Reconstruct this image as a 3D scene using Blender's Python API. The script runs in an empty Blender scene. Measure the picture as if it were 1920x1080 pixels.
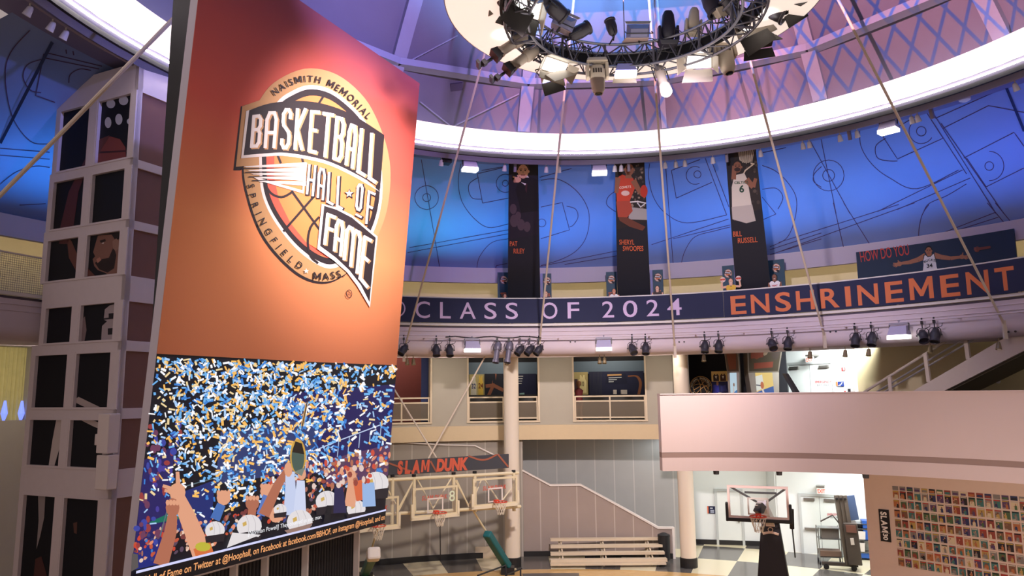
import bpy, bmesh, math, random
from math import sin, cos, pi, radians, degrees, sqrt, atan2, hypot
from mathutils import Vector, Matrix, Euler
S = bpy.context.scene
COL = S.collection
random.seed(7)
# ------------------------------------------------------------------ camera
F = 1385.0; PITCH = radians(8.2); ROLL = radians(-0.6); EYE = Vector((0, 0, 6.6))
def make_camera():
    cd = bpy.data.cameras.new('camera'); cam = bpy.data.objects.new('camera', cd); COL.objects.link(cam)
    r0 = Vector((1, 0, 0)); u0 = Vector((0, -sin(PITCH), cos(PITCH))); c, s = cos(ROLL), sin(ROLL)
    right = c*r0 + s*u0; up = -s*r0 + c*u0; back = right.cross(up)
    m = Matrix((right, up, back)).transposed().to_4x4(); m.translation = EYE
    cam.matrix_world = m; cd.sensor_width = 36; cd.lens = 36*F/1920; cd.clip_end = 200
    S.camera = cam
make_camera()
S.view_settings.view_transform = 'Standard'; S.view_settings.look = 'None'
S.view_settings.exposure = 0.0; S.view_settings.gamma = 1; S.view_settings.use_curve_mapping = False
try:
    S.cycles.use_denoising = True; S.cycles.max_bounces = 6; S.cycles.diffuse_bounces = 3; S.cycles.glossy_bounces = 3
    S.cycles.transmission_bounces = 4; S.cycles.transparent_max_bounces = 8; S.cycles.sample_clamp_indirect = 4
    S.cycles.caustics_reflective = False; S.cycles.caustics_refractive = False
except Exception: pass
def lin(v):
    v /= 255.0
    return v/12.92 if v <= 0.04045 else ((v+0.055)/1.055)**2.4
def C(r, g, b): return (lin(r), lin(g), lin(b), 1.0)
def world():
    w = bpy.data.worlds.new('hall_ambient'); S.world = w; w.use_nodes = True
    b = w.node_tree.nodes['Background']; b.inputs[0].default_value = (0.76, 0.62, 0.60, 1); b.inputs[1].default_value = 0.50
world()
# ------------------------------------------------------------------ rays and the hall's main circles
def ray(px, py):
    X = (px-960)/F; Y = -(py-540)/F; c, s = cos(ROLL), sin(ROLL); X, Y = c*X-s*Y, s*X+c*Y
    return Vector((X, cos(PITCH)-sin(PITCH)*Y, sin(PITCH)+cos(PITCH)*Y))
def P_fw(px, py, w): d = ray(px, py); return EYE + d*(w/d.y)
def P_z(px, py, z): d = ray(px, py); return EYE + d*((z-EYE.z)/d.z)
def P_cyl(px, py, R, c=(1.32, 13.63)):
    d = ray(px, py); a = d.x**2+d.y**2; b = -(d.x*c[0]+d.y*c[1]); k = c[0]**2+c[1]**2-R*R
    return EYE + d*((-b+sqrt(max(0, b*b-a*k)))/a)
def P_pl(px, py, q, n): d = ray(px, py); return EYE + d*((Vector(q)-EYE).dot(n)/d.dot(n))
CB = (1.32, 13.63); CL = (2.43, 13.6)          # centre of the galleries, centre of the roof rings
def az(P, c=CB): return degrees(atan2(P[1]-c[1], P[0]-c[0]))
def cyl(R, a, z, c=CB): return Vector((c[0]+R*cos(radians(a)), c[1]+R*sin(radians(a)), z))
def azx(px, R, py=700, c=CB): return az(P_cyl(px, py, R, c), c)
# ------------------------------------------------------------------ lights
def light(name, typ, loc, energy, color, target=None, size=1, size_y=None, angle=60, blend=.6, radius=.1, spread=None):
    l = bpy.data.lights.new(name, typ); l.energy = energy; l.color = color
    o = bpy.data.objects.new(name, l); COL.objects.link(o); o.location = loc
    if typ == 'AREA':
        l.size = size
        if size_y: l.shape = 'RECTANGLE'; l.size_y = size_y
        if spread: l.spread = radians(spread)
    elif typ == 'SPOT': l.spot_size = radians(angle); l.spot_blend = blend; l.shadow_soft_size = radius
    else: l.shadow_soft_size = radius
    if target is not None: o.rotation_euler = (Vector(target)-Vector(loc)).to_track_quat('-Z', 'Y').to_euler()
    return o
TR = Vector((2.43, 13.6, 13.9))                # middle of the lighting truss
# white floods of the truss
light('truss_flood_poster', 'SPOT', (2.0, 12.0, 12.6), 960, (1, .96, .93), (-3.9, 14.8, 7.8), angle=58, blend=.9, radius=.25)
light('truss_flood_parapet', 'SPOT', (2.8, 11.4, 13.0), 330, (1, .88, .90), (9.2, 17.0, 5.2), angle=66, blend=.9, radius=.25)
light('truss_flood_floor', 'SPOT', (2.4, 13.6, 13.1), 7000, (1, .87, .74), (1.5, 27, 1), angle=72, blend=.9, radius=.25)
light('truss_flood_fascia', 'SPOT', (2.9, 13.4, 13.05), 4300, (.93, .82, 1), (6.5, 27.0, 7.4), angle=80, blend=.8, radius=.25)
light('truss_flood_back', 'SPOT', (1.2, 12.8, 13.0), 4200, (1, .84, .88), (-13, 22, 8.0), angle=70, blend=.9, radius=.25)
# coloured wash lights on the fabric dome and on the roof
for i, (a, e, col) in enumerate([(152, 1500, (.06, .40, 1)), (128, 1200, (.08, .42, 1)), (108, 1300, (.06, .62, .78)), (96, 1200, (.06, .45, 1)),
                            (82, 1200, (.05, .38, 1)), (66, 1400, (.09, .38, .97)), (52, 1400, (.09, .38, .97)), (38, 1400, (.11, .32, 1)), (24, 1200, (.12, .20, 1))]):
    light('dome_wash', 'AREA', cyl(15.7, a, 11.1), e*.037, col, cyl(15.9, a, 13.2), size=4.2, size_y=.3, spread=110)
# ------------------------------------------------------------------ roof wash with a lattice pattern filter
def gobo_spot(name, loc, target, energy, angle, c_on, c_off, scale, wid, top=.2):
    o = light(name, 'SPOT', loc, energy, (1, 1, 1), target, angle=angle, blend=.5, radius=.02)
    l = o.data; l.use_nodes = True; nt = l.node_tree; N = nt.nodes; L = nt.links
    em = N['Emission']; tc = N.new('ShaderNodeTexCoord'); sx = N.new('ShaderNodeSeparateXYZ'); L.new(tc.outputs['Normal'], sx.inputs[0])
    def M(op, a, b=None):
        n = N.new('ShaderNodeMath'); n.operation = op
        for i, v in enumerate((a, b)):
            if v is None: continue
            if hasattr(v, 'links'): L.new(v, n.inputs[i])
            else: n.inputs[i].default_value = v
        return n.outputs[0]
    zz = M('ABSOLUTE', sx.outputs[2]); u = M('DIVIDE', sx.outputs[0], zz); v = M('DIVIDE', sx.outputs[1], zz)
    u = M('MULTIPLY', u, scale*1.7)
    v = M('MULTIPLY', v, scale)
    d1 = M('ABSOLUTE', M('SUBTRACT', M('FRACT', M('ADD', u, v)), .5)); d2 = M('ABSOLUTE', M('SUBTRACT', M('FRACT', M('SUBTRACT', u, v)), .5))
    g = M('LESS_THAN', M('MINIMUM', d1, d2), wid)
    mx = N.new('ShaderNodeMix'); mx.data_type = 'RGBA'; L.new(g, mx.inputs[0]); mx.inputs[6].default_value = c_on; mx.inputs[7].default_value = c_off
    L.new(mx.outputs[2], em.inputs[0])
    e = M('DIVIDE', sx.outputs[1], zz); L.new(M('MULTIPLY', M('GREATER_THAN', e, -.125), M('LESS_THAN', e, top)), em.inputs[1])      # lower and upper shutter of the lamp
PK = (1, .44, .54, 1); BL = (.20, .25, .78, 1)
gobo_spot('roof_wash_middle', (3.4, 12.2, 15.5), cyl(10.2, 80, 17, CL), 7600, 56, PK, BL, 8.5, .075)
gobo_spot('roof_wash_right', (4.4, 12.2, 15.5), cyl(10.2, 42, 17, CL), 7600, 60, PK, BL, 8.5, .075, .34)
light('roof_wash_left', 'SPOT', (1.2, 12.4, 15.6), 4600, (.56, .36, .92), cyl(10, 118, 17.2, CL), angle=74, blend=.9)
light('roof_wash_far_left', 'SPOT', (0.6, 11.8, 15.6), 4500, (.30, .32, .95), cyl(11, 150, 16.8, CL), angle=70, blend=.9)
light('roof_wash_top', 'SPOT', (2.4, 13.6, 15.9), 22000, (.20, .50, 1), (2.6, 17.5, 21), angle=100, blend=.8)
light('roof_wash_rear', 'SPOT', (2.4, 13.6, 15.9), 700, (.16, .30, 1), (2.6, 13, 21), angle=150, blend=.8)
# ------------------------------------------------------------------ materials
MATS = {}
def mat(name, col, rough=.55, metal=0, emit=0, noise=0, nscale=6, bump=0, bscale=60, spec=.4, ecol=None, trans=0, alpha=1):
    if name in MATS: return MATS[name]
    m = bpy.data.materials.new(name); m.use_nodes = True; nt = m.node_tree; b = nt.nodes['Principled BSDF']
    b.inputs['Base Color'].default_value = col; b.inputs['Roughness'].default_value = rough; b.inputs['Metallic'].default_value = metal
    b.inputs['Specular IOR Level'].default_value = spec
    if emit: b.inputs['Emission Color'].default_value = ecol or col; b.inputs['Emission Strength'].default_value = emit
    if trans: b.inputs['Transmission Weight'].default_value = trans; b.inputs['IOR'].default_value = 1.02
    if alpha < 1: b.inputs['Alpha'].default_value = alpha
    if noise or bump:
        tc = nt.nodes.new('ShaderNodeTexCoord'); n = nt.nodes.new('ShaderNodeTexNoise'); n.inputs['Scale'].default_value = nscale; n.inputs['Detail'].default_value = 4
        nt.links.new(tc.outputs['Object'], n.inputs['Vector'])
        if noise:
            mx = nt.nodes.new('ShaderNodeMix'); mx.data_type = 'RGBA'; mx.blend_type = 'MULTIPLY'; mx.inputs[0].default_value = 1; mx.inputs[6].default_value = col
            mr = nt.nodes.new('ShaderNodeMapRange'); mr.inputs[3].default_value = 1-noise; mr.inputs[4].default_value = 1+noise*.4
            nt.links.new(n.outputs[0], mr.inputs[0]); nt.links.new(mr.outputs[0], mx.inputs[7]); nt.links.new(mx.outputs[2], b.inputs['Base Color'])
        if bump:
            n2 = nt.nodes.new('ShaderNodeTexNoise'); n2.inputs['Scale'].default_value = bscale; nt.links.new(tc.outputs['Object'], n2.inputs['Vector'])
            bp = nt.nodes.new('ShaderNodeBump'); bp.inputs['Strength'].default_value = bump; bp.inputs['Distance'].default_value = .02
            nt.links.new(n2.outputs[0], bp.inputs['Height']); nt.links.new(bp.outputs[0], b.inputs['Normal'])
    MATS[name] = m; return m
def print_mat(name, emit=0, rough=.55):
    """a printed (or, with emit, a shining) picture: its colours are stored on the mesh"""
    if name in MATS: return MATS[name]
    m = bpy.data.materials.new(name); m.use_nodes = True; nt = m.node_tree; b = nt.nodes['Principled BSDF']
    a = nt.nodes.new('ShaderNodeAttribute'); a.attribute_name = 'ink'
    b.inputs['Roughness'].default_value = rough; b.inputs['Specular IOR Level'].default_value = .3
    if emit:
        b.inputs['Base Color'].default_value = (.01, .01, .01, 1); nt.links.new(a.outputs['Color'], b.inputs['Emission Color']); b.inputs['Emission Strength'].default_value = emit
    else: nt.links.new(a.outputs['Color'], b.inputs['Base Color'])
    MATS[name] = m; return m
INK = print_mat('printed_ink'); LED = print_mat('led_picture', 1.0)
WHITE = mat('white_paint', C(225, 216, 210), .5, noise=.06)
CREAM = mat('cream_paint', C(214, 196, 170), .55, noise=.08)
PINKISH = mat('pale_plaster', C(208, 192, 200), .6, noise=.05, nscale=1.5)
GREYW = mat('grey_wall_panel', C(172, 164, 150), .7, noise=.06, nscale=2)
BLACK = mat('black_metal', C(30, 29, 32), .45)
DARK = mat('dark_grey_metal', C(62, 60, 62), .45)
STEEL = mat('steel', C(150, 146, 140), .35, .8)
ALU = mat('aluminium', C(176, 170, 172), .38, .6)
NAVY = mat('navy_cloth', C(34, 38, 70), .75, noise=.1, nscale=3)
NAVYB = mat('navy_board', C(30, 50, 72), .6, noise=.1, nscale=3)
LAMP = mat('lamp_glow', (1, .97, .9, 1), .4, emit=4, ecol=(1, .96, .88, 1))
ORANGE = mat('orange_print', C(206, 110, 66), .6)
LILAC = mat('lilac_print', C(206, 180, 214), .6)
RED = mat('red_paint', C(206, 52, 40), .45)
TEAL = mat('teal_vinyl', C(24, 98, 104), .45)
TAN = mat('beige_plastic', C(150, 138, 122), .45)
BROWN = mat('brown_panel', C(122, 82, 72), .6, noise=.1, nscale=3)
DOME = mat('dome_fabric', C(128, 146, 196), .8, noise=.1, nscale=.7, bump=.15, bscale=90)
ROOF = mat('roof_panel', C(112, 108, 126), .8, noise=.1, nscale=1.2, bump=.1, bscale=40)
BEAM = mat('roof_steel', C(146, 146, 168), .6, noise=.06)
GLASS = mat('clear_acrylic', (.9, .93, .95, 1), .05, alpha=.045)
# ------------------------------------------------------------------ mesh building
class MB:
    def __init__(s): s.v = []; s.f = []; s.c = []
    def _add(s, vs, fs, col=None):
        b = len(s.v); s.v += [Vector(v) for v in vs]
        for f in fs: s.f.append([b+i for i in f]); s.c.append(col)
        return s
    def hexa(s, p, col=None):      # 4 bottom + 4 top corners
        return s._add(p, [(3, 2, 1, 0), (4, 5, 6, 7), (0, 1, 5, 4), (1, 2, 6, 5), (2, 3, 7, 6), (3, 0, 4, 7)], col)
    def box(s, c, d, M=None, col=None):
        x, y, z = d[0]/2, d[1]/2, d[2]/2
        p = [Vector(q) for q in ((-x, -y, -z), (x, -y, -z), (x, y, -z), (-x, y, -z), (-x, -y, z), (x, -y, z), (x, y, z), (-x, y, z))]
        c = Vector(c); p = [(M @ (q+c)) if M is not None else q+c for q in p]
        return s.hexa(p, col)
    def bar(s, a, b, w, h=None, up=(0, 0, 1), col=None):
        a = Vector(a); b = Vector(b); d = (b-a).normalized(); u = Vector(up)
        if abs(d.dot(u)) > .99: u = Vector((1, 0, 0))
        x = d.cross(u).normalized(); y = x.cross(d).normalized(); h = h or w; x *= w/2; y *= h/2
        return s.hexa([a-x-y, a+x-y, b+x-y, b-x-y, a-x+y, a+x+y, b+x+y, b-x+y], col)
    def tube(s, pts, r, n=8, closed=False, cap=True, r2=None, col=None):
        pts = [Vector(p) for p in pts]; m = len(pts); base = len(s.v); px = None
        for i, p in enumerate(pts):
            if closed: d = pts[(i+1) % m]-pts[i-1]
            else: d = pts[min(i+1, m-1)]-pts[max(i-1, 0)]
            d.normalize()
            if px is None:
                u = Vector((0, 0, 1)) if abs(d.z) < .9 else Vector((1, 0, 0)); px = d.cross(u).normalized()
            else: px = (px - d*px.dot(d)).normalized()
            py = d.cross(px); rr = r if r2 is None else r+(r2-r)*i/(m-1)
            for k in range(n): s.v.append(p + (px*cos(2*pi*k/n)+py*sin(2*pi*k/n))*rr)
        for i in range(m if closed else m-1):
            j = (i+1) % m
            for k in range(n): s.f.append([base+i*n+k, base+i*n+(k+1) % n, base+j*n+(k+1) % n, base+j*n+k]); s.c.append(col)
        if cap and not closed:
            s.f.append([base+k for k in range(n)][::-1]); s.f.append([base+(m-1)*n+k for k in range(n)]); s.c += [col, col]
        return s
    def lathe(s, prof, M=None, n=16, col=None):   # profile (radius, height) turned about local z
        base = len(s.v); m = len(prof)
        for (r, h) in prof:
            for k in range(n):
                q = Vector((r*cos(2*pi*k/n), r*sin(2*pi*k/n), h)); s.v.append(M @ q if M is not None else q)
        for i in range(m-1):
            for k in range(n): s.f.append([base+i*n+k, base+i*n+(k+1) % n, base+(i+1)*n+(k+1) % n, base+(i+1)*n+k]); s.c.append(col)
        for i, rev in ((0, True), (m-1, False)):
            if prof[i][0] > 1e-5:
                q = [base+i*n+k for k in range(n)]; s.f.append(q[::-1] if rev else q); s.c.append(col)
        return s
    def ring(s, prof, c, a0, a1, n, closed=True, col=None):    # profile (R, z) swept about a vertical axis at c
        base = len(s.v); m = len(prof); full = abs(a1-a0) >= 359.9
        cols = n if full else n+1
        for i in range(cols):
            a = radians(a0+(a1-a0)*i/n)
            for (R, z) in prof: s.v.append(Vector((c[0]+R*cos(a), c[1]+R*sin(a), z)))
        for i in range(n):
            j = (i+1) % cols
            for k in range(m if closed else m-1):
                l = (k+1) % m; s.f.append([base+i*m+k, base+j*m+k, base+j*m+l, base+i*m+l]); s.c.append(col)
        if closed and not full:
            s.f.append([base+k for k in range(m)]); s.f.append([base+n*m+k for k in range(m)][::-1]); s.c += [col, col]
        return s
    def poly(s, pts, col=None): return s._add(pts, [list(range(len(pts)))], col)
    def prism(s, pts, d, col=None):   # flat outline with thickness vector d
        n = len(pts); d = Vector(d); pts = [Vector(p) for p in pts]
        return s._add(pts+[p+d for p in pts], [list(range(n))[::-1], list(range(n, 2*n))]+[(i, (i+1) % n, n+(i+1) % n, n+i) for i in range(n)], col)
    def ribbon(s, pts, w, nrm, closed=False, col=None):   # flat stripe of width w facing nrm (vector or function)
        pts = [Vector(p) for p in pts]; m = len(pts); b = len(s.v)
        for i, p in enumerate(pts):
            d = (pts[(i+1) % m]-pts[i-1]) if closed else (pts[min(i+1, m-1)]-pts[max(i-1, 0)])
            nn = nrm(p) if callable(nrm) else Vector(nrm)
            x = d.cross(nn).normalized()*(w/2); s.v += [p-x, p+x]
        for i in range(m if closed else m-1):
            j = (i+1) % m; s.f.append([b+2*i, b+2*i+1, b+2*j+1, b+2*j]); s.c.append(col)
        return s
def build(name, mb, m, parent=None, origin=None, smooth=False, props=None, bevel=0):
    if origin is None:
        if parent is not None: origin = Vector(parent['_w'])
        elif mb.v:
            xs = [v.x for v in mb.v]; ys = [v.y for v in mb.v]; zs = [v.z for v in mb.v]
            origin = Vector(((min(xs)+max(xs))/2, (min(ys)+max(ys))/2, min(zs)))
    origin = Vector(origin)
    me = bpy.data.meshes.new(name); me.from_pydata([tuple(v-origin) for v in mb.v], [], mb.f); 
    if any(c is not None for c in mb.c):
        ca = me.color_attributes.new('ink', 'FLOAT_COLOR', 'CORNER')
        k = 0
        for p, c in zip(me.polygons, mb.c):
            for li in p.loop_indices: ca.data[li].color = c or (1, 1, 1, 1)
    else:
        bm = bmesh.new(); bm.from_mesh(me); bmesh.ops.recalc_face_normals(bm, faces=bm.faces); bm.to_mesh(me); bm.free()
    if smooth:
        for p in me.polygons: p.use_smooth = True
        try: me.set_sharp_from_angle(angle=radians(40))
        except Exception: pass
    me.materials.append(m); o = bpy.data.objects.new(name, me); COL.objects.link(o)
    if parent is not None:
        o.parent = parent; o.location = origin - Vector(parent['_w']); o['_w'] = tuple(origin)
    else: o.location = origin; o['_w'] = tuple(origin)
    if bevel:
        bv = o.modifiers.new('bevel', 'BEVEL'); bv.width = bevel; bv.segments = 2; bv.limit_method = 'ANGLE'
    for k, v in (props or {}).items(): o[k] = v
    return o
def thing(name, label, cat, loc, group=None):
    o = bpy.data.objects.new(name, None); COL.objects.link(o); o.location = loc; o.empty_display_size = .1
    o['label'] = label; o['category'] = cat; o['_w'] = tuple(Vector(loc))
    if group: o['group'] = group
    return o
def tag(o, label, cat, group=None):
    o['label'] = label; o['category'] = cat
    if group: o['group'] = group
    return o
def struct(name, mb, m, parent=None, smooth=False):
    o = build(name, mb, m, parent, smooth=smooth)
    if parent is None: o['kind'] = 'structure'
    return o
def copy_tree(o, parent=None):
    c = o.copy(); COL.objects.link(c); c.parent = parent
    for ch in list(o.children): copy_tree(ch, c)
    return c
def place(proto, used, M, label, group=None):
    """first call places the first one itself, later calls place copies"""
    o = proto if not used else copy_tree(proto)
    used.append(1); o.matrix_world = M; o['label'] = label
    if group: o['group'] = group
    return o
def frame(loc, z, xh=(1, 0, 0)):
    z = Vector(z).normalized(); x = Vector(xh); x = (x-z*x.dot(z)).normalized(); y = z.cross(x)
    m = Matrix((x, y, z)).transposed().to_4x4(); m.translation = Vector(loc); return m
# ------------------------------------------------------------------ lettering
TXT = {}
def text2d(t, bold=0, space=1.0, shear=0):
    """outline faces of a line of lettering: cap height 1, first letter at u = 0"""
    key = (t, bold, space, shear)
    if key in TXT: return TXT[key]
    if bold and 'M' in t:              # heavy M drawn stroke by stroke
        if t == 'M':
            k = .17+2*bold; P = [(0, 0), (0, 1), (k*1.1, 1), (.55, .42), (1.1-k*1.1, 1), (1.1, 1), (1.1, 0), (1.1-k, 0), (1.1-k, .66), (.62, .14), (.48, .14), (k, .66), (k, 0)]
            TXT[key] = ([(x+y*shear, y) for x, y in P], [list(range(13))], 1.1+shear*.5); return TXT[key]
        x = 0; vs = []; fs = []
        for ch in t:
            if ch == ' ': x += .42; continue
            v, f, w = text2d(ch, bold, 1, shear); b = len(vs); vs += [(a+x, c) for a, c in v]; fs += [[b+i for i in q] for q in f]; x += w+.13
        TXT[key] = (vs, fs, x-.13); return TXT[key]
    cu = bpy.data.curves.new('lettering', 'FONT'); cu.body = t; cu.offset = bold; cu.space_character = space; cu.shear = shear; cu.resolution_u = 4
    o = bpy.data.objects.new('lettering', cu); COL.objects.link(o)
    me = bpy.data.meshes.new_from_object(o.evaluated_get(bpy.context.evaluated_depsgraph_get()))
    vs = [(v.co.x, v.co.y) for v in me.vertices]; fs = [list(p.vertices) for p in me.polygons]
    bpy.data.objects.remove(o); bpy.data.curves.remove(cu); bpy.data.meshes.remove(me)
    k = 1/0.729; x0 = min(v[0] for v in vs); x1 = max(v[0] for v in vs)
    vs = [((x-x0)*k, y*k) for x, y in vs]; TXT[key] = (vs, fs, (x1-x0)*k); return TXT[key]
def letter(mb, t, fn, h=1, w=None, u0=0, v0=0, col=None, bold=0, space=1, shear=0, align=0):
    """lettering of cap height h (and total width w) laid with fn(u, v) -> point"""
    vs, fs, W = text2d(t, bold, space, shear); sx = (w/W) if w else h
    off = -align*sx*W
    return mb._add([fn(u0+off+x*sx, v0+y*h) for x, y in vs], fs, col)
def plane_fn(o, u, v, n=None, lift=0):
    o = Vector(o); u = Vector(u).normalized(); v = Vector(v).normalized(); n = (u.cross(v)).normalized()
    return lambda a, b, l=0: o + u*a + v*b + n*(lift+l)
# ================================================================== THE SHELL
def polar_nodes(m):
    nt = m.node_tree; N = nt.nodes; L = nt.links
    g = N.new('ShaderNodeNewGeometry'); sx = N.new('ShaderNodeSeparateXYZ'); L.new(g.outputs['Position'], sx.inputs[0])
    def M(op, a, b=None):
        n = N.new('ShaderNodeMath'); n.operation = op
        for i, v in enumerate((a, b)):
            if v is None: continue
            if hasattr(v, 'links'): L.new(v, n.inputs[i])
            else: n.inputs[i].default_value = v
        return n.outputs[0]
    x = M('SUBTRACT', sx.outputs[0], CB[0]); y = M('SUBTRACT', sx.outputs[1], CB[1])
    ang = M('MULTIPLY', M('ARCTAN2', y, x), 180/pi); rad = M('SQRT', M('ADD', M('MULTIPLY', x, x), M('MULTIPLY', y, y)))
    return nt, M, ang, rad, sx.outputs[2]
def floor_mat():
    m = bpy.data.materials.new('court_floor'); m.use_nodes = True; nt, M, ang, rad, z = polar_nodes(m); N = nt.nodes; L = nt.links; b = N['Principled BSDF']
    i1 = M('FLOOR', M('DIVIDE', M('SUBTRACT', ang, 99.3-4.75*20), 4.75)); i2 = M('FLOOR', M('DIVIDE', M('SUBTRACT', rad, 15.75), 2.6))
    chk = M('MODULO', M('ABSOLUTE', M('ADD', i1, i2)), 2.0); ins = M('LESS_THAN', rad, 15.75)
    g = N.new('ShaderNodeNewGeometry'); mp = N.new('ShaderNodeMapping'); mp.inputs['Scale'].default_value = (1.2, 14, 1); L.new(g.outputs['Position'], mp.inputs[0])
    nz = N.new('ShaderNodeTexNoise'); nz.inputs['Scale'].default_value = 2.2; L.new(mp.outputs[0], nz.inputs['Vector'])
    r = N.new('ShaderNodeValToRGB'); r.color_ramp.elements[0].position = .3; r.color_ramp.elements[0].color = C(196, 152, 92); r.color_ramp.elements[1].position = .7; r.color_ramp.elements[1].color = C(226, 186, 124)
    L.new(nz.outputs[0], r.inputs[0])
    a = N.new('ShaderNodeMix'); a.data_type = 'RGBA'; a.inputs[6].default_value = C(92, 88, 84); a.inputs[7].default_value = C(226, 214, 180); L.new(chk, a.inputs[0])
    c = N.new('ShaderNodeMix'); c.data_type = 'RGBA'; L.new(a.outputs[2], c.inputs[6]); L.new(r.outputs[0], c.inputs[7]); L.new(ins, c.inputs[0])
    L.new(c.outputs[2], b.inputs['Base Color']); b.inputs['Roughness'].default_value = .16; return m
def seam_mat(name, col, seam, step, wid=.03):
    m = bpy.data.materials.new(name); m.use_nodes = True; nt, M, ang, rad, z = polar_nodes(m); N = nt.nodes; L = nt.links; b = N['Principled BSDF']
    s = M('LESS_THAN', M('ABSOLUTE', M('SUBTRACT', M('FRACT', M('DIVIDE', ang, step)), .5)), wid)
    nz = N.new('ShaderNodeTexNoise'); nz.inputs['Scale'].default_value = 1.4; mr = N.new('ShaderNodeMapRange'); mr.inputs[3].default_value = .92; mr.inputs[4].default_value = 1.05
    g = N.new('ShaderNodeNewGeometry'); L.new(g.outputs['Position'], nz.inputs['Vector']); L.new(nz.outputs[0], mr.inputs[0])
    a = N.new('ShaderNodeMix'); a.data_type = 'RGBA'; a.inputs[6].default_value = col; a.inputs[7].default_value = seam; L.new(s, a.inputs[0])
    c = N.new('ShaderNodeMix'); c.data_type = 'RGBA'; c.blend_type = 'MULTIPLY'; c.inputs[0].default_value = 1; L.new(a.outputs[2], c.inputs[6]); L.new(mr.outputs[0], c.inputs[7])
    L.new(c.outputs[2], b.inputs['Base Color']); b.inputs['Roughness'].default_value = .7; return m
SEAM = seam_mat('acoustic_wall_panel', C(150, 142, 132), C(176, 168, 158), 2.42)
GUARD = seam_mat('stair_guard_panel', C(158, 142, 134), C(186, 172, 164), 2.42)
struct('floor', MB().ring([(0.01, -.1), (26, -.1), (26, 0), (0.01, 0)], CB, 0, 360, 96), floor_mat())
# court marking: dark keyway stripe near the bleachers
mk = MB(); mk.ring([(14.2, .006), (15.1, .006), (15.1, .0065), (14.2, .0065)], CB, 86, 94, 10); mk.ring([(13.2, .006), (13.5, .006), (13.5, .0065), (13.2, .0065)], CB, 94, 116, 20)
struct('floor_marking', mk, mat('court_line_grey', C(86, 84, 82), .3))
# ---- ground floor wall behind the hoops, stair guard in front of it, corridor walls at the right
struct('wall_ground', MB().ring([(18.0, 0), (18.0, 4.75), (18.3, 4.75), (18.3, 0)], CB, 93, 150, 40), SEAM)
struct('wall_stair', MB().ring([(20.0, 0), (20.0, 4.75), (20.3, 4.75), (20.3, 0)], CB, 72.9, 97, 20), seam_mat('stair_wall_panel', C(164, 164, 162), C(186, 184, 180), 2.42))
struct('baseboard_ground', MB().ring([(17.93, 0), (17.93, .22), (18, .22), (18, 0)], CB, 94, 150, 40), mat('black_rubber', C(32, 30, 30), .5))
gl = [(940, 862), (975, 881), (1032, 911.5), (1088, 910.5), (1162, 951), (1234, 991.5), (1261, 992)]
gp = [P_cyl(x, y, 18.05) for x, y in gl]
g = MB(); trimg = MB()
def pl_interp(P, t):
    i = min(int(t*(len(P)-1)), len(P)-2); k = t*(len(P)-1)-i; return P[i].lerp(P[i+1], k)
for i in range(len(gp)-1):
    for k in range(6):
        a = gp[i].lerp(gp[i+1], k/6); b = gp[i].lerp(gp[i+1], (k+1)/6); a, b = cyl(18.05, az(a), a.z), cyl(18.05, az(b), b.z)
        a2, b2 = cyl(18.2, az(a), a.z), cyl(18.2, az(b), b.z)
        g.hexa([Vector((a.x, a.y, 0)), Vector((b.x, b.y, 0)), Vector((b2.x, b2.y, 0)), Vector((a2.x, a2.y, 0)), a, b, b2, a2])
        up = Vector((0, 0, .07)); q = [cyl(18.0, az(a), a.z), cyl(18.0, az(b), b.z), cyl(18.25, az(b), b.z), cyl(18.25, az(a), a.z)]
        trimg.hexa(q+[p+up for p in q])
e0 = cyl(18.0, az(gp[-1]), 0); e1 = cyl(18.25, az(gp[-1]), 0); trimg.bar((e0+e1)/2, (e0+e1)/2+Vector((0, 0, gp[-1].z+.07)), .25, .1)
struct('wall_guard', g, GUARD); struct('trim_guard', trimg, WHITE)
tl = MB(); q = [P_cyl(x, y, 17.97) for x, y in ((700, 826), (836, 834.5), (890, 835.5), (924, 852), (950, 866))]
tl.tube(q, .035, 6); struct('trim_wall', tl, WHITE)
struct('baseboard_guard', MB().ring([(18.0, 0), (18.0, .2), (18.05, .2), (18.05, 0)], CB, az(gp[-1]), 94, 20), MATS['black_rubber'])
# first-floor slab edge (beige band) and the wall of the first floor with its openings
struct('trim_slab', MB().ring([(17.8, 4.72), (17.8, 5.32), (19.2, 5.32), (19.2, 4.72)], CB, 73.5, 150, 60), mat('beige_band', C(206, 184, 150), .6, noise=.05))
struct('floor_gallery', MB().ring([(18.5, 5.2), (18.5, 5.3), (25, 5.3), (25, 5.2)], CB, 20, 150, 60), mat('gallery_carpet', C(74, 68, 64), .9, noise=.2, nscale=20))
ops = [(700, 808), (877, 1010), (1075, 1211)]
W2 = MB(); SILL = P_cyl(940, 789, 18).z; TOP2 = 9.0
edges = [150]+[e for o in ops for e in (azx(o[0], 18, 730), azx(o[1], 18, 730))]+[azx(1262, 18, 730)]
for i in range(0, len(edges), 2): W2.ring([(18, 5.3), (18, TOP2), (18.35, TOP2), (18.35, 5.3)], CB, edges[i+1] if i+1 < len(edges) else edges[i], edges[i], 8)
for o in ops: W2.ring([(18, 5.3), (18, SILL), (18.35, SILL), (18.35, 5.3)], CB, azx(o[1], 18, 730), azx(o[0], 18, 730), 8)
struct('wall_gallery', W2, GREYW)
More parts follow.
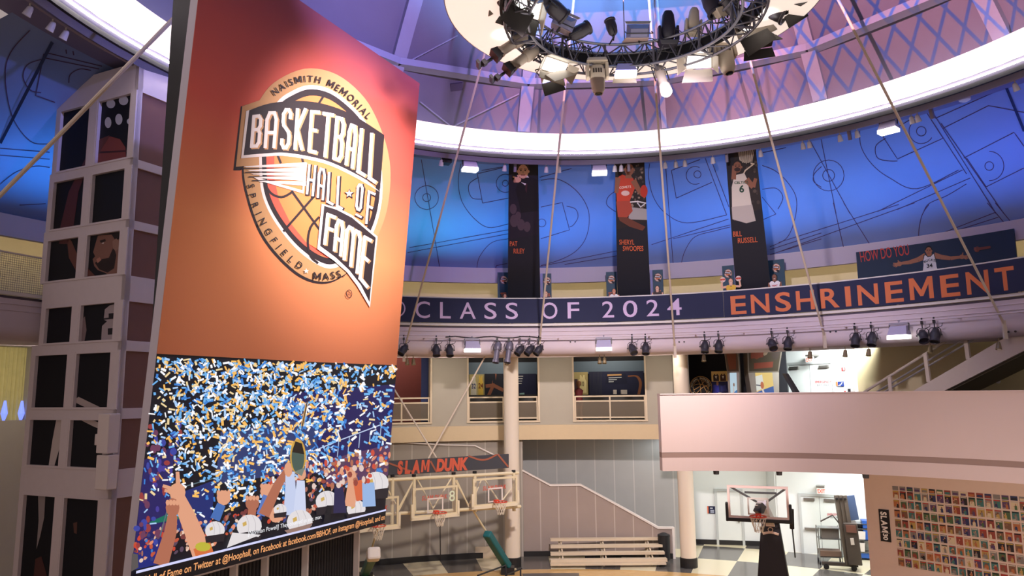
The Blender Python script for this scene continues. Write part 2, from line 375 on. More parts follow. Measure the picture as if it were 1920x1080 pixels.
for k, o in enumerate(ops):
    a0, a1 = azx(o[1], 18, 730), azx(o[0], 18, 730); t = MB(); t.ring([(17.95, SILL-.07), (17.95, SILL), (18.4, SILL), (18.4, SILL-.07)], CB, a0-.15, a1+.15, 8)
    for a in (a0, a1): t.bar(cyl(18.17, a, SILL), cyl(18.17, a, TOP2), .07, .46, up=cyl(1, a, 0)-Vector((CB[0], CB[1], 0)))
    struct('trim_%d' % (k+1), t, CREAM)
    r = thing('guard_railing', ['cream pipe railing in the opening with the dark red wall behind', 'cream pipe railing in the opening crossed by the tall column', 'cream pipe railing in the opening with the dark blue display behind'][k], 'railing', cyl(18.1, (a0+a1)/2, SILL), 'railings in the gallery openings')
    b0, b1 = a0+.12, a1-.12
    for z in (SILL+.1, SILL+.78, SILL+.98): build('rail', MB().ring([(18.06, z-.03), (18.06, z+.03), (18.12, z+.03), (18.12, z-.03)], CB, b0, b1, 8), CREAM, r)
    for a in (b0+.1, (b0+b1)/2, b1-.1): build('post', MB().bar(cyl(18.09, a, SILL), cyl(18.09, a, SILL+1.0), .06), CREAM, r)
    build('infill_panel', MB().ring([(18.08, SILL+.12), (18.08, SILL+.76), (18.085, SILL+.76), (18.085, SILL+.12)], CB, b0, b1, 8), mat('smoked_panel', C(120, 108, 92), .3, alpha=.55), r)
# rooms behind the openings
DK = mat('black_exhibit_wall', C(26, 25, 32), .8, noise=.15, nscale=3); BLUEG = mat('blue_grey_band', C(104, 122, 142), .7)
rooms = [(azx(812, 18, 730), 150, mat('dark_red_wall', C(128, 62, 60), .7, noise=.06)), (azx(1042, 18, 730), azx(812, 18, 730), DK), (azx(1240, 18, 730), azx(1042, 18, 730), DK)]
for a0, a1, m in rooms:
    struct('wall_room', MB().ring([(21, 5.3), (21, 9), (21.2, 9), (21.2, 5.3)], CB, a0, a1, 10), m)
    struct('wall_partition', MB().bar(cyl(18.35, a0, 7.15), cyl(21, a0, 7.15), .12, 3.7), GREYW)
struct('trim_band', MB().ring([(20.9, P_cyl(1140, 700, 20.9).z), (20.9, P_cyl(1140, 677, 20.9).z), (21, P_cyl(1140, 677, 20.9).z), (21, P_cyl(1140, 700, 20.9).z)], CB, azx(1240, 18, 730), azx(812, 18, 730), 16), BLUEG)
struct('ceiling_gallery', MB().ring([(16.4, 9.0), (16.4, 9.1), (26, 9.1), (26, 9.0)], CB, 5, 170, 60), mat('black_ceiling', C(22, 22, 26), .9, noise=.2))
struct('pillar_room', MB().bar(cyl(18.8, azx(797, 18.8, 720), 5.3), cyl(18.8, azx(797, 18.8, 720), 9), .3), mat('blue_wall', C(52, 62, 110), .7))
# ---- second-floor gallery: deck, fascia with rounded soffit, header, recess wall with cove light
fas = [(14.72, 8.42)]+[(15.06-.34*cos(t), 8.42-.34*sin(t)) for t in [radians(15*k) for k in range(1, 7)]]+[(16.6, 8.08), (16.6, 8.9), (14.9, 9.1), (14.78, 9.12), (14.72, 9.12)]
struct('trim_fascia', MB().ring(fas, CB, 8, 172, 110), PINKISH, smooth=True)
struct('floor_balcony', MB().ring([(14.74, 9.12), (14.74, 9.19), (19.2, 9.19), (19.2, 9.12)], CB, 8, 172, 90), mat('balcony_carpet', C(92, 84, 96), .9))
cd = MB()
for z, R in ((8.98, 14.722), (8.82, 14.722)): cd.ring([(R, z-.016), (R-.022, z), (R, z+.016)], CB, 10, 170, 110)
struct('trim_conduit', cd, PINKISH)
struct('trim_channel', MB().ring([(14.66, 9.2), (14.66, 9.25), (14.76, 9.25), (14.76, 9.2)], CB, 8, 172, 110), WHITE)
struct('trim_header', MB().ring([(17.55, 11.3), (17.55, 11.95), (17.75, 11.95), (17.75, 11.3)], CB, 8, 172, 90), mat('mauve_plaster', C(206, 192, 200), .7))
struct('wall_balcony', MB().ring([(18.9, 9.19), (18.9, 12), (19.1, 12), (19.1, 9.19)], CB, 8, 172, 80), mat('cream_wall', C(218, 204, 168), .7, noise=.04))
struct('ceiling_balcony', MB().ring([(17.75, 11.9), (17.75, 12), (19.1, 12), (19.1, 11.9)], CB, 8, 172, 80), WHITE)
cl = build('cove_light', MB().ring([(17.8, 11.42), (17.8, 11.47), (17.9, 11.47), (17.9, 11.42)], CB, 10, 170, 80), mat('cove_glow', (1, .8, .3, 1), .5, emit=5, ecol=(1, .90, .60, 1)))
tag(cl, 'warm yellow cove light strip glowing behind the gallery header', 'light')
# ---- inclined fabric dome wall
def dome(a, t, lift=0):
    lo = cyl(17.8, a, 11.9); hi = cyl(13.68, a, 15.22, CL); P = lo.lerp(hi, t); n = Vector((lo.x-CB[0], lo.y-CB[1], 0)).normalized()
    return P + n*(.55*4*t*(1-t)) + (Vector((-n.x, -n.y, -1.2)).normalized()*lift)
d = MB(); NA, NT = 120, 8
for i in range(NA+1):
    for j in range(NT+1): d.v.append(dome(8+(172-8)*i/NA, j/NT))
for i in range(NA):
    for j in range(NT): a = i*(NT+1)+j; d.f.append([a, a+NT+1, a+NT+2, a+1]); d.c.append(None)
DW = struct('wall_dome', d, DOME, smooth=True)
def on_dome(px, py):
    lo, hi = -.3, 1.3
    for _ in range(40):
        t = (lo+hi)/2; c = (CB[0]+(CL[0]-CB[0])*t, CB[1]); P = P_cyl(px, py, 17.8+(13.68-17.8)*t+.55*4*t*(1-t), c); z = 11.9+3.32*t
        if P.z > z: lo = t
        else: hi = t
    return az(P_cyl(px, py, 17.8, CB)) if False else (az(P, c), t)
def dome_line(mb, pts, w=.035, closed=False, n=3):
    P = []
    for i in range(len(pts) if closed else len(pts)-1):
        a, b = pts[i], pts[(i+1) % len(pts)]
        for k in range(n): P.append((a[0]+(b[0]-a[0])*k/n, a[1]+(b[1]-a[1])*k/n))
    if not closed: P.append(pts[-1])
    Q = [dome(*on_dome(x, y), lift=.015) for x, y in P]
    mb.ribbon(Q, w, lambda p: Vector((CB[0]-p.x, CB[1]-p.y, -12)), closed)
def smooth_pts(pts, n=6):      # rounded line through the points
    out = []
    for i in range(len(pts)-1):
        p0 = pts[max(i-1, 0)]; p1 = pts[i]; p2 = pts[i+1]; p3 = pts[min(i+2, len(pts)-1)]
        for k in range(n):
            t = k/n; out.append(tuple(.5*((2*b)+(c-a)*t+(2*a-5*b+4*c-e)*t*t+(3*b-a-3*c+e)*t**3) for a, b, c, e in zip(p0, p1, p2, p3)))
    return out+[pts[-1]]
ln = MB()
def tr(ox, oy, k, L, curve=False, w=.026):
    P = [(ox+x/k, oy+y/k) for x, y in L]; dome_line(ln, smooth_pts(P) if curve else P, w, n=1 if curve else 6)
def circ(ox, oy, k, cx, cy, r, a0=0, a1=360):
    P = [(ox+(cx+r*cos(radians(a0+(a1-a0)*i/20)))/k, oy+(cy+r*sin(radians(a0+(a1-a0)*i/20)))/k) for i in range(21)]; dome_line(ln, P, .024, n=1)
A = (740, 240, 2.7); B = (1140, 240, 2.7); D_ = (1460, 0, 2.7); G_ = (1460, 380, 3.374); K_ = (0, 0, 1.9275)
for L in ([(135, 160), (228, 705)], [(418, 232), (560, 198)], [(445, 380), (575, 355)], [(418, 232), (445, 380)], [(75, 605), (575, 515)], [(65, 630), (575, 535)], [(735, 250), (895, 205)],
          [(740, 400), (848, 377), (885, 515), (740, 560)], [(735, 700), (1130, 620)], [(860, 690), (1130, 645)], [(440, 215), (560, 195)], [(510, 712), (515, 695), (570, 685)]): tr(*A, L)
for L in ([(335, 180), (322, 270), (340, 370), (400, 455), (475, 503), (575, 485)], [(425, 250), (380, 280), (375, 320), (395, 355), (440, 360)], [(415, 712), (430, 650), (490, 580), (575, 560)],
          [(740, 265), (820, 258), (900, 300), (960, 370), (985, 450), (970, 550), (920, 620), (840, 665), (740, 695)], [(870, 395), (915, 410), (928, 450), (905, 490), (885, 500)], [(1115, 320), (1080, 350), (1075, 390), (1120, 425)]): tr(*A, L, True)
for c in ((162, 352, 60), (162, 352, 20), (560, 280, 46), (560, 280, 15), (745, 480, 20)): circ(*A, *c)
for L in ([(320, 215), (465, 160)], [(345, 355), (525, 275)], [(320, 215), (345, 355)], [(490, 150), (600, 440)], [(520, 160), (612, 400)], [(220, 590), (610, 460)], [(330, 560), (620, 490)], [(850, 435), (780, 465)], [(780, 350), (850, 435)],
          [(820, 615), (1080, 530)], [(820, 640), (1080, 560)], [(290, 180), (330, 690)], [(760, 130), (900, 100)]): tr(*B, L)
for L in ([(210, 180), (205, 250), (230, 350), (290, 430), (400, 480), (600, 440)], [(370, 690), (390, 620), (440, 550), (540, 520), (620, 500)], [(780, 190), (850, 220), (920, 290), (955, 370), (940, 480), (900, 560), (820, 600)],
          [(780, 310), (850, 305), (885, 350), (860, 410)], [(1080, 195), (1045, 230), (1040, 270), (1080, 300)]): tr(*B, L, True)
circ(*B, 440, 240, 45, 60, 300); circ(*B, 452, 235, 18)
for L in ([(150, 700), (360, 1080)], [(210, 690), (290, 1080)], [(525, 690), (600, 805), (830, 700), (740, 560), (525, 690)], [(740, 560), (950, 880)], [(765, 550), (1100, 1080)], [(820, 625), (1140, 1080)], [(790, 600), (1150, 440)], [(830, 650), (1060, 535), (1242, 570)],
          [(935, 800), (1190, 670), (1240, 740)], [(1050, 945), (1240, 850)], [(500, 1070), (930, 860)], [(600, 1060), (970, 900)], [(950, 800), (1050, 945)]): tr(*D_, L)
for L in ([(408, 640), (415, 740), (470, 830), (560, 900), (700, 955), (910, 860)], [(540, 700), (490, 740), (500, 800), (560, 815), (600, 815)], [(730, 1080), (760, 1030), (850, 990), (950, 930)]): tr(*D_, L, True)
for c in ((252, 888, 78), (252, 888, 30), (720, 665, 24), (720, 665, 62, 30, 270), (1065, 840, 22), (1065, 840, 74, -90, 90)): circ(*D_, *c)
for L in ([(0, 250), (760, 10)], [(0, 310), (860, 0)], [(345, 0), (415, 300)], [(410, 0), (585, 275)], [(1320, 0), (1440, 140)], [(1370, 0), (1470, 120)], [(1050, 185), (1370, 60)], [(1030, 205), (1390, 90)]): tr(*G_, L)
tr(*G_, [(885, 230), (890, 150), (910, 70), (950, 10)], True)
for L in ([(165, 190), (370, 240)], [(165, 210), (360, 250)], [(160, 195), (130, 345), (200, 370)], [(0, 535), (180, 550)], [(0, 560), (180, 575)], [(70, 740), (165, 735)], [(240, 180), (242, 195)], [(265, 185), (268, 200)]): tr(*K_, L)
for L in ([(110, 110), (40, 190), (20, 280), (45, 420), (110, 510), (180, 520)], [(150, 215), (100, 235), (85, 280), (110, 325), (150, 335)], [(0, 665), (60, 620), (130, 600), (180, 605)], [(250, 300), (255, 270), (290, 250), (330, 255)]): tr(*K_, L, True)
struct('trim_print', ln, mat('printed_court_line', C(84, 60, 92), .8), DW)
st = MB(); st.ribbon([dome(*on_dome(0, 267), lift=.04), dome(*on_dome(98, 78), lift=.04)], .07, (0, -1, -1)); st.ribbon([dome(*on_dome(1886, 163), lift=.04), dome(*on_dome(1920, 245), lift=.04)], .07, (0, -1, -1))
struct('trim_seam', st, mat('dark_seam', C(34, 44, 84), .7), DW)
# ---- glowing cove ring, soffit with track, upper roof with ribs and purlins
cove = [(12.25+(11.12-12.25)*t, 15.23+.34*t+.10*sin(pi*t)) for t in [k/8 for k in range(9)]]
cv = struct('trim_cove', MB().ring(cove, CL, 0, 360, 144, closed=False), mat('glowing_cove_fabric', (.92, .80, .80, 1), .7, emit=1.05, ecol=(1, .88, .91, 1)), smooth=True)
lp = build('ring_light', MB().ring([(12.1, 15.19), (12.1, 15.22), (12.15, 15.22), (12.15, 15.19)], CL, 0, 360, 144), mat('strip_glow', (1, .93, .92, 1), .4, emit=16, ecol=(1, .92, .92, 1)))
tag(lp, 'white strip light running round the lower edge of the big roof ring', 'light')
struct('ceiling_soffit', MB().ring([(12.30, 15.06), (12.30, 15.23), (13.9, 15.26), (13.9, 15.22)], CL, 0, 360, 120), mat('lilac_soffit', C(112, 104, 134), .7))
struct('trim_track', MB().ring([(12.22, 15.0), (12.22, 15.12), (12.36, 15.12), (12.36, 15.0)], CL, 0, 360, 120), BLACK)
struct('trim_pipe', MB().ring([(12.62, 14.96), (12.66, 14.93), (12.70, 14.96), (12.66, 14.99)], CL, 0, 360, 120), mat('lilac_pipe', C(150, 140, 170), .5))
def zroof(R): return 25-.066*R*R
rp = [(12.4-.001-.4*k, zroof(12.4-.4*k)) for k in range(31)]+[(.01, 25)]
struct('ceiling', MB().ring(rp, CL, 0, 360, 96, closed=False), ROOF, smooth=True)
def on_roof(px, py):
    lo, hi = 0.5, 12.4
    for _ in range(40):
        R = (lo+hi)/2
        if P_cyl(px, py, R, CL).z > zroof(R): hi = R
        else: lo = R
    return P_cyl(px, py, R, CL)
ribs = [az(on_roof(748, 100), CL), az(on_roof(983, 215), CL), az(on_roof(1244, 210), CL), az(on_roof(1524, 120), CL), az(on_roof(1866, 30), CL)]
stp = (ribs[0]-ribs[4])/4
ribs += [ribs[0]+stp*k for k in range(1, 8)]+[ribs[4]-stp*k for k in range(1, 4)]
ribs.sort()
for i, a in enumerate(ribs):
    b = MB(); pr = [(11.6-.55*k, zroof(11.6-.55*k)) for k in range(19)]; t = Vector((-sin(radians(a)), cos(radians(a)), 0))
    w = .09 if abs(a-az(on_roof(1244, 210), CL)) < .1 else .22
    for k in range(len(pr)-1):
        p, q = cyl(pr[k][0], a, pr[k][1], CL), cyl(pr[k+1][0], a, pr[k+1][1], CL); z = Vector((0, 0, -.34))
        b.hexa([p-t*w+z, p+t*w+z, q+t*w+z, q-t*w+z, p-t*w, p+t*w, q+t*w, q-t*w])
    struct('beam_rib', b, BEAM)
for R, w in ((10.75, .42), (6.2, .36)):
    b = MB()
    for i in range(len(ribs)):
        a, a2 = ribs[i], ribs[(i+1) % len(ribs)]
        p, q = cyl(R, a, zroof(R)-.18, CL), cyl(R, a2, zroof(R)-.18, CL); b.bar(p, q, w, .22, up=(0, 0, 1))
    struct('beam_purlin', b, BEAM)
rods = MB()
for a, b in (((788, 180), (858, 236)), ((973, 166), (830, 236)), ((752, 112), (858, 56)), ((960, 135), (975, 148))):
    rods.tube([on_roof(*a)-Vector((0, 0, .2)), on_roof(*b)-Vector((0, 0, .2))], .025, 5)
struct('beam_brace', rods, BEAM)
for px, py in ((856, 160), (1376, 78)):
    P = on_roof(px, py); o = build('roof_vent', MB().box((0, 0, 0), (.42, .26, .06), Matrix.Translation(P-Vector((0, 0, .05)))@frame((0, 0, 0), Vector((CL[0]-P.x, CL[1]-P.y, -12)), (1, 0, 0))), mat('dark_vent', C(74, 66, 92), .6))
    tag(o, 'small dark vent on the roof panel %s' % ('left of the hanging light ring' if px < 1000 else 'right of the hanging light ring'), 'vent')
# ---- columns
for px, R, bz in ((958.5, 16.35, 1062), (1281, 16.75, 1060)):
    a = azx(px if px < 1000 else 1279, R, 760); P = cyl(R, a, 0); r = .30
    m = MB().lathe([(r, 0), (r, 8.3)], Matrix.Translation(P), 28); o = struct('column', m, mat('column_paint', C(222, 208, 190), .5), smooth=True)
    struct('baseboard_column', MB().lathe([(r+.03, 0), (r+.03, .34), (r, .36)], Matrix.Translation(P), 28), MATS['black_rubber'], o)
# ---- white corridor walls at the right, both floors
BR = mat('bright_corridor_wall', C(226, 230, 228), .6)
def vwall(a, b, z0, z1, th, name, m):
    a, b = Vector(a), Vector(b); d = (b-a).normalized(); n = Vector((d.y, -d.x, 0))
    if n.y > 0: n = -n
    mid = -n*(th/2)
    return struct(name, MB().bar(Vector((a.x, a.y, (z0+z1)/2))+mid, Vector((b.x, b.y, (z0+z1)/2))+mid, th, z1-z0), m)
wa0, wa1 = Vector((6.6, 34.2, 0)), Vector((11.05, 33.2, 0)); wb0, wb1 = Vector((11.1, 32.15, 0)), Vector((17.0, 29.3, 0))
vwall(wa0, wa1, 0, 4.75, .15, 'wall_corridor', BR); vwall(wb0, wb1, 0, 4.75, .15, 'wall_corridor', BR)
struct('wall_return', MB().bar((11.1, 33.4, 2.37), (11.1, 32.2, 2.37), .12, 4.75), BR)
struct('wall_return', MB().bar((17.0, 29.3, 2.37), (17.0, 24.5, 2.37), .12, 4.75), BR)
struct('baseboard_corridor', MB().bar(wa0+Vector((0, -.05, .1)), wa1+Vector((0, -.05, .1)), .04, .2), MATS['black_rubber'])
struct('ceiling_corridor', MB().ring([(16.6, 4.66), (16.6, 4.74), (24.5, 4.74), (24.5, 4.66)], CB, 20, 74.5, 30), WHITE)
light('corridor_light', 'AREA', (12.9, 28.0, 4.55), 480, (.97, 1, 1), None, size=4.5, size_y=2.5)
light('corridor_light_rear', 'AREA', (8.2, 31.6, 4.6), 55, (.95, 1, .97), None, size=2.2, size_y=1.6)
# right gallery: dark exhibit wall, white corridor end, beige stair wall
dk0, dk1 = P_fw(1286, 700, 31.5), P_fw(1475, 700, 29.6)
vwall((dk0.x, dk0.y, 0), (dk1.x, dk1.y, 0), 5.3, 9, .15, 'wall_exhibit', DK)
c0, c1 = P_fw(1472, 700, 31.2), P_fw(1612, 700, 28.2)
vwall((c0.x, c0.y, 0), (c1.x, c1.y, 0), 5.3, 9, .15, 'wall_exit', BR)
s0, s1 = P_fw(1607, 700, 28.0), P_fw(2060, 700, 21.6)
vwall((s0.x, s0.y, 0), (s1.x, s1.y, 0), 5.3, 9, .15, 'wall_stairwell', mat('olive_beige_wall', C(206, 190, 150), .7, noise=.04))
struct('wall_pier', MB().bar(P_fw(1277, 700, 30.6).xy.to_3d()+Vector((0, 0, 5.3)), P_fw(1277, 700, 30.6).xy.to_3d()+Vector((0, 0, 9)), .62, .5), mat('pale_pier', C(206, 214, 214), .6))
light('exit_corridor_light', 'AREA', (12.2, 27.2, 8.85), 300, (.95, 1, 1), (11.9, 30.5, 6.6), size=2.2, size_y=1, spread=105)
light('stair_light', 'AREA', (15.0, 22.5, 8.8), 26, (1, .92, .68), (16, 24.3, 6.4), size=2, size_y=1)
for px, e in ((760, 26), (945, 34), (1140, 38)): light('gallery_light', 'AREA', cyl(19.4, azx(px, 19.4, 700), 8.85), e, (1, .86, .66), cyl(21, azx(px, 21, 730), 6.8), size=1.4, size_y=.5)

for px in (745, 845, 1040, 1230): light('gallery_edge_lamp', 'AREA', cyl(16.0, azx(px, 16, 700), 8.02), 34, (1, .90, .78), cyl(17.9, azx(px, 18, 730), 6.0), size=1.6, size_y=.4)
for px in (40,): light('gallery_edge_lamp', 'AREA', cyl(16.2, azx(px, 16, 700), 8.02), 40, (1, .90, .78), cyl(18, azx(px, 18, 800), 4.0), size=1.6, size_y=.4)
light('stair_wall_fill', 'AREA', cyl(19.1, 76, 4.5), 18, (.86, .94, 1), cyl(20, 79, 1.5), size=3, size_y=.6)  # unseen area lamp added to brighten the stair wall
# ================================================================== DRAWING HELPERS (flat prints and screens)
class Art(MB):
    """flat print: outlines in picture coordinates laid with fn(x, y, lift) on a real surface"""
    def __init__(s, fn, step=.0015): super().__init__(); s.fn = fn; s.l = 0; s.step = step
    def up(s, k=1): s.l += k; return s
    def p(s, pts, col): s.l += .01; s.poly([s.fn(x, y, s.l*s.step) for x, y in pts], col); return s
    def ell(s, x, y, rx, ry, col, n=20, rot=0):
        c, d = cos(rot), sin(rot); return s.p([(x+rx*cos(2*pi*k/n)*c-ry*sin(2*pi*k/n)*d, y+rx*cos(2*pi*k/n)*d+ry*sin(2*pi*k/n)*c) for k in range(n)], col)
    def grad(s, q, c0, c1, n=8):      # quad tl, tr, br, bl shaded in n printed bands from c0 (top) to c1
        for k in range(n):
            a, b = k/n, (k+1)/n; L = lambda u, v, t: (u[0]+(v[0]-u[0])*t, u[1]+(v[1]-u[1])*t)
            f = (k+.5)/n; s.p([L(q[0], q[3], a), L(q[1], q[2], a), L(q[1], q[2], b), L(q[0], q[3], b)], tuple(c0[i]+(c1[i]-c0[i])*f for i in range(4)))
        return s
    def line(s, pts, w, col, closed=False, ext=.5):
        n = len(pts)
        for i in range(n if closed else n-1):
            a, b = pts[i], pts[(i+1) % n]; dx, dy = b[0]-a[0], b[1]-a[1]; L = hypot(dx, dy) or 1; dx /= L; dy /= L; h = w/2; e = ext*w
            s.l += .015
            s.p([(a[0]-dx*e-dy*h, a[1]-dy*e+dx*h), (b[0]+dx*e-dy*h, b[1]+dy*e+dx*h), (b[0]+dx*e+dy*h, b[1]+dy*e-dx*h), (a[0]-dx*e+dy*h, a[1]-dy*e-dx*h)], col)
        return s
    def taper(s, a, b, w0, w1, col):
        dx, dy = b[0]-a[0], b[1]-a[1]; L = hypot(dx, dy) or 1; nx, ny = -dy/L, dx/L
        return s.p([(a[0]+nx*w0/2, a[1]+ny*w0/2), (b[0]+nx*w1/2, b[1]+ny*w1/2), (b[0]-nx*w1/2, b[1]-ny*w1/2), (a[0]-nx*w0/2, a[1]-ny*w0/2)], col)
    def star(s, x, y, r, col): return s.p([(x+(r if k % 2 == 0 else r*.42)*sin(pi*k/5), y-(r if k % 2 == 0 else r*.42)*cos(pi*k/5)) for k in range(10)], col)
    def text(s, t, x, y, h, col, w=None, bold=0, down=True, shear=0, ang=0, align=0, space=1):
        vs, fs, W = text2d(t, bold, space, shear); sx = (w/W) if w else h; c, d = cos(ang), sin(ang); off = align*W*sx; sg = -1 if down else 1
        s._add([s.fn(x+(u*sx-off)*c-(sg*v*h)*d, y+(u*sx-off)*d+(sg*v*h)*c, s.l*s.step) for u, v in vs], fs, col); return s
    def text_path(s, t, path, h, col, bold=0, squeeze=1.0):
        P = smooth_pts(path, 10); L = [0]
        for a, b in zip(P, P[1:]): L.append(L[-1]+hypot(b[0]-a[0], b[1]-a[1]))
        ws = [text2d(ch, bold)[2] if ch != ' ' else .45 for ch in t]; tot = sum(ws); gap = (L[-1]-tot*h*squeeze)/max(1, len(t)-1); x = 0
        for ch, w in zip(t, ws):
            m = x+w*h*squeeze/2
            for i in range(len(L)-1):
                if L[i+1] >= m or i == len(L)-2: break
            k = (m-L[i])/max(1e-6, L[i+1]-L[i]); px = P[i][0]+(P[i+1][0]-P[i][0])*k; py = P[i][1]+(P[i+1][1]-P[i][1])*k; an = atan2(P[i+1][1]-P[i][1], P[i+1][0]-P[i][0])
            if ch != ' ': s.text(ch, px, py, h, col, w=w*h*squeeze, bold=bold, ang=an, align=.5)
            x += w*h*squeeze+gap
        return s
GL = {  # stroke letters, u right, v up in a unit box
 'A': [[(0, 0), (0, .8), (.25, 1), (.75, 1), (1, .8), (1, 0)], [(0, .42), (1, .42)]], 'B': [[(0, 0), (0, 1), (.7, 1), (1, .88), (1, .66), (.75, .55), (0, .55)], [(.75, .55), (1, .42), (1, .12), (.7, 0), (0, 0)]],
 'S': [[(1, .8), (1, .9), (.7, 1), (.3, 1), (0, .88), (0, .68), (.15, .58), (.85, .42), (1, .32), (1, .12), (.7, 0), (.3, 0), (0, .1), (0, .2)]], 'K': [[(0, 0), (0, 1)], [(1, 1), (.1, .5), (1, 0)]],
 'E': [[(1, 1), (0, 1), (0, 0), (1, 0)], [(0, .54), (.8, .54)]], 'T': [[(0, 1), (1, 1)], [(.5, 1), (.5, 0)]], 'L': [[(0, 1), (0, 0), (1, 0)]], 'H': [[(0, 0), (0, 1)], [(1, 0), (1, 1)], [(0, .5), (1, .5)]],
 'O': [[(.3, 0), (0, .12), (0, .88), (.3, 1), (.7, 1), (1, .88), (1, .12), (.7, 0), (.3, 0)]], 'F': [[(1, 1), (0, 1), (0, 0)], [(0, .54), (.85, .54)]], 'M': [[(0, 0), (0, .85), (.15, 1), (.35, 1), (.5, .85), (.5, 0)], [(.5, .85), (.65, 1), (.85, 1), (1, .85), (1, 0)]]}
def glyph(art, ch, q, w, col, dx=0, dy=0):
    tl, tr, br, bl = q
    def b(u, v): return (bl[0]*(1-u)*(1-v)+br[0]*u*(1-v)+tl[0]*(1-u)*v+tr[0]*u*v+dx, bl[1]*(1-u)*(1-v)+br[1]*u*(1-v)+tl[1]*(1-u)*v+tr[1]*u*v+dy)
    for st in GL[ch]: art.line([b(*p) for p in st], w, col, ext=.42)
# ================================================================== THE BIG VIDEO BOARD
YAW, LEAN = radians(25.2), radians(4.8)
AX = Vector((sin(YAW), cos(YAW), 0)); BX = Vector((-cos(YAW), sin(YAW), 0)); N0 = -BX
SN = N0*cos(LEAN)-Vector((0, 0, sin(LEAN))); SV = Vector((0, 0, cos(LEAN)))+N0*sin(LEAN)
RB = P_fw(722, 960, 18.0)
def SP(x, y, lift=0): return P_pl(x, y, RB+SN*lift, SN)
def suv(x, y): q = SP(x, y)-RB; return q.dot(AX), q.dot(SV)
def SUV(u, v, d=0): return RB+AX*u+SV*v+SN*d
V0 = suv(720, 981)[1]; VM = suv(520, 675)[1]; VT = 10.5; UL, UR = -6.74, -.02
vb = thing('video_board', 'huge leaning board with an orange basketball poster above a screen of confetti', 'video board', SUV(UL/2, V0, -.3))
build('casing', MB().hexa([SUV(UL, V0, -.19), SUV(UR, V0, -.19), SUV(UR, V0, -.012), SUV(UL, V0, -.012), SUV(UL, VT, -.19), SUV(UR, VT, -.19), SUV(UR, VT, -.012), SUV(UL, VT, -.012)]), mat('casing_aluminium', C(206, 198, 208), .5), vb)
build('back_structure', MB().hexa([SUV(UL+.02, 3.6, -.20), SUV(UR-.3, 3.6, -.20), SUV(UR-.3, 3.6, -.19), SUV(UL+.02, 3.6, -.19), SUV(UL+.02, VT-.25, -.70), SUV(UR-.3, VT-.25, -.70), SUV(UR-.3, VT-.25, -.19), SUV(UL+.02, VT-.25, -.19)]), BLACK, vb)
# poster: printed deep red (top) to orange (bottom), with the flood's brighter middle painted in
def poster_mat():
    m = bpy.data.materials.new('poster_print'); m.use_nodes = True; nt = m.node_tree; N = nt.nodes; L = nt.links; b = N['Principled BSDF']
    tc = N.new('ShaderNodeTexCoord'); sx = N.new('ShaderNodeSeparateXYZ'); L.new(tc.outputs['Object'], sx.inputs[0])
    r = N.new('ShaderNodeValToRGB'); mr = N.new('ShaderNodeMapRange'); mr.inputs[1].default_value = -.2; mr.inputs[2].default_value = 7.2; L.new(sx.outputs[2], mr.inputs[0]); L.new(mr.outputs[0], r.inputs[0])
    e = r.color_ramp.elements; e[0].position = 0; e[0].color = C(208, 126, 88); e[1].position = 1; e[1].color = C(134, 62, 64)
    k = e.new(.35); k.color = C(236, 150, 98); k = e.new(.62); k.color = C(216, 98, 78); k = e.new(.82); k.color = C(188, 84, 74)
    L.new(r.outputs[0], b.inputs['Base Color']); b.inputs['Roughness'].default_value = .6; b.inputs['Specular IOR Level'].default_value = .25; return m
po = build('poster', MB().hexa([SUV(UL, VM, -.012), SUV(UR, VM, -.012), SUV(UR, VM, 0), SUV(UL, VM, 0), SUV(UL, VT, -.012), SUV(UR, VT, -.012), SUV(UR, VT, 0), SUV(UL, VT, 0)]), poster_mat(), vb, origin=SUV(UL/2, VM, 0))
kx = 2.0775
ar = Art(lambda x, y, l=0: SP(400+x/kx, 100+y/kx, .004+l), .0012)
TANC, INKB, WH, OR, RD = C(196, 150, 102), C(46, 38, 40), C(232, 224, 218), C(228, 140, 80), C(222, 94, 74)
tan_o = smooth_pts([(175, 190), (235, 115), (355, 60), (480, 82), (590, 175), (655, 300), (687, 420), (687, 540), (662, 660), (600, 780), (510, 862), (430, 890), (340, 862), (250, 782), (185, 690), (140, 570), (118, 445), (140, 300), (175, 190)], 5)[:-1]
ar.p([(x-7, y+9) for x, y in tan_o if y > 395 and x < 560]+[(600, 790), (560, 600), (200, 420)], INKB)
ar.p([(107, 207), (180, 184), (130, 436), (106, 456), (78, 456)], INKB); ar.up()
ar.p(tan_o, TANC); ar.p([(113, 206), (182, 182), (170, 420), (112, 440), (88, 442)], TANC); ar.up()
wr = smooth_pts([(178, 395), (205, 270), (250, 188), (300, 150), (370, 124), (450, 138), (525, 190), (590, 262), (640, 370), (658, 480), (654, 590), (622, 700), (560, 785), (480, 834), (420, 830), (340, 777), (270, 700), (213, 610), (184, 520), (178, 395)], 5)[:-1]
shr = lambda P, k: [(425+(x-425)*k, 480+(y-480)*k) for x, y in P]
ar.p(wr, WH); ar.up(); ar.p(shr(wr, .955), INKB); ar.up(); ball = shr(wr, .885); ar.p(ball, OR); ar.up()
low = [p for p in ball if p[1] > 400 and p[0] < 470 and (p[1] > 640 or p[0] < 330)]; low.sort(key=lambda p: p[1]-p[0]*.2)
ar.p(low+[(430, 778), (360, 735), (300, 660), (255, 570), (236, 480), (238, 400)], RD); ar.up()
for L in ([(196, 500), (225, 545), (265, 560), (300, 545), (312, 530)], [(410, 640), (378, 680), (368, 740), (380, 790), (405, 815)], [(432, 162), (405, 205)], [(250, 395), (262, 425)], [(345, 405), (352, 432)]): ar.line(smooth_pts(L, 4), 9, INKB)
ar.line([(390, 560), (276, 690)], 9, INKB); ar.line([(308, 540), (416, 690)], 9, INKB); ar.up()
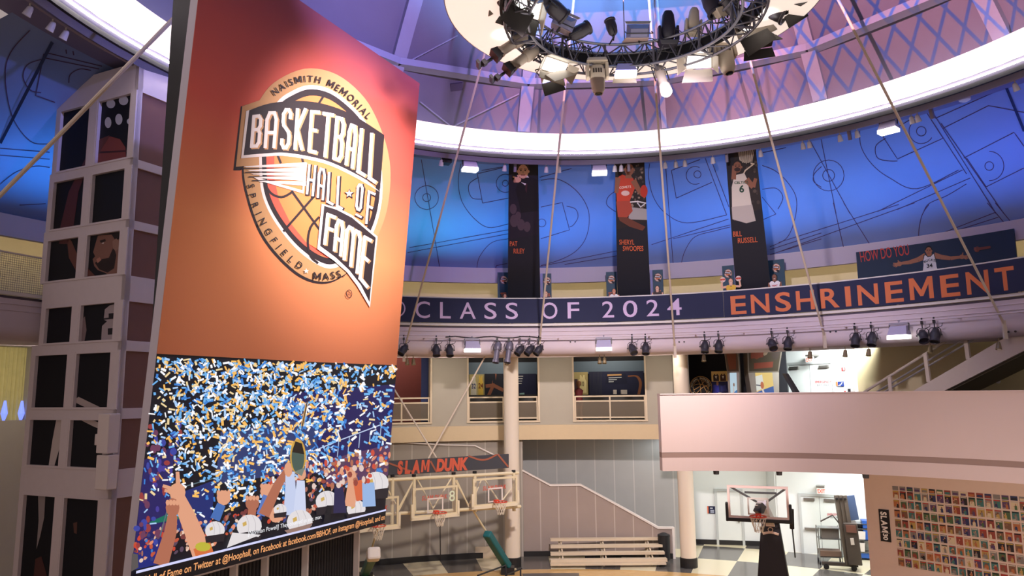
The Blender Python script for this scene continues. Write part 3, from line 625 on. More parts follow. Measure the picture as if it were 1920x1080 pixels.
bp = smooth_pts([(140, 222), (220, 195), (330, 185), (430, 197), (540, 238), (666, 318)], 4)+[(650, 528)]+smooth_pts([(640, 520), (540, 462), (430, 415), (290, 388), (200, 390), (118, 397)], 4)
ar.p([(128, 225), (140, 221)]+bp[1:25]+[(650, 541)]+smooth_pts([(640, 534), (540, 476), (430, 428), (290, 401), (200, 402), (108, 409)], 4), WH); ar.up(); ar.p(bp, INKB); ar.up()
Q = lambda *a: [(a[0], a[1]), (a[2], a[3]), (a[4], a[5]), (a[6], a[7])]
bk = [('B', Q(158, 246, 186, 243, 176, 360, 149, 362)), ('A', Q(211, 232, 247, 231, 236, 364, 202, 364)), ('S', Q(275, 219, 302, 220, 291, 368, 265, 366)), ('K', Q(328, 219, 358, 219, 344, 371, 318, 370)), ('E', Q(383, 227, 410, 229, 397, 385, 373, 379)),
      ('T', Q(430, 234, 465, 240, 450, 402, 420, 396)), ('B', Q(482, 250, 508, 257, 495, 418, 469, 408)), ('A', Q(532, 277, 556, 287, 541, 443, 517, 430)), ('L', Q(577, 297, 600, 308, 588, 474, 563, 459)), ('L', Q(617, 315, 640, 325, 629, 500, 607, 485))]
for ch, q in bk: glyph(ar, ch, q, 14.5, TANC, 5, 4)
ar.up()
for ch, q in bk: glyph(ar, ch, q, 13, WH)
ar.up()
for k, (y0, y1) in enumerate([(440, 428), (455, 447), (468, 465), (482, 482), (497, 502)]):     # speed stripes
    ar.p([(118+14*k, y0), (362, y1-4), (360, y1+15), (128+14*k, y0+4)], WH)
ar.p([(360, 426), (366, 426), (352, 546), (345, 542)], WH); ar.p([(150, 478), (352, 535), (350, 546), (180, 496)], WH); ar.up()
for k, y in enumerate([440, 455, 472, 487]): ar.p([(110+14*k, y+7), (300, y+6), (110+14*k, y+11)], INKB)
ar.up()
hl = [('H', Q(374, 436, 397, 440, 387, 552, 365, 545)), ('A', Q(413, 448, 435, 455, 426, 568, 407, 558)), ('L', Q(451, 466, 470, 474, 464, 588, 445, 577)), ('L', Q(488, 482, 508, 491, 500, 604, 482, 594)), ('O', Q(564, 510, 582, 515, 573, 612, 557, 605)), ('F', Q(606, 538, 628, 548, 612, 668, 596, 660))]
for ch, q in hl: glyph(ar, ch, q, 16, INKB, 3, 3)
ar.line([(560, 630), (578, 640)], 14, INKB); ar.star(531, 549, 22, INKB); ar.up()
for ch, q in hl: glyph(ar, ch, q, 9.5, WH)
ar.line([(558, 628), (574, 637)], 8, WH); ar.star(529, 546, 16, WH); ar.up()
fm = [(430, 590), (480, 606), (540, 636), (636, 716), (609, 985), (575, 915), (530, 855), (478, 806), (412, 755)]
ar.p([(422, 586), (480, 600), (540, 630), (640, 714)]+[(610, 990), (560, 905), (520, 852), (470, 808), (405, 762)], WH); ar.up(); ar.p([(432, 594), (480, 609), (540, 640), (633, 718), (608, 968), (575, 902), (530, 845), (478, 796), (416, 750)], INKB); ar.up()
fl = [('F', Q(446, 628, 472, 638, 460, 748, 434, 740)), ('A', Q(482, 648, 506, 660, 496, 785, 472, 766)), ('M', Q(522, 672, 574, 702, 560, 852, 510, 800)), ('E', Q(590, 716, 612, 728, 598, 908, 572, 876))]
for ch, q in fl: glyph(ar, ch, q, 14.5, TANC, 5, 4)
ar.up()
for ch, q in fl: glyph(ar, ch, q, 13, WH)
ar.text_path('NAISMITH MEMORIAL', [(240, 166), (300, 128), (368, 112), (440, 126), (508, 166), (560, 216), (600, 258)], 27, INKB, .012, .92)
ar.text_path('SPRINGFIELD', [(134, 512), (150, 590), (188, 672), (240, 752), (296, 812), (338, 842)], 27, INKB, .012, .92); ar.star(362, 848, 11, WH)
ar.text_path('MASS.', [(388, 880), (440, 882), (512, 868)], 28, INKB, .014, 1.0)
ar.line([(529+11*cos(k*pi/8), 937+15*sin(k*pi/8)) for k in range(16)], 2.5, INKB, True); ar.text('R', 524, 944, 13, INKB, w=9)
build('emblem', ar, INK, po)
# screen picture
sc = Art(lambda x, y, l=0: SP(x, y, .004+l), .0008)
tl, tr, br, bl = (294, 667), (744, 685), (720, 980), (243, 1100)
quad = [SP(*tl, 0), SP(*tr, 0), SP(*br, 0), SP(*bl, 0)]
def LQ(u, v):      # u from left, v from top in the screen
    a = (tl[0]+(tr[0]-tl[0])*u, tl[1]+(tr[1]-tl[1])*u); b = (bl[0]+(br[0]-bl[0])*u, bl[1]+(br[1]-bl[1])*u); return (a[0]+(b[0]-a[0])*v, a[1]+(b[1]-a[1])*v)
sc.p([LQ(0, 0), LQ(1, 0), LQ(1, 1), LQ(0, 1)], C(16, 15, 26)); sc.up()
rnd = random.Random(3)
for u0, v0, u1, v1, c in ((0, .40, .12, .9, C(40, 34, 96)), (.55, .12, 1, .62, C(34, 28, 88)), (.3, .3, .7, .6, C(48, 60, 110)), (.12, .58, .3, .8, C(32, 44, 110)), (0, .8, .14, .93, C(30, 40, 120)), (.05, .68, .2, .74, C(20, 110, 90)), (.75, .5, 1, .7, C(90, 56, 90))):
    sc.p([LQ(u0, v0+.05), LQ(u1, v0), LQ(u1, v1), LQ(u0, v1)], c)
sc.up()
crowd = [C(*c) for c in ((190, 86, 60), (226, 140, 110), (170, 110, 90), (60, 120, 190), (230, 200, 180), (120, 60, 60), (50, 60, 120), (200, 70, 50), (210, 170, 150), (90, 70, 90))]
for k in range(700):
    u = rnd.random(); v = .60+.30*rnd.random()-(.08*u if u > .5 else 0)
    if u < .5 and v < .76: continue
    x, y = LQ(u, min(v, .9)); sc.ell(x, y, rnd.uniform(1.6, 4), rnd.uniform(2, 6.5), rnd.choice(crowd), 8, rnd.random())
for k in range(60):
    x, y = LQ(rnd.uniform(0, .14), rnd.uniform(.3, .86)); sc.ell(x, y, rnd.uniform(3, 7), rnd.uniform(4, 9), rnd.choice([C(150, 60, 60), C(70, 60, 150), C(60, 70, 160), C(110, 60, 90)]), 8)
sc.up()
for k in range(9): a, b = LQ(.62+.042*k, .62-.02*k), LQ(.62+.042*k, .50-.013*k); sc.line([a, b], 1.6, C(170, 190, 220)); 
sc.line([LQ(.6, .53), LQ(.78, .45), LQ(.98, .36)], 2, C(190, 205, 235)); sc.line([LQ(.13, .60), LQ(.3, .57)], 2, C(90, 110, 120)); sc.line([LQ(.13, .60), LQ(.1, .8)], 2.2, C(90, 110, 120)); sc.up()
cols = [C(250, 250, 255)]*5+[C(110, 178, 236)]*4+[C(60, 130, 214)]*3+[C(250, 190, 96)]*4+[C(240, 214, 160)]*2+[C(170, 205, 245)]*3
n = 0
while n < 2300:
    u, v = rnd.random(), rnd.random()**1.15*.74
    keep = 1.0 if v < .3 else 1-.9*(v-.3)/.44
    if .3 < u < .62: keep += .35
    if u < .1: keep *= .6
    if u > .8: keep *= .45
    if rnd.random() > keep: continue
    x, y = LQ(u, v+.004); L, w, an = rnd.uniform(2.6, 6.4), rnd.uniform(1.1, 2.4), rnd.uniform(0, pi); c, s_ = cos(an), sin(an)
    if not (.006 < u < .994 and v > .006): continue
    sc.p([(x+c*L-s_*w, y+s_*L+c*w), (x-c*L-s_*w, y-s_*L+c*w), (x-c*L+s_*w, y-s_*L-c*w), (x+c*L+s_*w, y+s_*L-c*w)], rnd.choice(cols)); n += 1
sc.up()
def zz(L): return [(240+x/2.454, 640+y/2.454) for x, y in L]
SK, SK2, CAP = C(224, 160, 128), C(176, 108, 84), C(226, 220, 222)
def arm(L, w0, w1, c):
    P = zz(L)
    for i in range(len(P)-1):
        f0, f1 = i/(len(P)-1), (i+1)/(len(P)-1); sc.taper(P[i], P[i+1], (w0+(w1-w0)*f0)/2.454, (w0+(w1-w0)*f1)/2.454, c)
        if i: sc.ell(*P[i], (w0+(w1-w0)*f0)/4.9, (w0+(w1-w0)*f0)/4.9, c, 10)
arm([(345, 985), (270, 800), (225, 700)], 95, 55, SK); arm([(232, 690), (228, 600)], 24, 16, SK); arm([(235, 690), (160, 664)], 22, 14, SK); arm([(240, 700), (168, 686)], 20, 14, SK); sc.ell(*zz([(228, 695)])[0], 15, 18, SK, 12)
arm([(150, 1030), (195, 880), (205, 800)], 70, 44, SK2); sc.ell(*zz([(205, 765)])[0], 13, 18, SK2, 12)
for k in range(4): sc.ell(*zz([(182+15*k, 742)])[0], 3.6, 5.5, SK, 8)
arm([(310, 985), (390, 960)], 60, 80, C(212, 110, 60)); sc.ell(*zz([(345, 945)])[0], 15, 9, C(190, 180, 60), 10)
for x, y in ((440, 720), (572, 745), (640, 690), (680, 800)):
    sc.ell(*zz([(x, y)])[0], 13, 14, SK2 if x == 572 else SK, 12)
    for k in range(4): sc.ell(*zz([(x-24+16*k, y-24)])[0], 3.4, 5, SK, 8)
arm([(400, 820), (430, 750)], 46, 40, C(70, 110, 180)); arm([(610, 800), (640, 710)], 40, 36, C(90, 120, 190)); arm([(565, 830), (572, 770)], 40, 36, SK2)
arm([(625, 800), (690, 660), (735, 590)], 52, 30, SK2); arm([(745, 800), (748, 690), (745, 600)], 60, 40, C(196, 206, 236)); arm([(790, 800), (795, 640)], 60, 36, C(206, 214, 240)); sc.ell(*zz([(738, 590)])[0], 8, 14, SK, 10); sc.ell(*zz([(800, 610)])[0], 8, 12, SK, 10)
sc.up()
sc.ell(*zz([(782, 530)])[0], 15, 33, C(206, 160, 70), 20); sc.up(); sc.ell(*zz([(782, 535)])[0], 12, 29, C(74, 92, 84), 20); sc.p(zz([(755, 510), (770, 460), (800, 470), (812, 520)]), C(40, 32, 26)); sc.p(zz([(795, 390), (808, 390), (826, 290), (816, 290)]), C(226, 176, 96)); sc.line(zz([(800, 400), (830, 250)]), 2, C(60, 40, 40)); sc.up()
sc.p(zz([(765, 600), (815, 580), (800, 620)]), C(120, 130, 120))
for x, y, r in ((400, 870, 46), (558, 850, 58), (790, 830, 60), (915, 735, 52), (1140, 655, 60), (1050, 770, 44), (700, 775, 30)):
    X, Y = zz([(x, y)])[0]; sc.ell(X, Y, r/2.454, r/2.7, CAP, 16, -.3); sc.line(smooth_pts([(X-r*.12, Y-r*.36), (X-r*.02, Y-r*.1), (X-r*.04, Y+r*.2)], 4), .8, C(186, 180, 186)); sc.line(smooth_pts([(X+r*.1, Y-r*.34), (X+r*.2, Y-r*.1), (X+r*.2, Y+r*.15)], 4), .8, C(186, 180, 186)); sc.p([(X-r*.22, Y-r*.1), (X-r*.1, Y-r*.16), (X-r*.08, Y-r*.04), (X-r*.2, Y+r*.02)], C(206, 170, 90)); sc.p(zz([(x-r, y+r*.6), (x+r, y+r*.3), (x+r*.9, y+r*1.1), (x-r*.9, y+r*1.25)]), C(38, 32, 40))
arm([(1020, 760), (1035, 650), (1020, 580)], 50, 40, SK); arm([(1080, 730), (1060, 640)], 60, 50, C(214, 104, 66)); arm([(975, 790), (970, 670)], 60, 40, C(44, 40, 80)); arm([(1110, 760), (1105, 650)], 60, 56, C(150, 180, 224))
for k in range(40):
    x, y = rnd.uniform(840, 1200), 0; y = 620-(x-840)*.2+rnd.uniform(-50, 80); X, Y = zz([(x, y)])[0]; sc.ell(X, Y, rnd.uniform(2.5, 5), rnd.uniform(3.5, 7), rnd.choice([SK, SK2, C(206, 80, 60), C(226, 200, 190), C(60, 110, 180), C(150, 70, 60)]), 8)
sc.p(zz([(897, 840), (915, 755), (938, 755), (930, 830)]), C(24, 24, 32))
sc.p(zz([(455, 950), (480, 880), (600, 900), (610, 890)]), CAP); sc.p(zz([(720, 870), (800, 850), (850, 835), (830, 870), (740, 890)]), C(150, 120, 110)); sc.p(zz([(18, 975), (45, 980), (48, 1040), (14, 1060)]), C(90, 84, 84)); sc.up()
# lower band: line and scrolling words
lv0 = suv(721, 955.5)[1]; cap_v = suv(720, 977)[1]
def PT(u, v): q = SUV(u, v); return q
tk = lambda u, v, l=0: SUV(u, v, .004+sc.step*sc.l+l)
uL, uR = UL+.05, suv(720.5, 965)[0]
sc.poly([tk(uL, V0+.01), tk(uR, V0+.01), tk(uR, lv0), tk(uL, lv0)], C(14, 12, 18)); sc.up()
sc.poly([tk(uL, lv0-.025), tk(uR, lv0-.025), tk(uR, lv0+.015), tk(uL, lv0+.015)], C(214, 216, 255))
sc.l += 1
letter(sc, 'Hall of Fame on Twitter at @Hoophall, on Facebook at facebook.com/BBHOF, on Instagram @Hoophall, and on', tk, w=(uR-.03-suv(262, 1095)[0]+.25)*.955, u0=uR-.03, v0=V0+.10, h=.125, col=C(250, 172, 110), align=1, bold=.012)
cp = zz([(545, 893), (885, 808)]); u_a, v_a = suv(*cp[0]); u_b, v_b = suv(*cp[1])
letter(sc, '[Norman Powell] They counted us out, man.', tk, w=u_b-u_a, u0=u_a, v0=v_a, h=.085, col=C(250, 250, 255))
scr = build('screen', MB().hexa([SUV(UL, V0, -.012), SUV(UR, V0, -.012), SUV(UR, V0, 0), SUV(UL, V0, 0), SUV(UL, VM, -.012), SUV(UR, VM, -.012), SUV(UR, VM, 0), SUV(UL, VM, 0)]), mat('screen_bezel', C(14, 13, 15), .4), vb)
build('screen_picture', sc, LED, scr)
# base below the board: dark louvred panels in a white frame
bs = thing('board_base', 'white framed base with dark ribbed panels below the big screen', 'base', (SUV(UL/2, V0, -.4).x, SUV(UL/2, V0, -.4).y, 0))
zb = SUV(0, V0).z-.04
def BP(u, z, d=-.45): q = RB+AX*u+N0*d; return Vector((q.x, q.y, z))
ps = [suv(697, 1010)[0]-.02, suv(607, 1040)[0]-.1, suv(540, 1060)[0]-.2, -4.2, -5.6, UL]
for a, b in zip(ps, ps[1:]):
    m = MB(); k = int((a-b)/.09)
    m.hexa([BP(b, .1, -.56), BP(a, .1, -.56), BP(a, .1, -.52), BP(b, .1, -.52), BP(b, zb, -.56), BP(a, zb, -.56), BP(a, zb, -.52), BP(b, zb, -.52)])
    for i in range(k): u = b+(a-b)*(i+.5)/k; m.bar(BP(u, .1, -.5), BP(u, zb-.02, -.5), .035)
    build('ribbed_panel', m, DARK, bs)
for u in ps: build('post', MB().bar(BP(u, 0), BP(u, zb), .12), WHITE, bs)
for z in (.06, 1.75): build('rail', MB().bar(BP(ps[0], z), BP(ps[-1], z), .1, .1), WHITE, bs)
build('top_rail', MB().bar(BP(ps[0], zb-.05), BP(ps[-1], zb-.05), .12, .1), WHITE, bs)
# ================================================================== GLASS ELEVATOR TOWER WITH A BLACK MURAL
K0 = P_fw(262, 114, 17.6); KN = AX*-1          # front face looks along -AX; its width runs along BX
def TP(x, y, d=0): return P_pl(x, y, K0-AX*d, AX)
def tsz(x, y): q = TP(x, y); return (q-K0).dot(BX), q.z
def TPT(s, z, d=0): q = K0+BX*s-AX*d; return Vector((q.x, q.y, z))
tw = thing('elevator_tower', 'tall white framed tower with black mural panels left of the orange poster', 'tower', TPT(1.6, 0, -1.2))
def cr1(*L): return [(x/1.9275, y/1.9275) for x, y in L]
def cr2(*L): return [(x/1.9275, 520+y/1.9275) for x, y in L]
rows = [(cr1((218, 405), (330, 370), (315, 600), (200, 632)), cr1((355, 358), (480, 328), (463, 570), (340, 603))), (cr1((192, 658), (310, 632), (297, 820), (178, 840)), cr1((333, 625), (458, 598), (445, 793), (318, 815))),
        (cr1((172, 868), (290, 850), (278, 1012), (158, 1028)), cr1((315, 845), (440, 823), (430, 993), (300, 1008))), (cr2((165, 108), (266, 98), (258, 237), (152, 248)), cr2((290, 95), (420, 82), (412, 232), (280, 240))),
        (cr2((125, 280), (248, 272), (237, 478), (112, 478)), cr2((272, 268), (405, 262), (395, 475), (262, 478))), (cr2((107, 508), (228, 506), (217, 690), (93, 685)), cr2((253, 508), (385, 512), (373, 697), (238, 692))),
        (cr2((82, 780), (205, 785), (160, 1400), (35, 1400)), cr2((230, 790), (363, 797), (320, 1400), (185, 1400)))]
MUR = mat('black_mural', C(20, 20, 27), .6, spec=.25)
SKD, SKL = C(104, 62, 54), C(160, 116, 98)
wins = []
for L, R in rows:
    rr = []
    for q in (L, R):
        s = [tsz(*p) for p in q]; rr.append((max(s[1][0], s[2][0])*.5+min(s[1][0], s[2][0])*.5, (s[0][0]+s[3][0])/2))
    zz_ = [tsz(*p)[1] for q in (L, R) for p in q]; zt = sum(zz_[i] for i in (0, 1, 4, 5))/4; zb_ = sum(zz_[i] for i in (2, 3, 6, 7))/4
    wins.append((max(zb_, .3), zt, rr[0], rr[1]))
S_L = [tsz(*p)[0] for p in cr1((207, 310), (180, 640), (160, 860))]; sl = sum(S_L)/3
ztop = [tsz(262, 114)[1], tsz(107, 161)[1]]; ZT = sum(ztop)/2
fr = MB(); FRM = mat('tower_white', C(214, 200, 202), .5, noise=.05)
def fbox(m, s0, s1, z0, z1, d0=-.14, d1=0): m.hexa([TPT(s1, z0, d1), TPT(s0, z0, d1), TPT(s0, z0, d0), TPT(s1, z0, d0), TPT(s1, z1, d1), TPT(s0, z1, d1), TPT(s0, z1, d0), TPT(s1, z1, d0)])
panels = {}; prev = ZT; allS = max(max(w[2][1], w[3][1]) for w in wins)+.12
for i, (z0, z1, l, r) in enumerate(wins):
    SL = l[1]+.16
    a = MB(); fbox(a, 0, SL, z1, prev); build('rail', a, FRM, tw)
    a = MB(); fbox(a, 0, r[0], z0, z1, d1=.03); build('corner_post', a, FRM, tw)
    a = MB(); fbox(a, r[1], l[0], z0, z1, d1=.02); build('mullion', a, FRM, tw)
    a = MB(); fbox(a, l[1], SL, z0, z1); build('post', a, FRM, tw)
    for nm, (s0, s1) in (('l', l), ('r', r)):
        a = MB(); fbox(a, s0-.02, s1+.02, z0-.02, z1+.02, -.14, -.07); p = build('mural_panel', a, MUR, tw); panels[(i, nm)] = p
        g = MB(); w = .05
        for q in ((s0, s1, z0, z0+w), (s0, s1, z1-w, z1), (s0, s0+w, z0+w, z1-w), (s1-w, s1, z0+w, z1-w)): fbox(g, *q, d0=-.07, d1=.015)
        build('frame', g, FRM, p)
    prev = z0
a = MB(); fbox(a, 0, wins[-1][2][1]+.16, 0, wins[-1][0]); build('plinth', a, FRM, tw)
# side face: brown panels between white rails, along AX
def SD(k, z, d=0): q = K0+AX*k-BX*d; return Vector((q.x, q.y, z))
def sbox(m, k0, k1, z0, z1, d0=-.12, d1=0): m.hexa([SD(k0, z0, d1), SD(k1, z0, d1), SD(k1, z0, d0), SD(k0, z0, d0), SD(k0, z1, d1), SD(k1, z1, d1), SD(k1, z1, d0), SD(k0, z1, d0)])
DEP = 2.6; sidez = [ZT]
def sz(x, y): q = P_pl(x, y, K0, BX); return q.z
pan = [(sz(262, 171), sz(252, 297)), (sz(250, 312), sz(245, 412)), (sz(243, 428), sz(239, 516))]
for (z0, z1, l, r) in wins[3:6]: pan.append((z1-.02, z0+.02))
pan.append((wins[6][1], .3)); prev = ZT
for k, (zt, zb_) in enumerate(pan):
    a = MB(); sbox(a, 0, DEP, zt, prev); build('rail', a, FRM, tw)
    a = MB(); sbox(a, 0, .12, zb_, zt); build('corner_post', a, FRM, tw)
    a = MB(); sbox(a, .12, DEP, zb_, zt, -.12, -.05); build('side_panel', a, BROWN, tw); prev = zb_
a = MB(); sbox(a, 0, DEP, 0, prev); build('plinth', a, FRM, tw)
a = MB(); a.hexa([TPT(2.9, ZT-.2, -2.5), TPT(.1, ZT-.2, -2.5), TPT(.1, ZT-.2, -.13), TPT(2.9, ZT-.2, -.13), TPT(2.9, ZT-.1, -2.5), TPT(.1, ZT-.1, -2.5), TPT(.1, ZT-.1, -.13), TPT(2.9, ZT-.1, -.13)]); build('roof_panel', a, FRM, tw)
a = MB(); fbox(a, 3.0, 3.1, 0, ZT-.1, -2.5, -.14); build('side_panel', a, FRM, tw)
# the mural picture on the panels
mus = {}
def clip(poly, i, side):
    """keep only what lies in one window"""
    z0, z1, l, r = wins[i]; s0, s1 = l if side == 'l' else r; out = [tsz(*p) for p in poly]
    for ax_, lim, sg in ((0, s0, 1), (0, s1, -1), (1, z0, 1), (1, z1, -1)):
        res = []
        for k in range(len(out)):
            p, q = out[k-1], out[k]; ip, iq = sg*(p[ax_]-lim) >= 0, sg*(q[ax_]-lim) >= 0
            if ip != iq: t = (lim-p[ax_])/(q[ax_]-p[ax_]); res.append((p[0]+(q[0]-p[0])*t, p[1]+(q[1]-p[1])*t))
            if iq: res.append(q)
        out = res
        if not out: return
    return out
def mp(poly, col, wl, lay=0):
    for i, sd_ in wl:
        o = clip(poly, i, sd_)
        if o and len(o) > 2: mus.setdefault((i, sd_), MB()).poly([TPT(s, z, -.066+.0015*lay) for s, z in o], col)
def el(x, y, rx, ry, n=18): return [(x+rx*cos(2*pi*k/n), y+ry*sin(2*pi*k/n)) for k in range(n)]
UP = [(i, s) for i in range(3) for s in 'lr']; LO = [(i, s) for i in range(3, 7) for s in 'lr']
for x, y, rx, ry in ((392, 372, 16, 16), (438, 360, 17, 17), (382, 440, 12, 20), (421, 428, 13, 20), (462, 436, 12, 12), (473, 350, 8, 18)): mp([(a/1.9275, b/1.9275) for a, b in el(x, y, rx, ry)], C(190, 190, 215), UP)
mp(cr1((342, 590), (338, 530), (350, 505), (390, 490), (425, 500), (445, 530), (447, 570), (420, 580), (380, 595)), C(122, 60, 56), UP, 1)
mp(cr1((345, 545), (450, 540), (450, 546), (345, 552)), C(60, 30, 32), UP, 2); mp(cr1((352, 500), (388, 486), (382, 500), (362, 530), (346, 560), (340, 540)), C(92, 50, 46), UP, 2)
mp(cr1((205, 835), (240, 690), (280, 610), (320, 530), (345, 520), (340, 600), (300, 620), (275, 690), (255, 830), (235, 880), (205, 880)), C(86, 44, 46), UP, 1)
mp(cr1((232, 850), (250, 870), (275, 930), (300, 960), (340, 1000), (318, 1006), (270, 985), (240, 930)), SKD, UP, 1)
mp(cr1((345, 850), (375, 835), (410, 835), (428, 850), (430, 880), (422, 930), (418, 1000), (395, 1000), (372, 985), (345, 975), (332, 960), (326, 935), (335, 925), (328, 910), (336, 880)), C(132, 92, 80), UP, 1)
mp(cr1((345, 850), (385, 828), (430, 835), (432, 860), (408, 866), (395, 846), (360, 848)), C(36, 26, 28), UP, 2)
mp(cr1((334, 948), (360, 935), (385, 930), (402, 890), (412, 920), (404, 968), (380, 984), (350, 972)), C(42, 28, 28), UP, 2); mp(cr1((340, 935), (352, 928), (358, 938), (344, 950)), C(176, 120, 104), UP, 3)
mp(cr1((398, 870), (412, 860), (424, 872), (422, 896), (410, 906), (400, 896)), C(150, 112, 98), UP, 3); mp(cr1((352, 868), (372, 862), (374, 870), (356, 876)), C(40, 28, 28), UP, 3); mp(cr1((358, 878), (368, 874), (366, 880)), C(220, 210, 205), UP, 4)
# jersey with a 2 (lower part), cloth folds
mp(cr2((366, 152), (370, 115), (388, 100), (424, 92), (420, 236), (356, 236), (360, 175), (378, 158)), C(168, 154, 158), LO, 1)
for z2 in (cr2((384, 130), (411, 127), (409, 148), (364, 153), (366, 147), (384, 145)), cr2((381, 184), (414, 180), (412, 205), (381, 207))): mp(z2, C(34, 31, 38), LO, 2)
mp(cr2((282, 160), (298, 140), (304, 190), (296, 232), (275, 238), (285, 200)), C(130, 110, 112), LO, 1)
mp(cr2((195, 510), (232, 500), (228, 560), (205, 620), (185, 690), (165, 690), (180, 590)), C(196, 182, 178), LO, 1); mp(cr2((262, 440), (275, 432), (395, 490), (395, 500), (340, 490), (262, 452)), C(180, 164, 160), LO, 1)
mp(cr2((270, 508), (300, 506), (385, 540), (383, 560), (330, 540), (290, 520)), C(188, 172, 168), LO, 1); mp(cr2((128, 780), (155, 780), (150, 870), (135, 940), (122, 985), (130, 880)), C(150, 138, 138), LO, 1)
mp(cr2((118, 1020), (140, 1010), (160, 1080), (110, 1100)), C(78, 44, 42), LO, 1); mp(cr2((255, 890), (270, 885), (268, 930), (258, 925)), C(90, 60, 52), LO, 1)
for (i, sd_), m_ in mus.items(): build('mural_print', m_, INK, panels[(i, sd_)])
# white speaker column on the tower corner
spk = thing('wall_speaker', 'white column loudspeaker fixed to the lower corner of the mural tower', 'speaker', TP(205, 925, .1))
def spb(x0, y0, x1, y1, d, nm, m, par): q0, q1 = tsz(x0, y1), tsz(x1, y0); mm = MB(); fbox(mm, q1[0], q0[0], q0[1], q1[1], .035, d); return build(nm, mm, m, par, bevel=.02)
spb(203, 775, 229, 848, .32, 'upper_cabinet', mat('speaker_white', C(222, 208, 204), .45), spk); spb(199, 852, 226, 915, .30, 'lower_cabinet', MATS['speaker_white'], spk); spb(191, 813, 200, 834, .2, 'bracket', MATS['speaker_white'], spk)
# left end of the galleries: window with yellow drapery, beside and behind the tower
yw = MB(); wz0, wz1 = P_cyl(28, 788, 18).z, P_cyl(28, 650, 18).z; aL, aR = azx(-60, 18, 720), azx(56, 18, 720)
for (a0, a1, z0, z1) in ((150, aR, 5.3, 9), (aR, aL, 5.3, wz0), (aR, aL, wz1, 9), (aL, 176, 5.3, 9)): yw.ring([(18, z0), (18, z1), (18.35, z1), (18.35, z0)], CB, a0, a1, 6)
struct('wall_gallery_left', yw, GREYW); struct('wall_ground_left', MB().ring([(18.0, 0), (18.0, 5.3), (18.3, 5.3), (18.3, 0)], CB, 150, 176, 10), GREYW)
dr = MB()
for i in range(60):
    a, b = aR+(aL-aR)*i/60, aR+(aL-aR)*(i+1)/60; R = lambda k: 18.3+.05*sin(k*1.7)
    dr.v += [cyl(R(i), a, wz0), cyl(R(i+1), b, wz0), cyl(R(i+1), b, wz1), cyl(R(i), a, wz1)]; n_ = len(dr.v); dr.f.append([n_-4, n_-3, n_-2, n_-1]); dr.c.append(None)
o = build('curtain', dr, mat('yellow_drape', C(182, 168, 112), .8, noise=.3, nscale=4, emit=.12, ecol=(.9, .75, .3, 1)), smooth=True); tag(o, 'pale yellow curtain hanging in the window left of the mural tower', 'curtain')  # slight emission stands in for light coming through the cloth
o = MB()
for px in (8, 40): q = P_cyl(px, 772, 18.12); o.lathe([(.02, 0), (.09, .25), (.03, .62)], Matrix.Translation(q-Vector((0, 0, .3))), 10)
o = build('window_lamp', o, mat('blue_glow', C(120, 140, 250), .4, emit=1.2)); tag(o, 'blue glowing glass ornament on the sill of the yellow curtained window', 'lamp')
# ================================================================== HANGING LIGHT RING
ri = thing('hanging_ring', 'round glowing white ceiling ring hanging above the lighting truss', 'ceiling ring', (CL[0], CL[1], 14.2))
build('diffuser', MB().ring([(3.69, 14.24), (3.2, 14.20), (2.62, 14.22)], CL, 0, 360, 96, closed=False), mat('ring_diffuser', (.95, .86, .80, 1), .6, emit=.8, ecol=(1, .84, .74, 1)), ri, smooth=True)
build('rim', MB().ring([(3.69, 14.24), (3.71, 14.24), (3.71, 14.42), (3.69, 14.42)], CL, 0, 360, 96), BEAM, ri, smooth=True)
build('inner_rim', MB().ring([(2.56, 14.1), (2.62, 14.1), (2.62, 14.4), (2.56, 14.4)], CL, 0, 360, 96), BLACK, ri, smooth=True)
build('cover', MB().ring([(3.7, 14.40), (3.7, 14.44), (2.6, 14.44), (2.6, 14.40)], CL, 0, 360, 96), BEAM, ri, smooth=True)
for k in range(4):
    a = 45+90*k; q = cyl(3.1, a, 14.44, CL); build('hanger_rod', MB().tube([q, Vector((q.x, q.y, zroof(3.1)-.1))], .02, 6), STEEL, ri)
light('ring_fill', 'AREA', (CL[0], CL[1], 13.5), 90, (1, .93, .86), (CL[0], CL[1], 15), size=4.4)  # unseen upward area lamp added to brighten the ring
for k in range(10): q = cyl(2.85, 36*k+10, 13.95, CL); light('ring_fill_spot', 'SPOT', q, 16, (1, .95, .88), q+Vector((0, 0, 1)), angle=100, blend=1, radius=.05)  # added spots without fixtures, brightening the ring's inner part
# truss
ts = thing('lighting_truss', 'circular metal lighting truss with zigzag struts under the glowing ring', 'truss', (CL[0], CL[1], 14.0))
TRM = mat('truss_metal', C(104, 102, 112), .4, .6)
chords = [(2.52, 13.84), (2.52, 14.36), (2.06, 13.84), (2.06, 14.36)]
for R, z in chords: build('chord', MB().ring([(R+.03*cos(t), z+.03*sin(t)) for t in [k*pi/3 for k in range(6)]], CL, 0, 360, 72), TRM, ts, smooth=True)
for nm, (c_a, c_b) in (('outer_strut', (0, 1)), ('inner_strut', (2, 3)), ('lower_strut', (0, 2)), ('upper_strut', (1, 3))):
    m = MB()
    for k in range(27):
        a, b = 360/27*k, 360/27*(k+.5); (R1, z1), (R2, z2) = chords[c_a], chords[c_b]
        m.tube([cyl(R1, a, z1, CL), cyl(R2, b, z2, CL)], .016, 5); m.tube([cyl(R2, b, z2, CL), cyl(R1, a+360/27, z1, CL)], .016, 5)
    build(nm, m, TRM, ts)
for k in range(12):
    a = 30*k+8; m = MB(); m.tube([cyl(2.52, a, 13.84, CL), cyl(2.52, a, 14.36, CL)], .028, 6); m.tube([cyl(2.06, a, 13.84, CL), cyl(2.06, a, 14.36, CL)], .028, 6); m.tube([cyl(2.52, a, 13.84, CL), cyl(2.06, a, 13.84, CL)], .028, 6)
    build('spreader', m, TRM, ts)
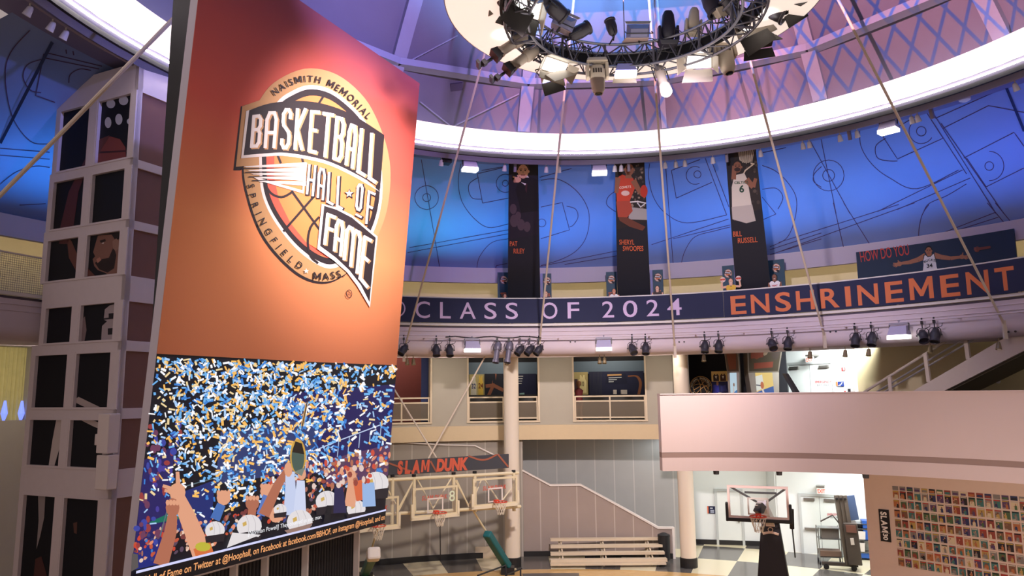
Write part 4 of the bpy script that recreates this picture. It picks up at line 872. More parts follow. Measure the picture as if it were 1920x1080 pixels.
cb = MB()
for k in range(30):
    a = rnd.uniform(0, 360); P = [cyl(rnd.uniform(1.95, 2.45), a+i*rnd.uniform(2, 5), rnd.uniform(13.85, 14.5), CL) for i in range(6)]; cb.tube([Vector(q) for q in smooth_pts([tuple(p) for p in P], 4)], .012, 4)
cr_ = build('cable_run', cb, mat('black_cable', C(28, 27, 30), .6), ts); cr_['kind'] = 'stuff'
for k in range(6):
    q = cyl(2.29, 60*k+25, 14.3, CL); build('hanger', MB().tube([q, Vector((q.x, q.y, zroof(2.2)-.1))], .012, 5), STEEL, ts)
# ================================================================== STAY CABLES from the roof apex to the gallery edge
APX = Vector((CL[0], CL[1], 24.3)); ROPE = mat('cream_stay', C(208, 192, 174), .5)
ends = [(758, 655, 'leftmost stay cable beside the poster'), (1012, 640, 'stay cable crossing the gap before the word OF'), (1265, 648, 'stay cable crossing the last digit of the gallery banner'), (1545, 628, 'stay cable crossing the orange word near its H'), (1882, 606, 'stay cable crossing the end of the orange word')]
for x, y, lb in ends:
    e = P_cyl(x, y, 14.69); c = thing('stay_cable', lb+', from roof to gallery', 'cable', e, 'roof stay cables')
    build('rod', MB().tube([e, APX.lerp(e, .06)], .035, 8), ROPE, c, smooth=True)
    t = Vector((CB[0]-e.x, CB[1]-e.y, 0)).normalized(); build('anchor_plate', MB().bar(e+Vector((0, 0, .08))-t*.02, e-Vector((0, 0, .45))-t*.02, .07, .10), ROPE, c)
best = None
for k in range(300):       # the near one at the far left ends on the same gallery edge outside the frame
    x = -60-k*2; y = 365+(0-x)*(365/355.); e = P_cyl(x, y, 14.69)
    if best is None or abs(e.z-8.9) < best[0]: best = (abs(e.z-8.9), e)
e = best[1]; c = thing('stay_cable', 'thick near stay cable running diagonally across the upper left corner', 'cable', e, 'roof stay cables')
build('rod', MB().tube([e, APX.lerp(e, .06)], .045, 8), ROPE, c, smooth=True)
# ================================================================== GALLERY RAILING AND THE LONG BANNER
rl = thing('gallery_railing', 'white mesh railing along the edge of the upper gallery behind the navy banner', 'railing', cyl(14.72, 90, 9.25))
build('top_rail', MB().ring([(14.70, 10.25), (14.70, 10.29), (14.76, 10.29), (14.76, 10.25)], CB, 10, 170, 110), WHITE, rl)
build('bottom_rail', MB().ring([(14.70, 9.25), (14.70, 9.29), (14.76, 9.29), (14.76, 9.25)], CB, 10, 170, 110), WHITE, rl)
pa = [azx(788, 14.72, 580)+6.72*k for k in range(9)]+[azx(788, 14.72, 580)-6.72*k for k in range(1, 14)]
for a in sorted(pa):
    if 14 < a < 168: t = cyl(1, a, 0)-Vector((CB[0], CB[1], 0)); build('post', MB().bar(cyl(14.73, a, 9.2), cyl(14.73, a, 10.26), .07, .05, up=t), WHITE, rl)
ms = MB()
for k in range(int((168-14)/.22)):
    a = 14+.22*k; p, q = cyl(14.735, a, 9.29), cyl(14.735, a+.035, 9.29); ms.poly([p, q, q+Vector((0, 0, .96)), p+Vector((0, 0, .96))])
for k in range(17): z = 9.30+.057*k; ms.ring([(14.735, z), (14.735, z+.009)], CB, 14, 168, 100, closed=False)
o = build('wire_mesh', ms, mat('grey_wire', C(120, 112, 124), .5), rl); o['kind'] = 'stuff'
RBN = 14.64; zt_b = (P_cyl(960, 562, RBN).z+P_cyl(1480, 536, RBN).z)/2; zb_b = (P_cyl(960, 606, RBN).z+P_cyl(1480, 587, RBN).z)/2
def bn(u, v, l=0): return cyl(RBN-.012-l, 90-degrees(u/RBN), v)
def au(px, py=575): return radians(90-azx(px, RBN, py))*RBN
seam = azx(1357, RBN, 575)
for nm, (a0, a1), lb in (('gallery_banner', (seam+.02, 128), 'navy gallery banner with lilac words CLASS OF 2024'), ('gallery_banner', (12, seam-.02), 'navy gallery banner with the orange word ENSHRINEMENT')):
    first = a1 == 128
    o = build(nm, MB().ring([(RBN-.01, zb_b), (RBN-.01, zt_b), (RBN+.01, zt_b), (RBN+.01, zb_b)], CB, a0, a1, 50), NAVY); tag(o, lb, 'banner', 'banners on the gallery railing')
    L = MB()
    if first:
        z0 = (P_cyl(890, 597, RBN).z+P_cyl(1140, 596, RBN).z)/2; z1 = (P_cyl(890, 565, RBN).z+P_cyl(1140, 564, RBN).z)/2
        for ch, x0, x1 in (('C', 779, 806), ('L', 825, 845), ('A', 862, 892), ('S', 908, 931), ('S', 948, 971), ('O', 1016, 1045), ('F', 1064, 1086), ('2', 1129, 1151), ('0', 1168, 1195), ('2', 1212, 1235), ('4', 1251, 1278)):
            l_ = MB(); letter(l_, ch, bn, h=z1-z0, w=au(x1)-au(x0), u0=au(x0), v0=z0, bold=.004); build('letter', l_, LILAC, o)
        ring_ = [bn(au(741)+.36*cos(t), (z0+z1)/2+.32*sin(t)) for t in [k*pi/14 for k in range(28)]]; L.ribbon(ring_, .05, lambda p: Vector((CB[0]-p.x, CB[1]-p.y, 0)), True)
        build('ring_mark', L, LILAC, o)
    else:
        z0 = (P_cyl(1383, 590, RBN).z+P_cyl(1888, 541.5, RBN).z)/2; z1 = (P_cyl(1383, 553.5, RBN).z+P_cyl(1888, 498, RBN).z)/2
        for ch, x0, x1 in (('E', 1369, 1398), ('N', 1407, 1441.5), ('S', 1452.5, 1482), ('H', 1492, 1526.5), ('R', 1538, 1573), ('I', 1584.5, 1595), ('N', 1608, 1647), ('E', 1660, 1694), ('M', 1706, 1751), ('E', 1765, 1801), ('N', 1814, 1857), ('T', 1869, 1906)):
            l_ = MB(); letter(l_, ch, bn, h=z1-z0, w=au(x1, 550)-au(x0, 550), u0=au(x0, 550), v0=z0, bold=.018); build('letter', l_, ORANGE, o)
# ================================================================== HANGING BANNERS OF THREE LEGENDS
def hang(corners, label, draw):
    tl, tr, bl, br = corners
    A_, B_, C_ = P_cyl(*tl, 13.35, CL), P_cyl(*tr, 13.35, CL), P_cyl(*bl, 15.5); n = (B_-A_).cross(C_-A_).normalized()
    if n.y > 0: n = -n
    fn = lambda x, y, l=0: P_pl(x, y, A_+n*l, n); P = [fn(*q) for q in (tl, tr, br, bl)]
    o = build('hanging_banner', MB().prism(P, -n*.012), mat('black_banner', C(24, 24, 34), .65, noise=.1, nscale=2)); tag(o, label, 'banner', 'tall hanging banners')
    a = Art(lambda x, y, l=0: fn(x, y, .004+l), .002); draw(a, lambda u, v: ((tl[0]+(tr[0]-tl[0])*u)*(1-v)+(bl[0]+(br[0]-bl[0])*u)*v, (tl[1]+(tr[1]-tl[1])*u)*(1-v)+(bl[1]+(br[1]-bl[1])*u)*v))
    pr = build('picture', a, INK, o)
    build('top_bar', MB().tube([P[0]+Vector((0, 0, .02)), P[1]+Vector((0, 0, .02))], .03, 8), DARK, o)
kA = lambda L: [(740+x/2.7, 240+y/2.7) for x, y in L]; kB = lambda L: [(1140+x/2.7, 240+y/2.7) for x, y in L]
FS, FS2 = C(222, 172, 140), C(150, 98, 74)
def face(a, x, y, r, skin, hair, dark=C(40, 26, 24), hr=1.0):
    a.ell(x, y-r*.25, r*1.0*hr, r*1.22*hr, hair, 16); a.up(); a.ell(x, y+r*.12, r*.86, r*1.15, skin, 16); a.up()
    for s in (-1, 1): a.ell(x+s*r*.36, y-r*.05, r*.17, r*.10, dark, 8); a.line([(x+s*r*.55, y-r*.28), (x+s*r*.18, y-r*.30)], r*.1, dark); a.ell(x+s*r*.92, y+r*.1, r*.13, r*.25, skin, 8)
    a.p([(x-r*.1, y+r*.05), (x+r*.1, y+r*.05), (x+r*.16, y+r*.42), (x-r*.16, y+r*.42)], tuple(c*.78 for c in skin[:3])+(1,)); a.line([(x-r*.3, y+r*.68), (x+r*.3, y+r*.68)], r*.13, C(130, 60, 56)); a.up()
def draw1(a, q):
    a.p([q(0, .27), q(1, .3), q(1, .52), q(0, .56)], C(34, 30, 42)); a.up()
    for x, y, r in ((600, 410, 18), (625, 445, 15), (640, 490, 20), (605, 470, 22), (670, 500, 18)): a.ell(*kA([(x, y)])[0], r/2.7, r*1.5/2.7, C(78, 64, 72), 10)
    a.up(); a.p(kA([(612, 310), (625, 275), (680, 245), (722, 262), (724, 420), (640, 430)]), C(20, 19, 24)); a.p(kA([(640, 275), (672, 240), (690, 262), (660, 290)]), C(226, 222, 222)); a.p(kA([(668, 262), (674, 262), (668, 330), (660, 310)]), C(60, 30, 40)); a.up()
    a.taper(*kA([(700, 270), (640, 262)]), 14, 9, C(24, 22, 28)); a.up(); face(a, *kA([(650, 217)])[0], 11.5, FS, C(60, 48, 44))
    a.ell(*kA([(622, 262)])[0], 7, 5.5, FS, 10); a.taper(*kA([(620, 255), (598, 246)]), 3.5, 2.4, FS); a.taper(*kA([(628, 250), (622, 238)]), 3, 2.2, FS)
    for k in range(3): a.taper(*kA([(612, 264+5*k), (602, 262+5*k)]), 2.4, 2, C(190, 136, 108))
    for t, x, y, w in (('PAT', 583, 598, 38), ('RILEY', 602, 635, 56)): a.text(t, *kA([(x, y)])[0], 9.6, C(214, 106, 66), w=w/2.7, bold=.012)
def draw2(a, q):
    a.p([q(0, 0), q(1, 0), q(1, .45), q(0, .5)], C(40, 34, 34)); a.up(); rr = random.Random(5)
    for k in range(70): a.ell(*q(rr.uniform(.35, .95), rr.uniform(.03, .4)), rr.uniform(1.2, 2.6), rr.uniform(1.5, 3), rr.choice([C(120, 100, 90), C(90, 76, 70), C(150, 130, 116), C(70, 60, 60)]), 7)
    a.up(); a.p([q(.45, .34), q(1, .36), q(1, .44), q(.4, .43)], C(170, 166, 166)); a.up()
    a.p(kB([(40, 260), (70, 235), (128, 255), (138, 300), (110, 370), (45, 372), (42, 320)]), C(206, 72, 48)); a.p(kB([(42, 372), (112, 368), (125, 420), (95, 455), (50, 450)]), C(176, 74, 56)); a.p(kB([(52, 450), (95, 452), (190, 500), (175, 520), (110, 500), (60, 470)]), C(108, 60, 46)); a.up()
    a.taper(*kB([(50, 250), (42, 330)]), 10, 7, FS2); a.taper(*kB([(128, 265), (165, 330)]), 11, 8, FS2); a.taper(*kB([(165, 330), (190, 350)]), 8, 6, FS2)
    a.ell(*kB([(182, 320)])[0], 7, 12, C(200, 60, 44), 12); a.text('COMETS', *kB([(58, 308)])[0], 4.4, C(240, 224, 210), w=22, bold=.02, ang=-.1); a.ell(*kB([(88, 330)])[0], 8, 5, C(232, 200, 190), 12); a.up()
    face(a, *kB([(107, 208)])[0], 10, FS2, C(34, 26, 26)); a.taper(*kB([(105, 235), (104, 255)]), 9, 13, FS2)
    a.line([*kB([(150, 380), (165, 400), (185, 385)])], 2, C(214, 214, 220)); a.line(kB([(115, 375), (150, 372), (190, 380)]), 2.4, C(226, 222, 222))
    for t, x, y, w in (('SHERYL', 57, 590, 76), ('SWOOPES', 75, 622, 104)): a.text(t, *kB([(x, y)])[0], 9.6, C(214, 106, 66), w=w/2.7, bold=.012)
def draw3(a, q):
    a.p([q(.3, 0), q(1, 0), q(1, .45), q(.1, .48)], C(44, 36, 34)); a.up(); rr = random.Random(8)
    for k in range(36): a.ell(*q(rr.uniform(.1, .98), rr.uniform(.12, .5)), rr.uniform(1.5, 3.5), rr.uniform(2, 4), rr.choice([C(70, 58, 52), C(58, 48, 46), C(88, 74, 66)]), 7)
    a.up()
    for i in range(8): a.line(kB([(652+12*i, 88), (668+8*i, 180-abs(i-4)*4)]), .9, C(236, 222, 196)); a.line(kB([(744-12*i, 86), (728-8*i, 175)]), .9, C(236, 222, 196))
    a.line(kB([(725, 180), (738, 182), (695, 215), (685, 235)]), 2.4, C(226, 208, 180)); a.up()
    W = C(226, 216, 202); a.p(kB([(640, 240), (690, 228), (705, 260), (728, 390), (690, 400), (628, 400), (626, 300)]), W); a.p(kB([(626, 400), (730, 388), (748, 470), (700, 482), (630, 462)]), C(196, 186, 178)); a.up()
    a.taper(*kB([(636, 260), (640, 190)]), 9, 8, FS2); a.taper(*kB([(700, 260), (735, 300)]), 12, 9, FS2); a.taper(*kB([(735, 300), (748, 255)]), 8, 6, FS2); a.up(); face(a, *kB([(655, 195)])[0], 9, FS2, C(36, 28, 28)); a.ell(*kB([(655, 210)])[0], 6, 4, C(60, 40, 36), 10)
    a.text('CELTICS', *kB([(640, 284)])[0], 5, C(44, 84, 60), w=26, bold=.02, ang=-.05); a.text('6', *kB([(665, 325)])[0], 13.5, C(40, 76, 58), bold=.03)
    for t, x, y, w in (('BILL', 634, 550, 44), ('RUSSELL', 658, 583, 100)): a.text(t, *kB([(x, y)])[0], 10, C(214, 106, 66), w=w/2.7, bold=.012, ang=-.06)
hang(((954, 305), (1009, 307), (952, 562), (1013, 562)), 'tall black banner with a man in a dark suit pointing', draw1)
hang(((1153, 301), (1208, 299), (1158, 560), (1220, 557)), 'tall black banner with a player in a red basketball kit', draw2)
hang(((1360, 284), (1416, 271), (1380, 546), (1445, 537)), 'tall black banner with a player in white number 6 under a net', draw3)
# ================================================================== EXHIBIT BOARDS AND CUT-OUT FIGURES ON THE UPPER GALLERY
def face_frame(px, R):
    a = azx(px, R, 540); o = cyl(R, a, 9.19); u = Vector((sin(radians(a)), -cos(radians(a)), 0)); return o, u, a
BT = 'boards beside the hanging banners'
for i, (x0, x1, yt, side, lb) in enumerate([(933, 956, 511, 1, 'slim navy exhibit board left of the banner of the pointing man'), (1018, 1034, 513, -1, 'slim navy exhibit board right of the banner of the pointing man'), (1137, 1157, 510, 1, 'slim navy exhibit board left of the banner of the red player'), (1225, 1244, 506, -1, 'slim navy exhibit board right of the banner of the red player'),
        (1356, 1378, 498, 1, 'slim navy exhibit board left of the white number 6 banner'), (1443, 1473, 487, -1, 'slim navy exhibit board right of the white number 6 banner')]):
    R = 17.0; o, u, a = face_frame((x0+x1)/2, R); w = (P_cyl(x1, 540, R)-P_cyl(x0, 540, R)).length; zt_ = P_cyl((x0+x1)/2, yt, R).z; n = Vector((CB[0]-o.x, CB[1]-o.y, 0)).normalized()
    t = thing('exhibit_board', lb, 'board', o, BT); fn = lambda x, y, l=0, o=o, u=u, n=n: o+u*x+n*(.045+l)+Vector((0, 0, y))
    H = zt_-9.19
    build('panel', MB().bar(o+Vector((0, 0, 0)), o+Vector((0, 0, H)), w, .08, up=n), mat('teal_navy_board', C(36, 74, 92), .5, noise=.1), t)
    build('edge_post', MB().bar(o+u*(side*(w/2+.06))+Vector((0, 0, 0)), o+u*(side*(w/2+.06))+Vector((0, 0, H)), .10, .12, up=n), mat('lilac_post', C(150, 146, 190), .6), t)
    ar_ = Art(fn, .002); Y_ = H-.32; ar_.ell(0, Y_, .15, .17, C(206, 150, 104), 16); ar_.up(); ar_.ell(0, Y_, .125, .145, C(240, 226, 220), 16); ar_.up(); ar_.ell(0, Y_, .10, .115, C(226, 132, 86), 14); ar_.up(); ar_.p([(-.15, Y_+.10), (.12, Y_+.05), (.12, Y_-.04), (-.16, Y_+.01)], C(44, 38, 44)); ar_.p([(0, Y_-.06), (.11, Y_-.09), (.10, Y_-.20), (0, Y_-.12)], C(44, 38, 44)); ar_.up()
    ar_.p([(-.12, Y_+.065), (.09, Y_+.03), (.09, Y_-.01), (-.12, Y_+.03)], C(240, 230, 226))
    for k in range(3): ar_.p([(-.14+.03*k, H-.86-.07*k), (.1+.02*k, H-.85-.07*k), (.1+.02*k, H-.90-.07*k), (-.14+.03*k, H-.91-.07*k)], C(214, 112, 72))
    build('print', ar_, INK, t)
def cutout(px, yh, R, label, skin, hair, top, words=None, wcol=None, pose=0, balls=False, long_hair=False):
    o, u, a = face_frame(px, R); n = Vector((CB[0]-o.x, CB[1]-o.y, 0)).normalized(); H = P_cyl(px, yh, R).z-9.19-.32; base_ = o; o = o+Vector((0, 0, .32))
    t = thing('cutout_figure', label, 'cut-out', base_, 'life-size cut-outs on the gallery'); build('stand', MB().bar(base_, o, .5, .3, up=n), MATS['lilac_post'], t); k = H/1.95; fn = lambda x, y, l=0: o+u*(x*k)+n*(.02+l)+Vector((0, 0, y*k))
    f = Art(fn, .003)
    if long_hair: f.ell(0, 1.66, .155, .26, hair, 14); f.up()
    f.p([(-.2, 0), (-.04, 0), (0, .8), (.04, 0), (.2, 0), (.21, .95), (-.21, .95)], skin); f.up(); f.p([(-.23, .55), (-.02, .55), (0, .75), (.02, .55), (.23, .55), (.22, 1.0), (-.22, 1.0)], top); f.up()
    f.p([(-.07, 1.5), (.07, 1.5), (.10, 1.62), (-.10, 1.62)], skin)
    if pose == 0: f.taper((-.27, 1.48), (-.31, 1.15), .13, .10, skin); f.taper((-.31, 1.15), (-.27, .85), .10, .08, skin); f.taper((.27, 1.48), (.31, 1.15), .13, .10, skin); f.taper((.31, 1.15), (.27, .85), .10, .08, skin)
    else:
        for s in (-1, 1): f.taper((s*.2, 1.46), (s*.5, 1.42), .13, .11, skin); f.taper((s*.5, 1.42), (s*.46, 1.78), .11, .08, skin)
    f.up(); f.p([(-.22, .95), (.22, .95), (.23, 1.3), (.28, 1.44), (.18, 1.55), (.08, 1.54), (0, 1.44), (-.08, 1.54), (-.18, 1.55), (-.28, 1.44), (-.23, 1.3)], top); f.up()
    f.ell(0, 1.76, .125, .17, hair, 14); f.up(); f.ell(0, 1.73, .105, .155, skin, 14); f.up()
    for s in (-1, 1): f.ell(s*.045, 1.75, .018, .012, C(40, 28, 26), 8)
    f.p([(-.014, 1.74), (.014, 1.74), (.02, 1.69), (-.02, 1.69)], tuple(c*.75 for c in skin[:3])+(1,)); f.p([(-.045, 1.665), (.045, 1.665), (.03, 1.645), (-.03, 1.645)], C(240, 226, 220))
    if balls:
        for s in (-1, 1): f.ell(s*.42, 1.86, .15, .15, C(226, 204, 196), 16)
        f.up()
        for s in (-1, 1): f.p([(s*.42-.13, 1.92), (s*.42+.13, 1.92), (s*.42+.14, 1.82), (s*.42-.14, 1.82)], C(200, 70, 52)); f.taper((s*.46, 1.74), (s*.42, 1.84), .06, .05, skin)
    if words: f.text(words, 0, 1.26, .085, wcol, down=False, bold=.03, align=.5)
    bk_ = Art(lambda x, y, l=0: o+u*(x*k)+n*(-.012)+Vector((0, 0, y*k)), .0)
    outl = [(-.3, 0), (.3, 0), (.36, .85), (.37, 1.2), (.3, 1.53), (.14, 1.6), (.15, 1.85), (.06, 1.95), (-.06, 1.95), (-.15, 1.85), (-.14, 1.6), (-.3, 1.53), (-.37, 1.2), (-.36, .85)]
    build('backing_board', MB().prism([o+u*(x*k*.97)-n*.004+Vector((0, 0, y*k*.985)) for x, y in (outl if pose == 0 else [(-.22, 0), (.22, 0), (.24, 1.3), (.1, 1.6), (.12, 1.85), (-.12, 1.85), (-.1, 1.6), (-.24, 1.3)])], n*.018), mat('black_foam_board', C(34, 32, 38), .7), t)
    build('print', f, INK, t)
PL, DKS = C(232, 180, 150), C(132, 84, 62)
cutout(946.5, 550, 15.3, 'small cut-out figure with dark hair left of the pointing man banner', C(200, 130, 104), C(34, 28, 28), C(60, 50, 60))
cutout(1023.5, 545, 15.3, 'cut-out woman with long brown hair right of the pointing man banner', PL, C(92, 60, 46), C(70, 60, 66), long_hair=True)
cutout(1151, 540, 15.3, 'cut-out player in white vest left of the red player banner', C(214, 142, 110), C(70, 44, 36), C(238, 232, 230))
cutout(1232.5, 534.5, 15.3, 'cut-out woman with long black hair in dark top by the red player banner', PL, C(34, 28, 30), C(66, 50, 46), long_hair=True)
cutout(1371, 520.5, 15.3, 'cut-out player in yellow vest raising a ball in each hand', PL, C(120, 76, 54), C(234, 184, 60), 'LA', C(200, 150, 40), 1, True)
cutout(1453.5, 512.5, 15.3, 'cut-out player in white vest with red letters HEAT', DKS, C(40, 30, 28), C(240, 234, 232), 'HEAT', C(190, 50, 44))
# wall board HOW DO YOU with the player spreading his arms
RW = 17.42; hb = lambda x, y, l=0: cyl(RW-.01-l, azx(x, RW, y), P_cyl(x, y, RW).z)
a0, a1 = azx(1607, RW, 500), azx(1904, RW, 460); zt_ = (P_cyl(1603.5, 473.5, RW).z+P_cyl(1899, 428.5, RW).z)/2
wb_ = build('wall_board', MB().ring([(RW-.005, 9.6), (RW-.005, zt_), (RW+.05, zt_), (RW+.05, 9.6)], CB, a1, a0, 30), NAVYB); tag(wb_, 'long navy wall board with HOW DO YOU and a player spreading his arms', 'board')
h = Art(lambda x, y, l=0: hb(x, y, l), .004)
def k6(L): return [(1620+x/6.39, 460+y/6.39) for x, y in L]
h.text('HOW DO YOU', 1614.5, 491.5, 20.5, C(206, 74, 62), w=92, bold=.004, ang=-.155)
AR = C(176, 116, 84)
for L, w0, w1 in (([(740, 125), (650, 172)], 11, 9), ([(650, 172), (540, 205)], 9, 7), ([(540, 205), (430, 218)], 7, 5), ([(840, 118), (920, 140)], 11, 9), ([(920, 140), (1040, 155)], 9, 7), ([(1040, 155), (1165, 140)], 7, 5)): h.taper(*k6(L), w0, w1, AR)
for b, tips in (((425, 222), ((350, 215), (345, 238), (356, 255), (380, 262), (408, 178))), ((1175, 138), ((1262, 118), (1262, 142), (1252, 160), (1230, 168), (1188, 86)))):
    h.ell(*k6([b])[0], 5, 4.5, AR, 10)
    for tp in tips: h.taper(*k6([b, tp]), 3.4, 1.5, AR)
h.up(); h.p(k6([(738, 112), (768, 135), (800, 130), (828, 100), (848, 118), (860, 170), (872, 260), (890, 306), (705, 340), (715, 240), (712, 170), (722, 120)]), C(238, 232, 228)); h.p(k6([(752, 92), (812, 85), (815, 118), (785, 140), (756, 122)]), AR); h.up()
h.line(k6([(738, 112), (722, 122), (713, 170)]), 1.4, C(50, 60, 56)); h.line(k6([(846, 116), (860, 170), (864, 200)]), 1.4, C(50, 60, 56)); h.line(k6([(738, 112), (768, 137), (800, 132), (830, 100)]), 1.4, C(50, 60, 56))
face(h, *k6([(778, 66)])[0], 6.6, AR, C(30, 24, 24)); h.text_path('BUCKS', k6([(728, 214), (790, 190), (852, 196)]), 4.6, C(40, 46, 44), .02, 1.0); h.text('34', *k6([(758, 270)])[0], 7.5, C(40, 46, 44), w=11, bold=.02, ang=-.12)
h.ell(*k6([(1362, 48)])[0], 4.6, 5.4, C(122, 68, 56), 10); h.taper(*k6([(1385, 42), (1522, 22)]), 5.5, 4.2, C(122, 68, 56))
for q in ((1335, 35), (1334, 52), (1345, 68)): h.ell(*k6([q])[0], 2.4, 1.8, C(140, 80, 66), 8)
build('print', h, INK, wb_)
# ================================================================== RIGHT: PALE PARAPET OF THE CROSSING GALLERY
PC = (4.0, 11.0); PR = 8.38
def pc(R, a, z): return Vector((PC[0]+R*cos(radians(a)), PC[1]+R*sin(radians(a)), z))
pa0 = az(P_cyl(1240, 820, PR, PC), PC); ZP0, ZP1 = 4.62, 6.55
zs0, zs1 = P_cyl(1300, 858, PR, PC).z, P_cyl(1300, 848, PR, PC).z
PAR = mat('parapet_plaster', C(188, 167, 163), .62, noise=.04, nscale=1.2)
struct('wall_parapet', MB().ring([(PR, zs1), (PR, ZP1), (PR+.3, ZP1), (PR+.3, zs1)], PC, -12, pa0, 60), PAR)
struct('wall_parapet_foot', MB().ring([(PR, ZP0), (PR, zs0), (PR+.3, zs0), (PR+.3, ZP0)], PC, -12, pa0, 60), PAR)
struct('trim_parapet', MB().ring([(PR+.008, zs0), (PR+.008, zs1), (PR+.3, zs1), (PR+.3, zs0)], PC, -12, pa0, 60), mat('taupe_band', C(132, 108, 100), .6))
struct('trim_coping', MB().ring([(PR-.02, ZP1), (PR-.02, ZP1+.03), (PR+.32, ZP1+.03), (PR+.32, ZP1)], PC, -12, pa0, 60), PAR)
struct('ceiling_crossing', MB().ring([(PR+.3, ZP0), (PR+.3, ZP0+.1), (PR+9, ZP0+.1), (PR+9, ZP0)], PC, 0, 70, 50), WHITE)
struct('floor_crossing', MB().ring([(PR+.3, 5.2), (PR+.3, 5.3), (PR+9, 5.3), (PR+9, 5.2)], PC, 0, 70, 50), MATS['gallery_carpet'])
for k, px in enumerate((1343, 1461, 1623)):
    q = P_cyl(px, 889, PR+.12, PC); q = Vector((q.x, q.y, ZP0)); o = build('ceiling_fixture', MB().lathe([(.07, -.1), (.08, 0)], Matrix.Translation(q), 10), DARK)
    tag(o, 'small dark fixture under the parapet edge, %s' % ['above the navy door sign', 'above the glass backboard', 'above the corridor end'][k], 'ceiling fixture', 'fixtures under the parapet')
# corner of a counter behind the parapet's left end
# ================================================================== STAIR UP TO THE GALLERY
SA, SB = P_fw(1607, 740, 26.0), P_fw(1930, 640, 20.9); sd_ = Vector((SB.x-SA.x, SB.y-SA.y, 0)).normalized(); sn = Vector((sd_.y, -sd_.x, 0))
if sn.y > 0: sn = -sn
def ST(x, y): return P_pl(x, y, SA, sn)
STM = mat('stair_paint', C(196, 180, 166), .6, noise=.05)
t = thing('staircase', 'grey beige staircase rising to the right behind the pale parapet', 'staircase', ST(1700, 748))
p0, p1 = ST(1694, 746), ST(1888, 634); q0, q1 = ST(1744, 746), ST(1935, 656); e_ = (p1-p0)/3
build('stringer', MB().prism([p0-e_*.6, p1+e_, q1+e_*.9, q0-e_*.6], sn*.12), STM, t)
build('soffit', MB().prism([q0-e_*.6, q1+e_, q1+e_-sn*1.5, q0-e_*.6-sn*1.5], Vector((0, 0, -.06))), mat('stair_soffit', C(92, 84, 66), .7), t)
tr_ = MB(); nst = 22
for k in range(nst):
    a = p0-e_*.6+(p1+e_*1.6-p0)*k/nst; b = p0-e_*.6+(p1+e_*1.6-p0)*(k+1)/nst; tr_.hexa([Vector((a.x, a.y, a.z-.12)), Vector((b.x, b.y, a.z-.12)), Vector((b.x, b.y, a.z-.12))-sn*1.5, Vector((a.x, a.y, a.z-.12))-sn*1.5, Vector((a.x, a.y, a.z)), Vector((b.x, b.y, a.z)), Vector((b.x, b.y, a.z))-sn*1.5, Vector((a.x, a.y, a.z))-sn*1.5])
build('treads', tr_, STM, t)
r = thing('stair_railing', 'grey metal handrail with posts along the rising stair', 'railing', ST(1668, 744), None)
for nm, (a, b), rr in (('top_rail', ((1600, 748), (1776, 638)), .045), ('handrail', ((1622, 748), (1820, 628)), .03), ('lower_rail', ((1636, 748), (1850, 622)), .03)):
    A_, B_ = ST(*a), ST(*b); build(nm, MB().tube([A_, A_.lerp(B_, 1.4)], rr, 8), ALU if nm != 'top_rail' else STM, r, smooth=True)
for (a, b) in (((1668, 704), (1672, 746)), ((1735, 662), (1742, 716)), ((1811, 634), (1816, 674))): build('post', MB().bar(ST(*a), ST(*b), .12, .08, up=sn), STM, r)
w0 = MB().bar(ST(1690, 705)-sn*1.4, ST(1692, 746)-sn*1.4, .05); build('far_post', w0, STM, r)
build('far_post', MB().bar(ST(1764, 662)-sn*1.4, ST(1766, 706)-sn*1.4, .05), STM, r)
o = build('sprinkler_cap', MB().lathe([(.05, 0), (.09, .03), (.04, .1), (.02, .13)], frame(P_fw(1870, 714, 23.3), (0, -1, 0)), 12), WHITE); tag(o, 'small white alarm cap on the beige wall under the stair', 'alarm')
